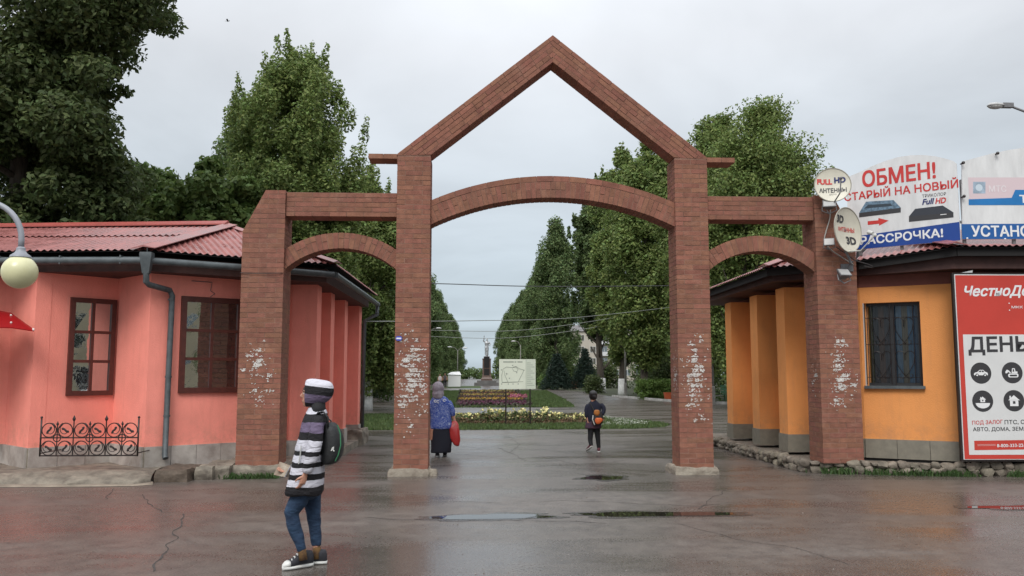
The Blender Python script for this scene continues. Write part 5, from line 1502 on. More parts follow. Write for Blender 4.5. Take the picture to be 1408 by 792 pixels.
# round icons: car, bulldozer, house on a plot, house
def icon(px, py, kind):
    u, z = on_wall(pf, px, py); r = .163
    d = flat_poly(pf, circle_pts(u, z, r, 32), .0045, M_INK, ps, 'icon_disc')
    def pl(pts, n=.006, m=M_LET): flat_poly(pf, [(u + a * r, z + b * r) for a, b in pts], n, m, d, 'icon_shape')
    def cir(a, b, q, n=.0075, m=M_INK): flat_poly(pf, circle_pts(u + a * r, z + b * r, q * r, 14), n, m, d, 'icon_shape')
    if kind == 'car':
        pl([(-.66, -.2), (.66, -.2), (.64, .02), (.5, .1), (.42, .12), (.22, .3), (-.12, .3), (-.34, .1), (-.58, .04), (-.68, -.06)])
        pl([(-.24, .1), (.02, .1), (.02, .24), (-.1, .24)], .0075, M_INK); pl([(.08, .1), (.34, .1), (.2, .24), (.08, .24)], .0075, M_INK)
        cir(-.38, -.2, .16); cir(.38, -.2, .16); cir(-.38, -.2, .08, .009, M_LET); cir(.38, -.2, .08, .009, M_LET)
    elif kind == 'dozer':
        pl([(-.4, -.36), (-.3, -.44), (.48, -.44), (.58, -.34), (.58, -.16), (.48, -.08), (-.3, -.08), (-.4, -.16)])
        pl([(-.22, -.34), (.4, -.34), (.46, -.26), (.4, -.18), (-.22, -.18), (-.28, -.26)], .0075, M_INK)
        pl([(-.06, -.06), (.5, -.06), (.5, .12), (.32, .12), (.26, .42), (-.0, .42)]); pl([(.05, .1), (.2, .1), (.18, .34), (.07, .34)], .0075, M_INK)
        pl([(-.12, .0), (-.3, .2), (-.5, .3), (-.68, .06), (-.6, -.08), (-.44, .0), (-.38, .1), (-.2, -.06)])
    elif kind == 'plot':
        pl([(.68 * math.cos(a), -.18 + .5 * math.sin(a)) for a in np.linspace(PI, 2 * PI, 16)])
        pl([(-.22, -.1), (.22, -.1), (.22, .16), (-.22, .16)]); pl([(-.32, .14), (.32, .14), (0, .42)]); cir(0, .06, .07); pl([(-.22, .22), (-.22, .38), (-.14, .38), (-.14, .3)])
    else:
        pl([(-.4, -.5), (.4, -.5), (.4, .08), (-.4, .08)]); pl([(-.56, .04), (.56, .04), (0, .52)]); pl([(-.42, .12), (-.42, .46), (-.28, .46), (-.28, .3)]); pl([(-.12, -.28), (.12, -.28), (.12, -.04), (-.12, -.04)], .0075, M_INK)
icon(1348.5, 513, 'car'); icon(1391.5, 512.5, 'dozer'); icon(1351, 551.5, 'plot'); icon(1394, 551, 'house')
icon(1434, 512, 'car'); icon(1437, 550.5, 'house')
wtext(pf, 'ПОД ЗАЛОГ', (1337, 585), (1379, 583.5), (1337, 578.5), .0045, M_RED, ps, .012)
wtext(pf, 'ПТС, СПЕЦТЕХНИКИ', (1381.5, 584.5), (1468, 583), (1381.5, 577.5), .0045, M_INK, ps, .012)
wtext(pf, 'АВТО, ДОМА, ЗЕМЛИ', (1338, 594), (1419, 593), (1338, 587.5), .0045, M_INK, ps, .012)
wpoly(pf, [(1340, 619), (1480, 617), (1480, 604), (1339.5, 606)], .0045, MATS['poster_red'], ps, 'phone_strip')
wtext(pf, '8-800-333-22-34', (1371, 615), (1416, 614.3), (1371, 610.6), .006, M_LET, ps, .02)
for k in range(2): wpoly(pf, [(1344, 611.6 + 1.6 * k), (1369, 611.3 + 1.6 * k), (1369, 610.6 + 1.6 * k), (1344, 610.9 + 1.6 * k)], .006, mat('faint_print', (.6, .3, .28), rough=.5), ps, 'small_print')
mb = MB(); mb.add([pf.at(p0 + .12, 3.128, -.02), pf.at(p0 + .3, 3.128, -.02), pf.at(p0 + .3, 3.165, -.01)], [(0, 1, 2)]); mb.build('torn_corner', M_LET, ps)

# ------------------------------------------------------------------ satellite dishes on the outer pier
M_DISH = mat('dish_cream', (.60, .57, .47), rough=.45, var=.08, scale=4)
def dish(name, label, c, rad, aim, lines):
    """shallow bowl facing aim; lettering laid on the bowl"""
    c = Vector(c); z = Vector(aim).normalized(); x = Vector((0, 0, 1)).cross(z).normalized(); y = z.cross(x)
    t = thing(name, label, 'satellite dish', c - z * .2)
    dep = lambda q: .16 * rad * (q * q - 1)
    mb = MB(); n = 32; rings = []
    for q in (1.0, .97, .85, .65, .4, .15, .02): rings.append([c + (x * math.cos(a) + y * math.sin(a)) * rad * q + z * dep(q) for a in [2 * PI * k / n for k in range(n)]])
    back = [[p - z * .012 for p in r_] for r_ in rings[::-1]]
    mb.loft(back + rings, True); mb.build('bowl', M_DISH, t, smooth=True, sharp=60)
    mb = MB(); mb.tube([c + (x * math.cos(a) + y * math.sin(a)) * rad + z * 0 for a in np.linspace(0, 2 * PI, 33)], .008, 6); mb.build('rim', mat('dish_rim', (.32, .30, .25), rough=.5), t)
    mb = MB(); mb.tube([c - z * .05, c - z * .16, c - z * .2 - Vector((0, 0, .1))], .022, 8); mb.box(c - z * .125, (.1, .06, .1)); mb.build('mount', M_POST, t)
    for body, cx, cy, w, h, m, wt in lines:
        vs, fs = text_mesh(body, wt); xs = [v[0] for v in vs]; ys = [v[1] for v in vs]; P = []
        for a, b in vs:
            s = cx + ((a - min(xs)) / (max(xs) - min(xs)) - .5) * w; u = cy + ((b - min(ys)) / (max(ys) - min(ys)) - .5) * h; q = math.hypot(s, u)
            P.append(c + (x * s + y * u) * rad + z * (dep(min(q, 1)) + .006))
        mb = MB(); mb.add(P, fs); mb.build('lettering', m, t)
    return t, x, y, z
M_LRED = mat('letter_red', (.55, .03, .03), rough=.5)
d1 = at_y(1145, 254, 13.22)
T1, x1_, y1_, z1_ = dish('satellite_dish', 'round cream satellite dish lettered FULLHD on top of the brick outer pier', d1, .278, (-.25, -1, .12), [('FULL', -.42, .22, .84, .32, M_LRED, .045), ('HD', .42, .30, .62, .34, M_NAVY, .05), ('АНТЕННЫ', .0, -.30, 1.5, .28, M_INK, .03), ('ДОСТУП', .0, -.56, .4, .1, M_INK, .0)])
mb = MB(); mb.tube([d1 - Vector((0, 0, .30)), d1 + Vector((-.02, -.30, -.20)), d1 + Vector((-.01, -.34, .02))], .010, 6); mb.ball(d1 + Vector((-.01, -.33, .03)), (.025, .045, .025), 8, 6); mb.build('receiver_arm', M_POST, T1)
d2 = at_y(1166, 316, 13.05)
T2, x2_, y2_, z2_ = dish('satellite_dish', 'narrow seen cream satellite dish lettered 3D on the face of the brick outer pier', d2, .355, (.54, -.84, .02), [('3D', -.42, .46, .6, .34, M_INK, .045), ('АНТЕННЫ', .0, .03, 1.2, .2, M_LRED, .02), ('3D', .32, -.45, .64, .36, M_INK, .045)])
T2.children[0].scale = (1, 1, 1)
lnb = d2 + z2_ * .42 - Vector((0, 0, .12))
mb = MB(); mb.tube([d2 - Vector((0, 0, .34)) , d2 + z2_ * .2 - Vector((0, 0, .36)), lnb - Vector((0, 0, .06)), lnb], .011, 6); mb.tube([lnb, lnb - z2_ * .08 + Vector((0, 0, .03))], [.028, .034], 8); mb.ball(lnb + Vector((.03, 0, -.03)), .03, 8, 6); mb.build('receiver_arm', mat('receiver_white', (.5, .5, .47), rough=.5), T2)
mb = MB(); b_ = Vector((6.0, 13.43, d2.z - .55)); mb.tube([b_ + Vector((0, .02, 0)), b_ + Vector((-.02, -.2, .05)), d2 - z2_ * .16 - Vector((0, 0, .1))], .02, 8); mb.tube([b_ + Vector((-.12, 0, -.12)), b_ + Vector((.02, -.18, .08))], .012, 6); mb.box(b_ + Vector((0, .005, 0)), (.2, .02, .12)); mb.build('wall_bracket', M_POST, T2)
# floodlights below them
M_LENS = mat('floodlight_glass', (.35, .35, .34), rough=.35)
def floodlight(label, c, yaw, tilt, s=1.0):
    c = Vector(c); t = thing('floodlight', label, 'floodlight', c, None); rot = Matrix.Rotation(yaw, 3, 'Z') @ Matrix.Rotation(tilt, 3, 'X')
    def P(v): return c + rot @ (Vector(v) * s)
    mb = MB(); mb.loft([[P((sx * w, y, sz * h)) for sx, sz in ((-1, -1), (1, -1), (1, 1), (-1, 1))] for y, w, h in ((-.06, .10, .075), (-.04, .10, .075), (.03, .06, .045), (.07, .05, .035))]); mb.build('housing', M_POST, t)
    mb = MB(); mb.add([P((sx * .088, -.062, sz * .064)) for sx, sz in ((-1, -1), (1, -1), (1, 1), (-1, 1))], [(0, 1, 2, 3)]); mb.build('lens', M_LENS, t)
    mb = MB(); mb.tube([P((-.1, 0, 0)), P((-.11, .03, -.09)), P((0, .08, -.11)), P((.11, .03, -.09)), P((.1, 0, 0))], .008, 5); mb.tube([P((0, .08, -.11)), c + Vector((.02, .14, -.06))], .01, 5); mb.build('bracket', M_POST, t)
floodlight('top floodlight tucked under the round FULLHD dish', at_y(1140, 282, 13.25), -.3, -.5)
floodlight('middle floodlight beside the 3D dish', at_y(1140, 334, 13.3), -.4, -.3, .8)
floodlight('lowest floodlight below the 3D dish on the brick pier', at_y(1159, 378, 13.2), .2, -.75)
def cable(name, pts, r, label, m=None, cat='cable', n=24, group=None):
    pts = [Vector(p) for p in pts]; P = []
    for i in range(len(pts) - 1):
        p0_, p1_, p2_, p3_ = pts[max(i - 1, 0)], pts[i], pts[i + 1], pts[min(i + 2, len(pts) - 1)]
        for k in range(8):
            t = k / 8; P.append(.5 * ((2 * p1_) + (p2_ - p0_) * t + (2 * p0_ - 5 * p1_ + 4 * p2_ - p3_) * t * t + (3 * p1_ - p0_ - 3 * p2_ + p3_) * t ** 3))
    P.append(pts[-1]); mb = MB(); mb.tube(P, r, 5); return mb.build(name, m or mat('cable_grey', (.35, .33, .3), rough=.6), None, smooth=True, loc=pts[0], label=label, cat=cat, group=group)
cable('antenna_cable', [at_y(x, y, 13.42) for x, y in ((1142, 285), (1141, 300), (1136, 318), (1134, 330), (1141, 342), (1158, 354), (1174, 364))], .011, 'pale cable looping down the pier from the round dish')
cable('antenna_cable', [at_y(1150, 340, 13.4), at_y(1165, 350, 13.35), at_y(1176, 358, 13.3), at_y(1195, 364, 13.25), at_y(1200, 368, 13.25), at_y(1188, 366, 13.3)], .008, 'dark cable coiling at the pier corner under the 3D dish', M_IRON)
cable('wall_wire', [at_y(330, 375, 13.43), at_y(350, 376, 13.43), at_y(385, 375.5, 13.43), at_y(388, 376, 13.5)], .006, 'thin wire stapled across the brick outer pier beside the pink kiosk', M_IRON)

# ------------------------------------------------------------------ lamps
gl = at_y(27, 374, 9.3)
lt = thing('globe_lamp', 'cream globe lamp hanging from a curved grey arm at the picture edge', 'lamp', (-6.1, 9.3, 0))
mb = MB(); mb.ball(gl, .178, 28, 20); mb.build('globe', mat('opal_globe', (.62, .60, .36), rough=.25, var=.05, scale=8), lt, smooth=True)
mb = MB(); mb.lathe([(.03, .27), (.045, .255), (.045, .235), (.06, .205), (.10, .175), (.105, .155), (.085, .15)], gl, 16); mb.build('cap', mat('lamp_grey', (.26, .27, .30), rough=.45, var=.1, scale=6), lt, smooth=True, sharp=40)
mb = MB(); P = [gl + Vector((0, 0, .26))]
for k in range(0, 13):
    a = PI * k / 12 * .62; P.append(gl + Vector((-.42 + .42 * math.cos(a), 0, .34 + .42 * math.sin(a))))
P += [Vector((-5.95, 9.3, 2.9)), Vector((-6.1, 9.3, 2.2)), Vector((-6.1, 9.3, 0))]
mb.tube(P, [.03] * (len(P) - 3) + [.04, .05, .06], 10); mb.build('arm', MATS['lamp_grey'], lt, smooth=True)
hd = at_y(1374, 146, 20.0); sl = thing('street_lamp', 'cobra head street lamp reaching in at the top of the picture edge', 'lamp', (14.6, 20.3, 0))
mb = MB(); mb.loft([[hd + Vector((u, .12 * w * sy, zt * (1 if sy_ > 0 else 1))) for (sy, zt, sy_) in ((-1, 0, 1), (-.7, .07 * w, 1), (0, .10 * w, 1), (.7, .07 * w, 1), (1, 0, 1))] for u, w in ((-.3, .25), (-.24, .8), (-.1, 1.0), (.05, .8), (.1, .6))]); mb.build('hood', mat('lamp_hood', (.42, .42, .41), rough=.4), sl, smooth=True)
mb = MB(); mb.ball(hd + Vector((-.1, 0, -.005)), (.19, .11, .07), 14, 8); mb.build('lamp_glass', mat('lamp_glass', (.5, .5, .48), rough=.1), sl, smooth=True)
mb = MB(); mb.box(hd + Vector((.2, 0, .02)), (.26, .13, .11)); mb.build('ballast_box', M_POST, sl)
mb = MB(); mb.tube([hd + Vector((.3, 0, 0)), hd + Vector((1.2, .1, -.28)), hd + Vector((2.0, .2, -.75)), Vector((14.6, 20.3, hd.z - 1.4)), Vector((14.6, 20.3, 0))], [.03, .03, .035, .07, .1], 8); mb.build('pole', M_POST, sl, smooth=True)

# ------------------------------------------------------------------ map board
bl, br = Vector((1.01, 26.4, 0)), Vector((1.76, 26.5, 0)); bf = Frame((.78, 26.38), (1.93, 26.5))
bt = thing('map_board', 'pale map board on two thin black posts by the flower bed', 'sign', (1.35, 26.45, 0))
for p in (bl, br):
    mb = MB(); mb.tube([p, p + Vector((0, 0, 2.0))], .022, 8); mb.build('post', M_IRON, bt)
uL, zB = on_wall(bf, 686, 535); uR, zT = on_wall(bf, 736, 494)
mb = MB(); mb.fbox(bf, uL, uR, zB, zT, .03, .05); mb.build('panel', mat('map_pale_green', (.62, .66, .55), rough=.5, var=.05, scale=3), bt)
M_MAPL = mat('map_line', (.22, .25, .21), rough=.6)
def stroke(pp, r=.006, m=M_MAPL, name='map_line'):
    mb = MB(); mb.tube([bf.at(uL + (uR - uL) * a, zB + (zT - zB) * b, .052) for a, b in pp], r, 4); mb.build(name, m, bt)
flat_poly(bf, [(uL + (uR - uL) * a, zB + (zT - zB) * b) for a, b in ((.735, .01), (.995, .01), (.995, .99), (.735, .99))], .052, mat('map_side_panel', (.53, .58, .48), rough=.5), bt, 'legend_panel')
stroke([(.735, 0), (.735, 1)], .004)
for k in range(12): flat_poly(bf, [(uL + (uR - uL) * a, zB + (zT - zB) * b) for a, b in ((.76, .12 + k * .068), (.97 - .05 * (k % 3), .12 + k * .068), (.97 - .05 * (k % 3), .135 + k * .068), (.76, .135 + k * .068))], .0535, M_MAPL, bt, 'legend_line')
# the title is too small to read: short dark dashes where its words stand
for a, b in ((.11, .40), (.42, .47), (.50, .64)): flat_poly(bf, [(uL + (uR - uL) * q, zB + (zT - zB) * w) for q, w in ((a, .89), (b, .89), (b, .925), (a, .925))], .052, M_MAPL, bt, 'title_line')
stroke([(.08, .22), (.07, .45), (.1, .66), (.2, .74), (.34, .72), (.46, .76), (.55, .68), (.68, .64), (.62, .48), (.52, .24), (.3, .23), (.08, .22)], .007)
stroke([(.24, .24), (.16, .45), (.13, .62)]); stroke([(.36, .7), (.4, .6), (.48, .58), (.52, .66), (.46, .74), (.38, .72)]); stroke([(.08, .23), (.66, .25)], .005); stroke([(.18, .46), (.24, .52)], .005)
for a, b in ((.07, .17), (.25, .17), (.38, .17), (.52, .17), (.28, .36), (.2, .52), (.37, .79), (.48, .55), (.06, .64), (.68, .63)): flat_poly(bf, circle_pts(uL + (uR - uL) * a, zB + (zT - zB) * b, .018, 8), .052, M_MAPL, bt, 'map_mark')

# ------------------------------------------------------------------ monument at the end of the axis
MX, MY = 1.95, 122.0
mo = thing('monument', 'dark stepped pedestal with plaques at the end of the avenue', 'monument', (MX, MY, 0))
M_GRAN = mat('brown_granite', (.12, .075, .058), rough=.45, var=.25, scale=2); M_GDK = mat('dark_granite', (.02, .018, .018), rough=.3); M_GSTEP = mat('grey_step', (.13, .125, .12), rough=.8, var=.2, scale=1)
mb = MB(); mb.bx(MX - 1.75, MX + 1.75, MY - 1.75, MY + 1.75, 0, .42); mb.build('step', M_GSTEP, mo)
mb = MB(); mb.bx(MX - 1.35, MX + 1.35, MY - 1.35, MY + 1.35, .42, .72); mb.build('step', M_GSTEP, mo)
mb = MB(); mb.loft([[(MX + s * a, MY + t_ * a, z) for s, t_ in ((-1, -1), (1, -1), (1, 1), (-1, 1))] for a, z in ((.78, .72), (.78, .95), (.66, 1.15), (.6, 1.6), (.58, 3.6), (.62, 3.66), (.62, 3.8), (.45, 3.82))]); mb.build('pedestal', M_GRAN, mo)
mb = MB(); mb.bx(MX - .38, MX + .38, MY - .64, MY - .55, 2.5, 4.05); mb.build('plaque', M_GDK, mo)
mb = MB(); mb.bx(MX - .38, MX + .38, MY - .66, MY - .55, 1.45, 2.36); mb.build('plaque', M_GDK, mo)
mb = MB(); mb.bx(MX - .42, MX + .42, MY - .42, MY + .42, 3.8, 4.1); mb.build('cap_stone', M_GRAN, mo)
# ------------------------------------------------------------------ poles, wires, benches and bins
M_POLEC = mat('pole_concrete', (.2, .19, .17), rough=.9, var=.2, scale=3)
def pole(label, x, y, h, r=.12, lamps=(), name='lamp_post'):
    t = thing(name, label, 'pole', (x, y, 0)); b = Vector((x, y, 0))
    mb = MB(); mb.tube([b, b + Vector((0, 0, h))], [r, r * .65], 9); mb.build('post', M_POLEC, t, smooth=True)
    mb = MB(); mb.lathe([(r * 1.25, 0), (r * 1.25, .9), (r * 1.05, .95)], b, 9); mb.build('foot_sleeve', M_POLEC, t)
    for dx, dz in lamps:
        e = b + Vector((dx, 0, h + dz)); mb = MB(); mb.tube([b + Vector((0, 0, h - .1)), b + Vector((dx * .5, 0, h + dz * .8)), e], .035, 6); mb.build('arm', M_POLEC, t)
        mb = MB(); mb.ball(e + Vector((math.copysign(.22, dx), 0, -.02)), (.32, .13, .09), 10, 6); mb.build('lamp_head', mat('lamp_head_pale', (.6, .6, .58), rough=.3), t, smooth=True)
    return t
pole('thick concrete pole standing by the kerb behind the orange kiosk', 12.55, 45.0, 7.6, .17, name='utility_pole')
pole('thin grey lamp post beside the trimmed hedge', 10.95, 61.5, 6.3, .09)
pole('short plain post near the low round bush', 8.4, 93, 2.6, .07, name='fence_post')
pole('far lamp post with pale lamp head over the map board', 6.2, 112, 5.4, .08, ((-.7, .5),))
pole('far lamp post with twin lamp heads beside the white tent', -1.9, 108, 4.6, .07, ((-.8, .4), (.7, .3)))
pole('lamp post hidden in the left avenue trees with its lamp head showing', -4.6, 92, 6.1, .08, ((.7, .4),))
pole('thin post in the shade between the trunks of the left avenue', -5.7, 80, 5.0, .06, name='fence_post')
M_WIRE = mat('pale_wire', (.22, .23, .21), rough=.6); M_WIRED = mat('dark_wire', (.03, .03, .03), rough=.6)
cable('power_line', [at_y(430, 386, 40), at_y(600, 390, 40), at_y(760, 394, 40), at_y(1010, 392, 40)], .022, 'thick dark power line high across the avenue', M_WIRED, 'wire')
cable('power_line', [Vector((-2.5, 20.1, 2.78)), at_y(650, 441, 27), at_y(800, 436, 35), at_y(985, 415, 44.9)], .012, 'pale wire strung from the pink kiosk corner across to the concrete pole', M_WIRE, 'wire')
cable('power_line', [at_y(590, 454, 60), at_y(700, 455, 60), at_y(800, 444, 60), at_y(935, 420, 60)], .018, 'upper of the two thin wires low across the avenue', M_WIRE, 'wire')
cable('power_line', [at_y(560, 461, 62), at_y(690, 465, 62), at_y(800, 453, 62), at_y(862, 440, 61.6)], .018, 'lower of the two thin wires sagging towards the lamp post', M_WIRE, 'wire')
def bench(label, x, y, rz, m, group=None):
    t = thing('park_bench', label, 'bench', (x, y, 0)); b = Vector((x, y, 0)); rot = Matrix.Rotation(rz, 3, 'Z')
    def bxr(name, c, s, tilt=0):
        mb = MB(); mb.box(b + rot @ Vector(c), s, rot @ Matrix.Rotation(tilt, 3, 'X')); mb.build(name, m, t)
    for k in range(3): bxr('seat_slat', (0, -.16 + k * .16, .45), (1.7, .12, .04))
    for k in range(3): bxr('back_slat', (0, .26 + .05 * k, .58 + k * .16), (1.7, .035, .12), -.25)
    for s in (-.65, .65):
        bxr('leg', (s, -.17, .22), (.06, .05, .44)); bxr('leg', (s, .2, .22), (.06, .05, .44)); bxr('back_post', (s, .3, .68), (.06, .04, .56), -.25)
bench('light blue park bench half hidden behind the pink kiosk', -8.6, 72, .9, mat('bench_blue', (.25, .36, .42), rough=.6))
bench('green park bench beside the concrete pole behind the orange kiosk', 14.7, 47.5, 0, mat('bench_green', (.04, .13, .055), rough=.6))
def bin_(label, x, y, s):
    t = thing('litter_bin', label, 'bin', (x, y, 0)); b = Vector((x, y, 0)); m = mat('bin_orange', (.42, .085, .03), rough=.6, var=.2, scale=5)
    mb = MB(); mb.loft([[b + Vector((w * sx, w * sy, z)) for sx, sy in ((-1, -1), (1, -1), (1, 1), (-1, 1))] for w, z in ((.15 * s, .08), (.21 * s, .5 * s), (.19 * s, .5 * s), (.14 * s, .12))]); mb.build('tub', m, t)
    mb = MB(); mb.bx(x - .1, x + .1, y - .1, y + .1, 0, .09); mb.build('foot', M_IRON, t)
bin_('orange litter bin at the end of the trimmed hedge', 11.5, 50.6, 1.0)
bin_('small orange litter bin far down the path under the spruce', 11.0, 93, 1.6)
# white tent with open front rail
t = thing('market_tent', 'small white tent beside the left avenue trees', 'tent', (-2.2, 104, 0)); M_TENT = mat('tent_white', (.7, .7, .7), rough=.6, var=.04, scale=1)
mb = MB(); mb.bx(-2.95, -1.45, 103.4, 105.2, .12, 1.55); mb.build('tent_wall', M_TENT, t)
mb = MB(); mb.loft([[(-3.05, 103.3, 1.56), (-1.38, 103.3, 1.5), (-1.38, 105.3, 1.5), (-3.05, 105.3, 1.56)], [(-2.6, 103.7, 1.85), (-1.6, 103.7, 1.9), (-1.6, 104.9, 1.9), (-2.6, 104.9, 1.85)]]); mb.build('tent_roof', M_TENT, t)
for x in (-2.95, -1.45):
    mb = MB(); mb.tube([(x, 103.4, 0), (x, 103.4, .2)], .03, 6); mb.build('leg', M_POST, t)

# ------------------------------------------------------------------ far apartment block
def block(label, x, y, w, d, floors, fh, rz, wall, cols, wmat, roofm):
    t = thing('apartment_building', label, 'building', (x, y, 0)); t.rotation_euler = (0, 0, rz); H = floors * fh + .8
    def child(mb, name, m, p=t):
        o = bpy.data.objects.new(name, mb.mesh(name, m)); return link(o, p)
    mb = MB(); mb.bx(-w / 2, w / 2, 0, d, 0, H); child(mb, 'wall', wall)
    mb = MB(); mb.loft([[(-w / 2 - .4, -.4, H), (w / 2 + .4, -.4, H), (w / 2 + .4, d + .4, H), (-w / 2 - .4, d + .4, H)], [(-w / 2 + 1, d * .35, H + 1.8), (w / 2 - 1, d * .35, H + 1.8), (w / 2 - 1, d * .65, H + 1.8), (-w / 2 + 1, d * .65, H + 1.8)]]); child(mb, 'roof', roofm)
    mw = MB(); mw.bx(-.75, .75, -.06, .02, 0, 1.5); mw = mw.mesh('window', mat('far_window_frame', (.55, .55, .53), rough=.6))
    mp = MB(); mp.bx(-.66, -.04, -.075, -.05, .08, 1.42); mp.bx(.04, .66, -.075, -.05, .08, 1.42); mp = mp.mesh('pane', wmat)
    mbal = MB(); mbal.bx(-1.3, 1.3, -1.0, .02, -.9, .1); mbal = mbal.mesh('balcony', mat('balcony_white', (.55, .55, .55), rough=.7))
    for f in range(floors):
        for c in range(cols):
            o = bpy.data.objects.new('window', mw); o.location = (-w / 2 + (c + .5) * w / cols, 0, f * fh + 1.3); link(o, t)
            link(bpy.data.objects.new('pane', mp), o)
            if f and c % 3 == 1:
                b_ = bpy.data.objects.new('balcony', mbal); b_.location = o.location; link(b_, t)
    return t
M_FARW = glass_mat('far_window_glass', (.03, .035, .04))
block('pale apartment block showing between the spruce and the leaning poplar', 33, 215, 26, 12, 4, 2.9, 0, mat('cream_block', (.42, .38, .32), rough=.9, var=.1, scale=.3), 9, M_FARW, mat('slate_roof', (.16, .15, .15), rough=.9, var=.2, scale=.5))
block('cream apartment tower across the street mirrored in the kiosk windows', 44, -17, 34, 14, 9, 2.9, R(-120), mat('yellow_block', (.52, .44, .30), rough=.9, var=.12, scale=.4), 10, M_FARW, MATS['slate_roof'])
# ------------------------------------------------------------------ estate car parked in the side street, mirrored in the kiosk window
def car(label, x, y, rz):
    t = thing('parked_car', label, 'car', (x, y, 0)); t.rotation_euler = (0, 0, rz); M_CW = mat('car_white', (.7, .7, .7), rough=.25, coat=.6); M_TYRE = mat('tyre', (.015, .015, .015), rough=.8); M_CG = glass_mat('car_glass', (.01, .012, .014))
    def ch(mb, name, m, p=t, sm=False):
        o = bpy.data.objects.new(name, mb.mesh(name, m, (0, 0, 0), sm)); return link(o, p)
    def sec(u, w, z0, z1, r=.08): return [(u, -w, z0), (u, w, z0), (u, w, z1 - r), (u, w - r, z1), (u, -w + r, z1), (u, -w, z1 - r)]
    mb = MB(); mb.loft([sec(u, w, a, b) for u, w, a, b in ((-2.2, .7, .35, .7), (-2.1, .82, .25, .85), (-.9, .86, .2, .95), (1.9, .86, .2, .98), (2.2, .82, .3, .95), (2.25, .75, .4, .8))]); body_ = ch(mb, 'body', M_CW)
    mb = MB(); mb.loft([[(u0, -.8, .93), (u0, .8, .93), (u0 + d, .62, z), (u0 + d, -.62, z)] for u0, d, z in ((-1.05, .7, 1.45), (2.15, -.2, 1.45))]); ch(mb, 'cabin', M_CW)
    for s in (-1, 1):
        for u0, u1 in ((-.55, .35), (.42, 1.2), (1.27, 1.9)):
            mb = MB(); mb.add([(u0, s * .80, .98), (u1, s * .80, .98), (u1 - (.0 if u1 < 1.5 else .12), s * .665, 1.38), (u0 + (.35 if u0 < 0 else 0), s * .665, 1.38)], [(0, 1, 2, 3)]); ch(mb, 'window', M_CG)
        for u in (-1.4, 1.35):
            mb = MB(); mb.tube([(u, s * .68, .31), (u, s * .87, .31)], .31, 18); w_ = ch(mb, 'wheel', M_TYRE); mb = MB(); mb.tube([(u, s * .86, .31), (u, s * .88, .31)], .19, 12); ch(mb, 'rim', M_POST, w_)
        mb = MB(); mb.bx(-2.2, -2.08, s * .6 - .15, s * .6 + .15, .62, .78); ch(mb, 'headlight', M_LENS)
car('white estate car parked in the side street, mirrored in the pink kiosk window', 17.5, 4.4, R(72))
# ------------------------------------------------------------------ people
M_SKIN = mat('skin', (.42, .21, .14), rough=.55, var=.06, scale=30)
def remesh(mb, voxel, smooth=3):
    me = mb.mesh('body_raw', [])
    o = bpy.data.objects.new('body_raw', me); COL.objects.link(o)
    md = o.modifiers.new('r', 'REMESH'); md.mode = 'VOXEL'; md.voxel_size = voxel
    if smooth:
        s = o.modifiers.new('s', 'SMOOTH'); s.factor = .5; s.iterations = smooth
    dg = bpy.context.evaluated_depsgraph_get(); dg.update()
    new = bpy.data.meshes.new_from_object(o.evaluated_get(dg))
    bpy.data.objects.remove(o)
    vs = [tuple(v.co) for v in new.vertices]; fs = [tuple(p.vertices) for p in new.polygons]
    out_ = MB(); out_.v = vs; out_.f = fs; out_.m = [0] * len(fs); bpy.data.meshes.remove(new)
    return out_
def ellring(c, ax, ay, a, b, n=20, p=2.0):
    """superellipse ring in the plane of ax, ay"""
    c = Vector(c); P = []
    for k in range(n):
        t = 2 * PI * k / n; cs, sn = math.cos(t), math.sin(t)
        P.append(c + ax * (a * math.copysign(abs(cs) ** (2 / p), cs)) + ay * (b * math.copysign(abs(sn) ** (2 / p), sn)))
    return P
X_, Y_, Z_ = Vector((1, 0, 0)), Vector((0, 1, 0)), Vector((0, 0, 1))
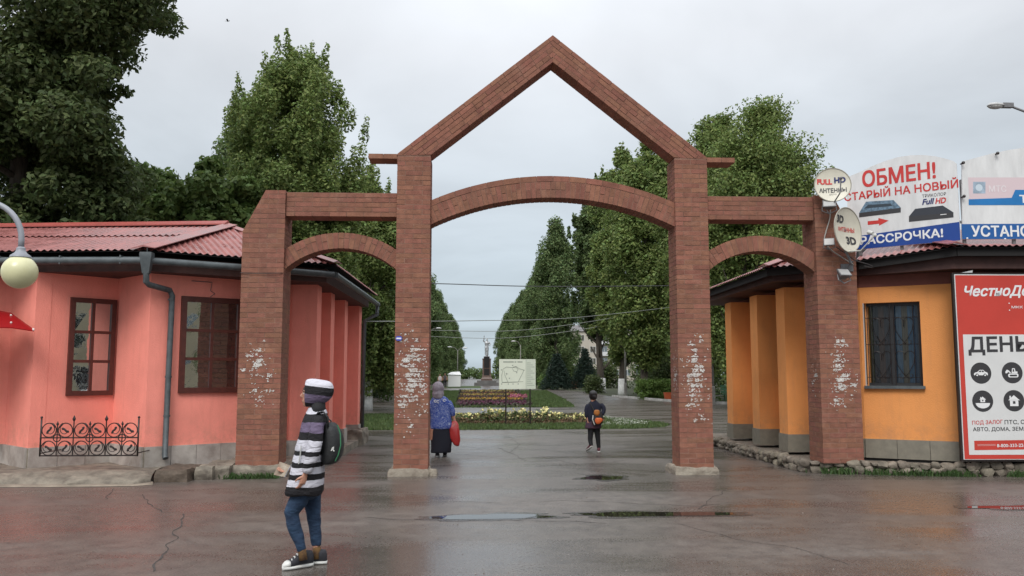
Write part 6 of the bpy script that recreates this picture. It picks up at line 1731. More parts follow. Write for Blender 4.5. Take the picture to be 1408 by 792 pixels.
def stripe_mat(name, bands, slope=0.0, fold=.014):
    """woven stripes by height: bands = [(z top, colour)] from low to high"""
    m = bpy.data.materials.new(name); m.use_nodes = True; t = m.node_tree; N = t.nodes; L = t.links; b = N['Principled BSDF']
    b.inputs['Roughness'].default_value = .75; b.inputs['Specular IOR Level'].default_value = .25
    g = N.new('ShaderNodeNewGeometry'); sp = N.new('ShaderNodeSeparateXYZ'); L.new(g.outputs['Position'], sp.inputs[0])
    nz = N.new('ShaderNodeTexNoise'); nz.inputs['Scale'].default_value = 9; L.new(g.outputs['Position'], nz.inputs['Vector'])
    w = N.new('ShaderNodeMath'); w.operation = 'MULTIPLY_ADD'; L.new(nz.outputs['Fac'], w.inputs[0]); w.inputs[1].default_value = fold * 2; zs = N.new('ShaderNodeMath'); zs.operation = 'SUBTRACT'; L.new(sp.outputs['Z'], zs.inputs[0]); zs.inputs[1].default_value = fold; L.new(zs.outputs[0], w.inputs[2])
    w2 = N.new('ShaderNodeMath'); w2.operation = 'MULTIPLY_ADD'; L.new(sp.outputs['X'], w2.inputs[0]); w2.inputs[1].default_value = slope; L.new(w.outputs[0], w2.inputs[2])
    z0, z1 = bands[0][0] - .3, bands[-1][0] + .1
    mr = N.new('ShaderNodeMapRange'); mr.inputs['From Min'].default_value = z0; mr.inputs['From Max'].default_value = z1; L.new(w2.outputs[0], mr.inputs['Value'])
    cr = N.new('ShaderNodeValToRGB'); cr.color_ramp.interpolation = 'CONSTANT'; el = cr.color_ramp.elements
    el[0].position = 0; el[0].color = (*bands[0][1], 1)
    for i in range(1, len(bands)):
        p = (bands[i - 1][0] - z0) / (z1 - z0)
        e = el[1] if i == 1 else el.new(p); e.position = p; e.color = (*bands[i][1], 1)
    L.new(mr.outputs[0], cr.inputs[0]); L.new(cr.outputs[0], b.inputs['Base Color'])
    bp = N.new('ShaderNodeBump'); bp.inputs['Strength'].default_value = .75; bp.inputs['Distance'].default_value = .03
    fm = N.new('ShaderNodeMapping'); fm.inputs['Scale'].default_value = (1.0, 1.0, 2.2); fm.inputs['Rotation'].default_value = (.3, .5, 0); L.new(g.outputs['Position'], fm.inputs['Vector'])
    n2 = N.new('ShaderNodeTexNoise'); n2.inputs['Scale'].default_value = 11; n2.inputs['Detail'].default_value = 4; n2.inputs['Distortion'].default_value = .8; L.new(fm.outputs[0], n2.inputs['Vector'])
    L.new(n2.outputs['Fac'], bp.inputs['Height']); L.new(bp.outputs[0], b.inputs['Normal'])
    return m
def hem(rings):
    """hold the end rings so that smoothing keeps a crisp edge"""
    def mid(a, b, t): return [p.lerp(q, t) for p, q in zip(a, b)]
    return [rings[0], mid(rings[0], rings[1], .06)] + rings[1:-1] + [mid(rings[-1], rings[-2], .06), rings[-1]]
def wrinkle(mb, amp, sc, seed):
    for i, p in enumerate(mb.v):
        q = Vector(p); d = Vector((noise.noise(q * sc + Vector((seed, 0, 0))), noise.noise(q * sc + Vector((0, seed, 9))), noise.noise(q * sc + Vector((4, 0, seed))))); mb.v[i] = tuple(q + d * amp)
    return mb
def subdiv(mb, levels=1):
    me = mb.mesh('tmp', []); o = bpy.data.objects.new('tmp', me); COL.objects.link(o)
    s = o.modifiers.new('s', 'SUBSURF'); s.levels = levels; s.render_levels = levels
    dg = bpy.context.evaluated_depsgraph_get(); dg.update(); new = bpy.data.meshes.new_from_object(o.evaluated_get(dg)); bpy.data.objects.remove(o)
    out_ = MB(); out_.v = [tuple(v.co) for v in new.vertices]; out_.f = [tuple(p.vertices) for p in new.polygons]; out_.m = [0] * len(out_.f); bpy.data.meshes.remove(new)
    return out_
def hand(mb, wrist, d, palm_n, s=1.0, curl=.5, thumb=1):
    """palm and five bent fingers; d = direction of the hand, palm_n = direction the palm faces"""
    wrist, d = Vector(wrist), Vector(d).normalized(); pn = Vector(palm_n); pn = (pn - d * pn.dot(d)).normalized(); side = d.cross(pn).normalized()
    mb.tube([wrist - d * .02 * s, wrist + d * .02 * s, wrist + d * .055 * s, wrist + d * .08 * s], [.021 * s, .03 * s, .038 * s, .034 * s], 8, flat=.5, up=side)
    for i, (o, ln) in enumerate(((-.027, .066), (-.009, .076), (.009, .072), (.026, .056))):
        b = wrist + d * .076 * s + side * o * s; a = curl
        p1 = b + (d * math.cos(a * .5) + pn * math.sin(a * .5)) * ln * .45 * s; p2 = p1 + (d * math.cos(a * 1.5) + pn * math.sin(a * 1.5)) * ln * .32 * s; p3 = p2 + (d * math.cos(a * 2.3) + pn * math.sin(a * 2.3)) * ln * .25 * s
        mb.tube([b - d * .01 * s, b, p1, p2, p3], [.0085 * s, .0085 * s, .008 * s, .0075 * s, .006 * s], 6)
    b = wrist + d * .025 * s - side * thumb * .028 * s; t1 = b + (d * .6 - side * thumb * .7 + pn * .35).normalized() * .035 * s; t2 = t1 + (d * .85 - side * thumb * .2 + pn * .5).normalized() * .03 * s
    mb.tube([b, t1, t2], [.0115 * s, .010 * s, .007 * s], 6)
def head(mb, c, f, s=1.0):
    """skull, jaw, nose, ears; f = facing direction; c = centre of the skull"""
    c, f = Vector(c), Vector(f).normalized(); sd = Z_.cross(f).normalized(); rot = Matrix((f, sd, Z_)).transposed()
    def P(a, b, z): return c + (f * a + sd * b + Z_ * z) * s
    mb.ball(c, (.092 * s, .074 * s, .098 * s), 18, 12, rot=rot)
    mb.ball(P(.03, 0, -.055), (.06 * s, .056 * s, .066 * s), 14, 10, rot=rot); mb.ball(P(.062, 0, -.096), (.024 * s, .028 * s, .02 * s), 10, 8, rot=rot)
    mb.tube([P(.086, 0, .012), P(.104, 0, -.022), P(.092, 0, -.034)], [.008 * s, .014 * s, .012 * s], 8)
    mb.ball(P(.086, 0, -.062), (.012 * s, .024 * s, .007 * s), 8, 6, rot=rot); mb.ball(P(.084, 0, -.074), (.012 * s, .022 * s, .007 * s), 8, 6, rot=rot)
    mb.ball(P(.078, 0, .022), (.016 * s, .05 * s, .01 * s), 10, 6, rot=rot)
    for q in (-1, 1): mb.ball(P(-.005, q * .076, -.012), (.02 * s, .01 * s, .03 * s), 8, 6, rot=rot)
    mb.tube([P(-.02, 0, -.06), P(-.02, 0, -.17)], [.052 * s, .056 * s], 12)
def eyes(t, c, f, s=1.0):
    c, f = Vector(c), Vector(f).normalized(); sd = Z_.cross(f).normalized()
    for q in (-1, 1):
        p = c + (f * .077 + sd * q * .032 + Z_ * .003) * s; mb = MB(); mb.ball(p - f * .003 * s, .0095 * s, 8, 6); mb.ball(p + f * .003 * s, .0055 * s, 6, 4, mi=1); mb.build('eye', [mat('eye_white', (.6, .58, .55), rough=.3), mat('eye_iris', (.03, .02, .015), rough=.2)], t, smooth=True)
        mb = MB(); mb.tube([p + Z_ * .02 * s - sd * .016 * s + f * .006 * s, p + Z_ * .026 * s + f * .01 * s, p + Z_ * .02 * s + sd * .018 * s + f * .002 * s], .004 * s, 5); mb.build('eyebrow', mat('brow', (.06, .04, .03), rough=.8), t)
def shoe(heel, toe, t, mu, ms, s=1.0, h=.075, cap=None, laces=None, name='shoe'):
    heel, toe = Vector(heel), Vector(toe); d = (toe - heel); Ln = d.length; d = d.normalized(); sd = Z_.cross(d).normalized()
    d0 = Vector((d.x, d.y, d.z))
    def ring(k, w, hh, z0, n=14):
        c = heel + d * Ln * k; P = []
        for i in range(n):
            a = 2 * PI * i / n; ca, sa = math.cos(a), math.sin(a)
            P.append(c + sd * (w * math.copysign(abs(ca) ** .7, ca)) + Z_ * (z0 + hh * (.5 + .5 * math.copysign(abs(sa) ** .7, sa))))
        return P
    prof = ((.0, .012), (.03, .03), (.2, .037), (.45, .036), (.7, .044), (.88, .038), (.97, .022), (1.0, .008))
    mb = MB(); mb.loft([ring(k, w * s, .028 * s, 0) for k, w in prof]); so = mb.build('sole', ms, t, smooth=True)
    mb = MB(); up = ((.02, .02, .6), (.06, .031, .95), (.22, .034, 1.0), (.4, .034, .92), (.55, .036, .72), (.72, .040, .5), (.86, .036, .38), (.96, .02, .2))
    mb.loft([ring(k, w * s, h * q * s, .018 * s) for k, w, q in up]); u = mb.build(name, mu, t, smooth=True)
    if cap:
        mb = MB(); mb.loft([ring(k, w * s, h * q * s, .0185 * s) for k, w, q in ((.80, .041, .47), (.88, .037, .4), (.97, .021, .24), (.995, .008, .12))]); mb.build('toe_cap', cap, u, smooth=True)
    if laces:
        for i in range(4):
            k = .42 + .09 * i; c = heel + d * Ln * k + Z_ * ((.018 + h * (.93 - .28 * i * .55)) * s); mb = MB(); mb.tube([c - sd * .02 * s, c + Z_ * .004, c + sd * .02 * s + d * .012], .005 * s, 5); mb.build('lace', laces, u)

# ---- the youngster in the striped hooded jacket
YB = 7.22
def bp(px, py, dy=0.0): return at_y(px, py, YB + dy)
boy = thing('person', 'youngster in black and white striped hooded jacket walking with an open book', 'person', (-1.40, YB, 0))
body = MB(); hc = bp(430.5, 541.5)
head(body, hc, (-1, -.12, .02), .93)
body.loft([ellring(bp(436, 564), X_, Y_, .06, .07), ellring(bp(436, 574), X_, Y_, .07, .10), ellring(bp(433, 600), X_, Y_, .08, .13), ellring(bp(427, 640), X_, Y_, .09, .13), ellring(bp(422, 675), X_, Y_, .1, .14)])
body.tube([bp(436, 582, -.12), bp(433, 618, -.2), bp(420, 650, -.205)], [.036, .033, .026], 10)
body.tube([bp(434, 582, .12), bp(426, 612, .175), bp(404, 641, .05)], [.036, .033, .026], 10)
hand(body, bp(419.5, 652, -.2), (-.25, 0, -1), (-.8, .6, 0), .98, .55, 1)
hand(body, bp(403, 644, .04), (-1, -.5, -.15), (.1, -.5, .9), .95, .35, -1)
NEAR = [(419, 670, .083), (410, 688, .078), (400.5, 706, .062), (404, 722, .056), (410, 741, .046), (415, 757, .038), (416, 768, .034)]
FAR = [(428, 670, .083), (430, 690, .072), (431.5, 709, .058), (433.5, 730, .052), (435, 750, .042), (435.5, 764, .034)]
body.tube([bp(x, y, -.085) for x, y, _ in NEAR], [r_ * .78 for _, _, r_ in NEAR], 12)
body.tube([bp(x, y, .085) for x, y, _ in FAR], [r_ * .78 for _, _, r_ in FAR], 12)
remesh(body, .0055, 2).build('body', M_SKIN, boy, smooth=True)
eyes(boy, hc, (-1, -.12, .02), .93)
mb = MB(); mb.ball(hc + Vector((.012, 0, .014)), (.098, .078, .095), 16, 10); mb.build('hair', mat('hair_brown', (.05, .03, .02), rough=.7), boy, smooth=True)
# jacket
BLK, WHT, PUR = (.014, .013, .015), (.52, .51, .56), (.13, .10, .16)
zy = lambda y: bp(425, y).z
seq = [(666, BLK), (657, WHT), (649, BLK), (640, WHT), (634, BLK), (624, WHT), (618, BLK), (604, WHT), (593, BLK), (580, PUR), (569, BLK), (555, WHT)]
M_JACK = stripe_mat('striped_cloth', [(zy(y), c) for y, c in seq])
rows_ = [(679, 392.5, 445, .205), (668, 394.5, 446, .2), (650, 399, 445.5, .19), (630, 404, 445.5, .182), (615, 407.5, 445.5, .178), (600, 411, 447, .172), (588, 414, 449, .166), (577, 417.5, 450.5, .152), (569, 420, 452, .13), (564, 424, 450, .085), (560, 426, 448, .07)]
mb = MB(); mb.loft(hem([ellring((bp(xf, y) + bp(xb, y)) / 2, X_, Y_, (bp(xb, y).x - bp(xf, y).x) / 2, w, 28, 2.3) for y, xf, xb, w in rows_]))
mb = wrinkle(wrinkle(subdiv(mb), .014, 6, 3), .006, 16, 5); mb.build('jacket', M_JACK, boy, smooth=True)
for path, nm in (([(437, 571, -.12, .06), (436.5, 585, -.175, .063), (435, 603, -.195, .058), (431, 622, -.205, .054), (425, 640, -.21, .049), (420.5, 653, -.205, .045)], 'sleeve'), ([(434, 571, .12, .06), (431, 590, .175, .06), (425, 612, .18, .055), (415, 630, .12, .048), (405.5, 642, .055, .043)], 'sleeve')):
    mb = MB(); mb.tube([bp(x, y, d) for x, y, d, _ in path], [q for *_, q in path], 14); wrinkle(subdiv(mb), .014, 11, 5).build(nm, M_JACK, boy, smooth=True)
mb = MB(); mb.tube([bp(403, 643, .05), bp(408, 641.5, .075)], [.036, .038], 10); mb.build('shirt_cuff', mat('cuff_blue', (.03, .07, .2), rough=.8), boy)
zh = lambda y: bp(440, y).z
M_HOOD = stripe_mat('striped_hood', [(zh(559) - .162, BLK), (zh(556) - .162, BLK), (zh(543.5) - .162, PUR), (zh(532.5) - .162, BLK), (zh(516), WHT)], slope=.13, fold=.005)
for e in M_HOOD.node_tree.nodes:
    if e.type == 'MATH' and abs(e.inputs[1].default_value - .13) < 1e-6: e.inputs[1].default_value = .13
mb = MB(); R_ = []
for px, cy, rz, ry in ((420.5, 541.5, 18.0, .08), (422.5, 540.5, 18.8, .092), (429, 540, 18.6, .1), (437, 539.6, 18.0, .102), (446, 538.6, 16.4, .096), (453, 537.4, 13.2, .078), (457.5, 536.5, 8.5, .05), (459, 536, 3.0, .02)):
    c = bp(px, cy); R_.append(ellring(c, Y_, Z_, ry, rz * .00605, 24, 2.2))
inner = [ellring(bp(421.5, 541), Y_, Z_, .07, 16 * .00605, 24, 2.2), ellring(bp(436, 540.5), Y_, Z_, .078, 15.5 * .00605, 24, 2.2)]
mb.loft(inner[::-1] + R_, True); wrinkle(subdiv(mb), .009, 9, 4).build('hood', M_HOOD, boy, smooth=True)
mb = MB(); mb.loft([ellring(bp(437, y), X_, Y_, a, b, 20) for y, a, b in ((567, .075, .09), (560, .062, .078), (552, .062, .075))]); mb.build('collar', mat('collar_black', BLK, rough=.8), boy, smooth=True)
mb = MB(); mb.tube([bp(414, 613, -.193), bp(413, 625, -.197), bp(410.5, 638, -.2)], .005, 6); mb.build('zip', mat('zip_grey', (.4, .4, .38), rough=.4), boy)
# jeans
mb = MB(); mb.tube([bp(x, y, -.085) for x, y, _ in NEAR[:-1]], [q * .97 for *_, q in NEAR[:-1]], 16); mb.tube([bp(x, y, .085) for x, y, _ in FAR[:-1]], [q * .97 for *_, q in FAR[:-1]], 16); mb.ball(bp(423, 672), (.115, .16, .09), 16, 10)
jm = remesh(mb, .009, 2); wrinkle(jm, .010, 12, 2)
cut = bp(415, 757).z; jm.f = [f for f in jm.f if sum(jm.v[i][2] for i in f) / len(f) > cut]; jm.m = [0] * len(jm.f)
jm.build('jeans', mat('denim', (.007, .02, .05), rough=.85, col2=(.02, .05, .1), scale=7, bump=.9, bscale=16, stretch=(1, 1, 1.8)), boy, smooth=True)
M_SOCK = mat('sock_mustard', (.2, .11, .035), rough=.9, col2=(.06, .03, .02), scale=28)
mb = MB(); mb.tube([bp(413.5, 750, -.085), bp(415.5, 758, -.085), bp(417, 770, -.09)], [.031, .033, .034], 12); mb.build('sock', M_SOCK, boy, smooth=True)
mb = MB(); mb.tube([bp(435, 748, .085), bp(435.5, 757, .085), bp(435.5, 768, .085)], [.031, .033, .034], 12); mb.build('sock', M_SOCK, boy, smooth=True)
M_CANV = mat('canvas_black', (.022, .022, .028), rough=.8, var=.3, scale=40); M_RUB = mat('rubber_white', (.6, .6, .57), rough=.5, var=.08, scale=10)
h1, t1 = at_z(430, 778), at_z(388, 784.5); shoe(h1, t1, boy, M_CANV, M_RUB, 1.12, .1, M_RUB, M_RUB)
h2 = Vector((-1.19, YB + .1, 0)); shoe(h2, h2 + Vector((-.24, -.02, 0)), boy, M_CANV, M_RUB, 1.0, .1, M_RUB, M_RUB)
# backpack
bpk = thing('backpack', 'black backpack with green piping on the youngster in stripes', 'backpack', bp(455, 640))
mb = MB(); M_PACK = mat('pack_black', (.014, .015, .016), rough=.65, var=.3, scale=20, bump=.3, bscale=60)
mb.loft([ellring((bp(a, y) + bp(b, y)) / 2, X_, Y_, (bp(b, y).x - bp(a, y).x) / 2, w, 20, 2.8) for y, a, b, w in ((638, 444, 458, .11), (636, 443, 464, .13), (628, 443, 470, .15), (612, 444, 473.5, .155), (596, 446, 471, .15), (586, 447, 464, .135), (580, 449, 459, .1))])
subdiv(mb).build('bag', M_PACK, bpk, smooth=True)
mb = MB(); mb.tube([bp(464, 584, -.145), bp(468, 597, -.15), bp(468.5, 612, -.158), bp(465, 626, -.155), bp(461, 634, -.14)], .005, 6); mb.build('piping', mat('piping_green', (.03, .16, .07), rough=.6), bpk)
mb = MB(); mb.tube([bp(449, 582), bp(452, 576), bp(456, 580)], .008, 6); mb.build('grab_loop', M_PACK, bpk)
mb = MB(); mb.tube([bp(455.5, 620, -.156), bp(457, 616, -.158), bp(459, 614.5, -.158), bp(458.5, 617, -.158), bp(457.5, 618, -.158), bp(459.5, 620.5, -.157)], .005, 5); mb.build('emblem', M_RUB, bpk)
mb = MB(); mb.tube([bp(451, 588, -.12), bp(451, 574, -.135), bp(445, 566.5, -.12), bp(438, 568, -.125), bp(432, 578, -.12)], [.007] * 5, 8, flat=3.0, up=(1, 0, .3)); mb.build('strap', M_PACK, bpk, smooth=True)
mb = MB(); mb.tube([bp(451, 588, .12), bp(451, 574, .135), bp(445, 566.5, .12), bp(438, 568, .125), bp(432, 578, .12)], [.007] * 5, 8, flat=3.0, up=(1, 0, .3)); mb.build('strap', M_PACK, bpk, smooth=True)
# book
bk = thing('book', 'open pale paperback book held in the hand of the youngster in stripes', 'book', bp(394, 650, .03))
c0, c1, c2, c3 = bp(376.5, 653, .0), bp(385, 635, .04), bp(400, 640.5, .0), bp(391, 656, -.05)
mb = MB(); nrm = -(c1 - c0).cross(c3 - c0).normalized(); mb.prism([c0, c1, c2, c3], nrm * .004); mb.build('cover', mat('book_cover', (.36, .32, .25), rough=.6, col2=(.18, .12, .08), scale=16), bk)
mb = MB(); mb.prism([p.lerp((c0 + c1 + c2 + c3) / 4, .05) - nrm * .011 for p in (c0, c1, c2, c3)], nrm * .0108); mb.build('pages', mat('paper_cream', (.68, .64, .53), rough=.8), bk)
mb = MB(); q0, q1 = c2, c3; e = (bp(407, 628, .03) - c2); mb.prism([c2 + nrm * .003, c2 + e, c3 + e * .8 + Vector((0, 0, .01)), c3 + nrm * .003], nrm * -.012); mb.build('pages', mat('page_white', (.74, .73, .72), rough=.8), bk)

# ---- woman in blue tunic, seen from behind
YW = 16.5
def wp_(px, py, dy=0.0): return at_y(px, py, YW + dy)
wo = thing('person', 'woman in blue patterned tunic, long dark skirt and mauve headscarf walking away', 'person', (-.60, YW, 0))
S = .0141
body = MB(); hc = wp_(602.5, 535); head(body, hc, (0, 1, 0), 1.02)
body.loft([ellring(wp_(604, y), X_, Y_, a, b) for y, a, b in ((548, .07, .06), (556, .14, .08), (575, .15, .1), (590, .19, .12), (605, .18, .12))])
body.tube([wp_(614, 554), wp_(621.5, 566), wp_(625.5, 580, -.02)], [.04, .038, .028], 10); body.tube([wp_(595, 554), wp_(588, 567), wp_(586, 582)], [.04, .038, .028], 10)
hand(body, wp_(625.5, 580, -.02), (.05, 0, -1), (-1, 0, 0), 1, .9, 1); hand(body, wp_(586, 582), (0, 0, -1), (1, 0, 0), 1, .4, -1)
body.tube([wp_(598, 600), wp_(601, 622)], [.08, .05], 10); body.tube([wp_(611, 600), wp_(611, 622)], [.08, .05], 10)
remesh(body, .009, 2).build('body', M_SKIN, wo, smooth=True)
def print_mat(name, base, ink, scale):
    m = mat(name, base, rough=.75); t = m.node_tree; N = t.nodes; L = t.links; b = N['Principled BSDF']
    g = N.new('ShaderNodeNewGeometry'); n = N.new('ShaderNodeTexNoise'); n.inputs['Scale'].default_value = scale; n.inputs['Detail'].default_value = 2; n.inputs['Distortion'].default_value = 2.5; L.new(g.outputs['Position'], n.inputs['Vector'])
    a = N.new('ShaderNodeMath'); a.operation = 'SUBTRACT'; L.new(n.outputs['Fac'], a.inputs[0]); a.inputs[1].default_value = .5
    ab = N.new('ShaderNodeMath'); ab.operation = 'ABSOLUTE'; L.new(a.outputs[0], ab.inputs[0])
    lt_ = N.new('ShaderNodeMath'); lt_.operation = 'LESS_THAN'; L.new(ab.outputs[0], lt_.inputs[0]); lt_.inputs[1].default_value = .02
    mx = N.new('ShaderNodeMix'); mx.data_type = 'RGBA'; mx.inputs['A'].default_value = (*base, 1); mx.inputs['B'].default_value = (*ink, 1); L.new(lt_.outputs[0], mx.inputs['Factor']); L.new(mx.outputs['Result'], b.inputs['Base Color'])
    return m
M_TUN = print_mat('blue_print', (.014, .05, .29), (.5, .55, .68), 15)
mb = MB(); mb.loft(hem([ellring(wp_(cx, y), X_, Y_, a, b, 24, 2.2) for y, cx, a, b in ((590, 607, .215, .15), (580, 606.5, .21, .15), (568, 606, .19, .14), (558, 605.5, .2, .13), (550, 605, .18, .11), (546, 604, .13, .09), (544, 603.5, .08, .07))]))
wrinkle(subdiv(mb), .012, 6, 8).build('tunic', M_TUN, wo, smooth=True)
for path in ([(615, 550, .075), (620.5, 562, .07), (624, 574, .055)], [(594, 550, .075), (589, 562, .07), (586.5, 576, .055)]):
    mb = MB(); mb.tube([wp_(x, y, -.01) for x, y, _ in path], [q for *_, q in path], 12); subdiv(mb).build('sleeve', M_TUN, wo, smooth=True)
for x, y in ((598.5, 551.5), (602, 552), (611, 550.5)):
    mb = MB(); c = wp_(x, y, -.145); mb.tube([c + Vector((math.cos(a) * .022, 0, math.sin(a) * .02)) for a in np.linspace(.6, 5.6, 9)], .007, 5); mb.build('print_scroll', M_LET, wo)
mb = MB(); mb.loft(hem([ellring(wp_(cx, y), X_, Y_, a, b, 24, 2.1) for y, cx, a, b in ((622.5, 606.5, .2, .16), (610, 606.6, .2, .16), (598, 606.8, .2, .15), (586, 606.8, .19, .13), (578, 606.5, .17, .12))]))
wrinkle(subdiv(mb), .014, 5, 4).build('skirt', mat('skirt_navy', (.008, .009, .018), rough=.85), wo, smooth=True)
mb = MB(); mb.ball(hc + Vector((0, 0, .012)), (.118, .125, .135), 18, 12); mb.ball(hc + Vector((0, -.02, -.09)), (.12, .11, .08), 16, 8); mb.ball(hc + Vector((0, -.05, -.14)), (.1, .07, .06), 12, 8)
wrinkle(remesh(mb, .012, 2), .01, 9, 3).build('headscarf', mat('scarf_mauve', (.2, .16, .19), rough=.85, col2=(.33, .3, .33), scale=22), wo, smooth=True)
for x, fl in ((601, 0), (611.5, .02)):
    h = at_z(x, 629 - 60 * fl); shoe(h, h + Vector((0, .24, 0)), wo, M_CANV, mat('sole_grey', (.25, .25, .25), rough=.6), 1.05, .07)
bag = thing('carrier_bag', 'red plastic carrier bag in the hand of the woman in blue', 'bag', wp_(625, 615))
mb = MB(); mb.loft([ellring(wp_(cx, y, -.03), X_, Y_, a, b, 18, 2.6) for y, cx, a, b in ((613.5, 628.5, .035, .03), (610, 627.5, .07, .05), (602, 625.5, .105, .075), (592, 624.5, .11, .08), (584, 624.5, .085, .05), (579, 625, .04, .02))])
wrinkle(subdiv(mb), .022, 11, 6).build('bag_body', mat('bag_red', (.42, .022, .02), rough=.28, spec=.6), bag, smooth=True)
mb = MB(); mb.tube([wp_(623, 580, -.03), wp_(624.8, 574.5, -.02), wp_(626.5, 580, -.03)], .009, 5); mb.build('handle', MATS['bag_red'], bag)

# ---- girl in navy with orange bag, walking away
YG_ = 17.45
def gp(px, py, dy=0.0): return at_y(px, py, YG_ + dy)
gi = thing('person', 'dark haired girl in navy hoodie and black leggings walking away', 'person', (2.38, YG_, 0))
body = MB(); hc = gp(815.5, 544.5); head(body, hc, (.1, 1, 0), .92)
body.loft([ellring(gp(817, y), X_, Y_, a, b) for y, a, b in ((553, .05, .05), (559, .09, .06), (570, .11, .08), (580, .14, .1), (588, .14, .1))])
body.tube([gp(811.5, 558), gp(806.3, 566, -.02), gp(808, 578, -.05)], [.03, .03, .024], 8); body.tube([gp(822, 557), gp(830.5, 562, -.02), gp(828.5, 569, -.06), gp(825.5, 572, -.08)], [.03, .03, .028, .024], 8)
hand(body, gp(825.5, 572, -.08), (-.8, -.3, -.3), (0, 1, 0), .85, .6, 1); hand(body, gp(808, 578, -.05), (.1, 0, -1), (1, 0, 0), .85, .5, -1)
LG = [(813, 583, .085, 0), (812, 597, .062, -.02), (811.5, 605, .055, -.03), (813, 613, .042, -.08)]; RG = [(820, 583, .085, 0), (821.5, 597, .062, .02), (822.5, 607, .052, .02), (823.5, 617, .04, .02)]
body.tube([gp(x, y, d) for x, y, _, d in LG], [q * .78 for _, _, q, _ in LG], 10); body.tube([gp(x, y, d) for x, y, _, d in RG], [q * .78 for _, _, q, _ in RG], 10)
remesh(body, .009, 2).build('body', M_SKIN, gi, smooth=True)
M_NAV = mat('hoodie_navy', (.010, .012, .028), rough=.85, bump=.3, bscale=30)
mb = MB(); mb.loft(hem([ellring(gp(cx, y), X_, Y_, a, b, 22, 2.2) for y, cx, a, b in ((580, 816, .155, .12), (572, 816, .15, .115), (562, 816.5, .155, .11), (556, 817, .14, .1), (552.5, 816.8, .08, .075), (550, 816.5, .055, .06))])); wrinkle(subdiv(mb), .01, 7, 2).build('hoodie', M_NAV, gi, smooth=True)
for path in ([(809.5, 555, 0, .06), (805.8, 564, -.02, .055), (807, 576, -.05, .042)], [(824.5, 555, 0, .06), (831, 561, -.02, .053), (830, 567, -.05, .048), (826.5, 571.5, -.08, .04)]):
    mb = MB(); mb.tube([gp(x, y, d) for x, y, d, _ in path], [q for *_, q in path], 12); subdiv(mb).build('sleeve', M_NAV, gi, smooth=True)
mp = mat('plaid_dark', (.09, .03, .04), rough=.85, col2=(.03, .03, .06), scale=26)
mb = MB(); mb.loft(hem([ellring(gp(cx, y), X_, Y_, a, b, 22, 2.2) for y, cx, a, b in ((589, 815.5, .17, .13), (584, 815.7, .165, .13), (579, 816, .15, .115))])); wrinkle(subdiv(mb), .012, 8, 3).build('plaid_shirt', mp, gi, smooth=True)
mb = MB(); mb.tube([gp(x, y, d) for x, y, _, d in LG], [q * .92 for _, _, q, _ in LG], 12); mb.tube([gp(x, y, d) for x, y, _, d in RG], [q * .92 for _, _, q, _ in RG], 12); remesh(mb, .012, 2).build('leggings', mat('leggings_black', (.008, .008, .010), rough=.8), gi, smooth=True)
mb = MB(); mb.ball(hc + Vector((0, -.01, .012)), (.088, .105, .105), 16, 10); mb.ball(hc + Vector((-.012, -.07, .04)), (.055, .05, .05), 12, 8); mb.ball(hc + Vector((.03, -.09, -.02)), (.035, .03, .045), 10, 6); wrinkle(remesh(mb, .01, 1), .007, 20, 3).build('hair', mat('hair_black', (.010, .008, .008), rough=.5), gi, smooth=True)
M_BUR = mat('trainer_burgundy', (.10, .018, .028), rough=.7)
h = gp(812, 617, -.1); h.z = .06; shoe(h + Vector((.03, -.0, .045)), h + Vector((-.06, .16, -.055)), gi, M_BUR, M_RUB, .9, .08)
h = at_z(823.5, 622); shoe(h, h + Vector((.02, .2, 0)), gi, M_BUR, M_RUB, .9, .08)
gb = thing('shoulder_bag', 'orange and black bag slung low on the back of the girl', 'bag', gp(820, 585, -.15))
mb = MB(); mb.loft([ellring(gp(cx, y, -.16), X_, Y_, a, b, 16, 2.6) for y, cx, a, b in ((585, 821, .06, .05), (582, 821, .115, .075), (577, 821.5, .12, .08), (571, 822, .1, .07), (565, 821, .075, .05), (563, 821, .04, .03))]); subdiv(mb).build('bag_body', mat('bag_black', (.02, .018, .018), rough=.7), gb, smooth=True)
mb = MB(); mb.loft([ellring(gp(cx, y, -.225), X_, Y_, a, .03, 14, 2.4) for y, cx, a in ((583, 822, .03), (579.5, 823, .075), (576.5, 823.5, .08), (574.5, 823, .05))]); mb.build('pocket', mat('bag_orange', (.65, .13, .03), rough=.55), gb, smooth=True)
mb = MB(); mb.loft([ellring(gp(cx, y, -.215), X_, Y_, a, .025, 14, 2.4) for y, cx, a in ((571.5, 821, .03), (568.5, 820.5, .06), (565, 820.5, .055), (563.5, 820.5, .03))]); mb.build('pocket', mat('bag_amber', (.42, .15, .03), rough=.6), gb, smooth=True)
mb = MB(); mb.tube([gp(815.5, 571, -.22), gp(814.8, 577, -.235), gp(817.5, 584, -.22)], .010, 6); mb.build('trim', M_RUB, gb)
mb = MB(); mb.tube([gp(817, 565, -.17), gp(812, 556, -.11), gp(810.5, 553.5, -.04), gp(811, 554, .05)], .012, 6); mb.build('strap', MATS['bag_black'], gb)

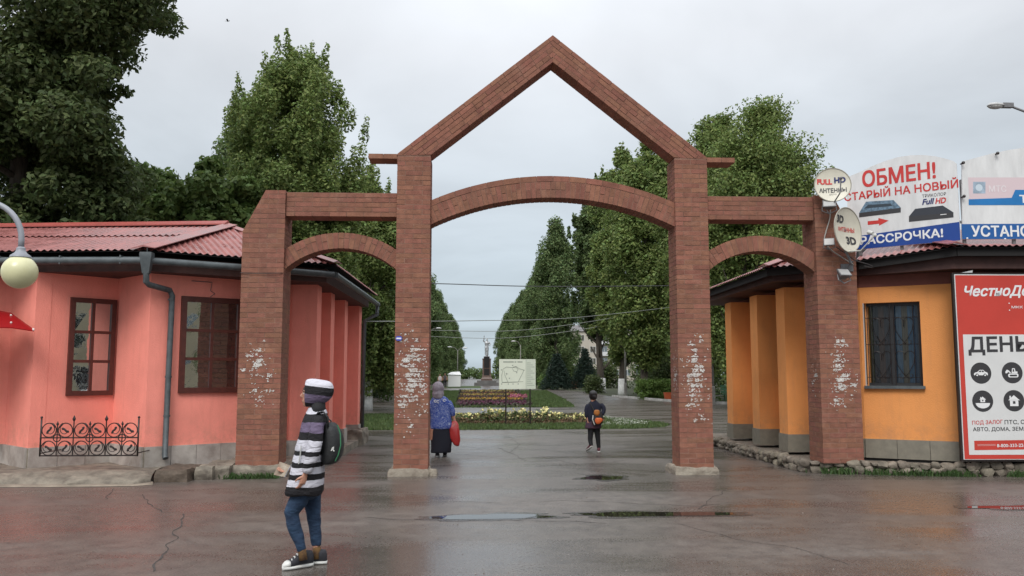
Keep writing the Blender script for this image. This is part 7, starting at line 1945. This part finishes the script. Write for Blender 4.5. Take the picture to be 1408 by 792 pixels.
# ---- distant strollers by the tent
def stroller(label, x, y, top, leg, h=1.62, sd=1):
    t = thing('person', label, 'person', (x, y, 0)); b = Vector((x, y, 0)); k = h / 1.7; m = MB()
    head(m, b + Vector((0, 0, 1.58 * k)), (0, -1, 0), k)
    m.loft([ellring(b + Vector((0, 0, z * k)), X_, Y_, a * k, c * k, 14) for z, a, c in ((1.42, .09, .07), (1.36, .19, .1), (1.1, .17, .11), (.9, .18, .12), (.8, .15, .11))])
    for s in (-1, 1):
        m.tube([b + Vector((s * .19, 0, 1.36)) * k, b + Vector((s * .24, -.02, 1.08)) * k, b + Vector((s * .23, -.1, .84)) * k], [.05 * k, .042 * k, .03 * k], 8); m.tube([b + Vector((s * .09, 0, .85)) * k, b + Vector((s * .1, s * .07, .45)) * k, b + Vector((s * .1, s * .1, .03)) * k], [.085 * k, .06 * k, .045 * k], 8); m.tube([b + Vector((s * .1, s * .1 + .06, .04)) * k, b + Vector((s * .1, s * .1 - .14, .03)) * k], .04 * k, 6)
    remesh(m, .025, 1).build('body', M_SKIN, t, smooth=True)
    m = MB(); m.loft([ellring(b + Vector((0, 0, z * k)), X_, Y_, a * k, c * k, 14) for z, a, c in ((.78, .21, .15), (1.0, .2, .14), (1.3, .23, .13), (1.44, .1, .08))]); m.build('coat', mat('coat_' + top[0], top[1], rough=.8), t, smooth=True)
    m = MB()
    for s in (-1, 1): m.tube([b + Vector((s * .09, 0, .88)) * k, b + Vector((s * .1, s * .07, .45)) * k, b + Vector((s * .1, s * .1, .06)) * k], [.1 * k, .075 * k, .06 * k], 8)
    m.build('trousers', mat('trousers_' + leg[0], leg[1], rough=.8), t, smooth=True)
    m = MB(); m.ball(b + Vector((0, .02, 1.61)) * k, (.085 * k, .1 * k, .1 * k), 10, 8); m.build('hair', mat('hair_far', (.05, .035, .025), rough=.8), t, smooth=True)
stroller('distant stroller in a pale top beside the white tent', -3.75, 99, ('pale', (.4, .37, .36)), ('brown', (.13, .09, .07)))
stroller('distant stroller in dark clothes beside the white tent', -3.2, 99.6, ('dark', (.05, .045, .045)), ('black', (.02, .02, .025)), 1.72)

# ---- the statue on the pedestal: one arm raised
st = MB(); b = Vector((MX, MY, 4.08)); k = 1.5
def sp(x, y, z): return b + Vector((x, y, z)) * k
head(st, sp(.02, 0, 1.62), (0, -1, 0), k * 1.1)
st.loft([ellring(sp(c, 0, z), X_, Y_, a * k, d * k, 18) for z, c, a, d in ((.1, .0, .14, .14), (.45, 0, .18, .15), (.8, 0, .2, .15), (1.05, 0, .17, .13), (1.3, .01, .22, .14), (1.42, .01, .17, .11), (1.5, .01, .08, .08))])
st.tube([sp(-.2, 0, 1.36), sp(-.3, -.05, 1.5), sp(-.26, -.1, 1.72), sp(-.24, -.12, 1.82)], [.075 * k, .06 * k, .045 * k, .05 * k], 9)
st.tube([sp(.22, 0, 1.36), sp(.34, -.04, 1.14), sp(.22, -.18, 1.05), sp(.36, -.2, 1.02)], [.075 * k, .062 * k, .05 * k, .04 * k], 9)
st.tube([sp(-.08, 0, .3), sp(-.09, -.03, 0)], [.09 * k, .07 * k], 9); st.tube([sp(.09, 0, .3), sp(.1, .02, 0)], [.09 * k, .07 * k], 9); st.tube([sp(-.09, .05, .03), sp(-.09, -.18, .02)], .05 * k, 8); st.tube([sp(.1, .07, .03), sp(.1, -.14, .02)], .05 * k, 8)
hand(st, sp(-.24, -.12, 1.83), (.1, -.2, 1), (0, -1, 0), k * 1.2, .2, 1)
wrinkle(remesh(st, .03, 1), .05, 3, 2).build('statue', mat('silver_paint', (.42, .43, .44), rough=.4, metal=.4, var=.2, scale=2), None, smooth=True, loc=b, label='silver statue with one raised arm on the dark pedestal', cat='statue')
# ---- a bird high in the sky
bd = MB(); c = at_y(313, 29, 90); bd.ball(c, (.13, .06, .06), 10, 6); bd.ball(c + Vector((.17, 0, .03)), .05, 8, 6)
for s in (-1, 1): bd.add([c + Vector((.08, 0, .02)), c + Vector((.06, s * .25, .16)), c + Vector((-.1, s * .26, .12)), c + Vector((-.1, s * .2, .1)), c + Vector((-.08, 0, .02))], [(0, 1, 2, 3, 4)])
bd.add([c + Vector((-.14, 0, .01)), c + Vector((-.3, .06, 0)), c + Vector((-.3, -.06, 0))], [(0, 1, 2)])
bd.build('bird', mat('bird_dark', (.02, .02, .02), rough=.8), None, loc=c, label='tiny dark bird flying high in the grey sky', cat='bird')
bpy.context.view_layer.update()
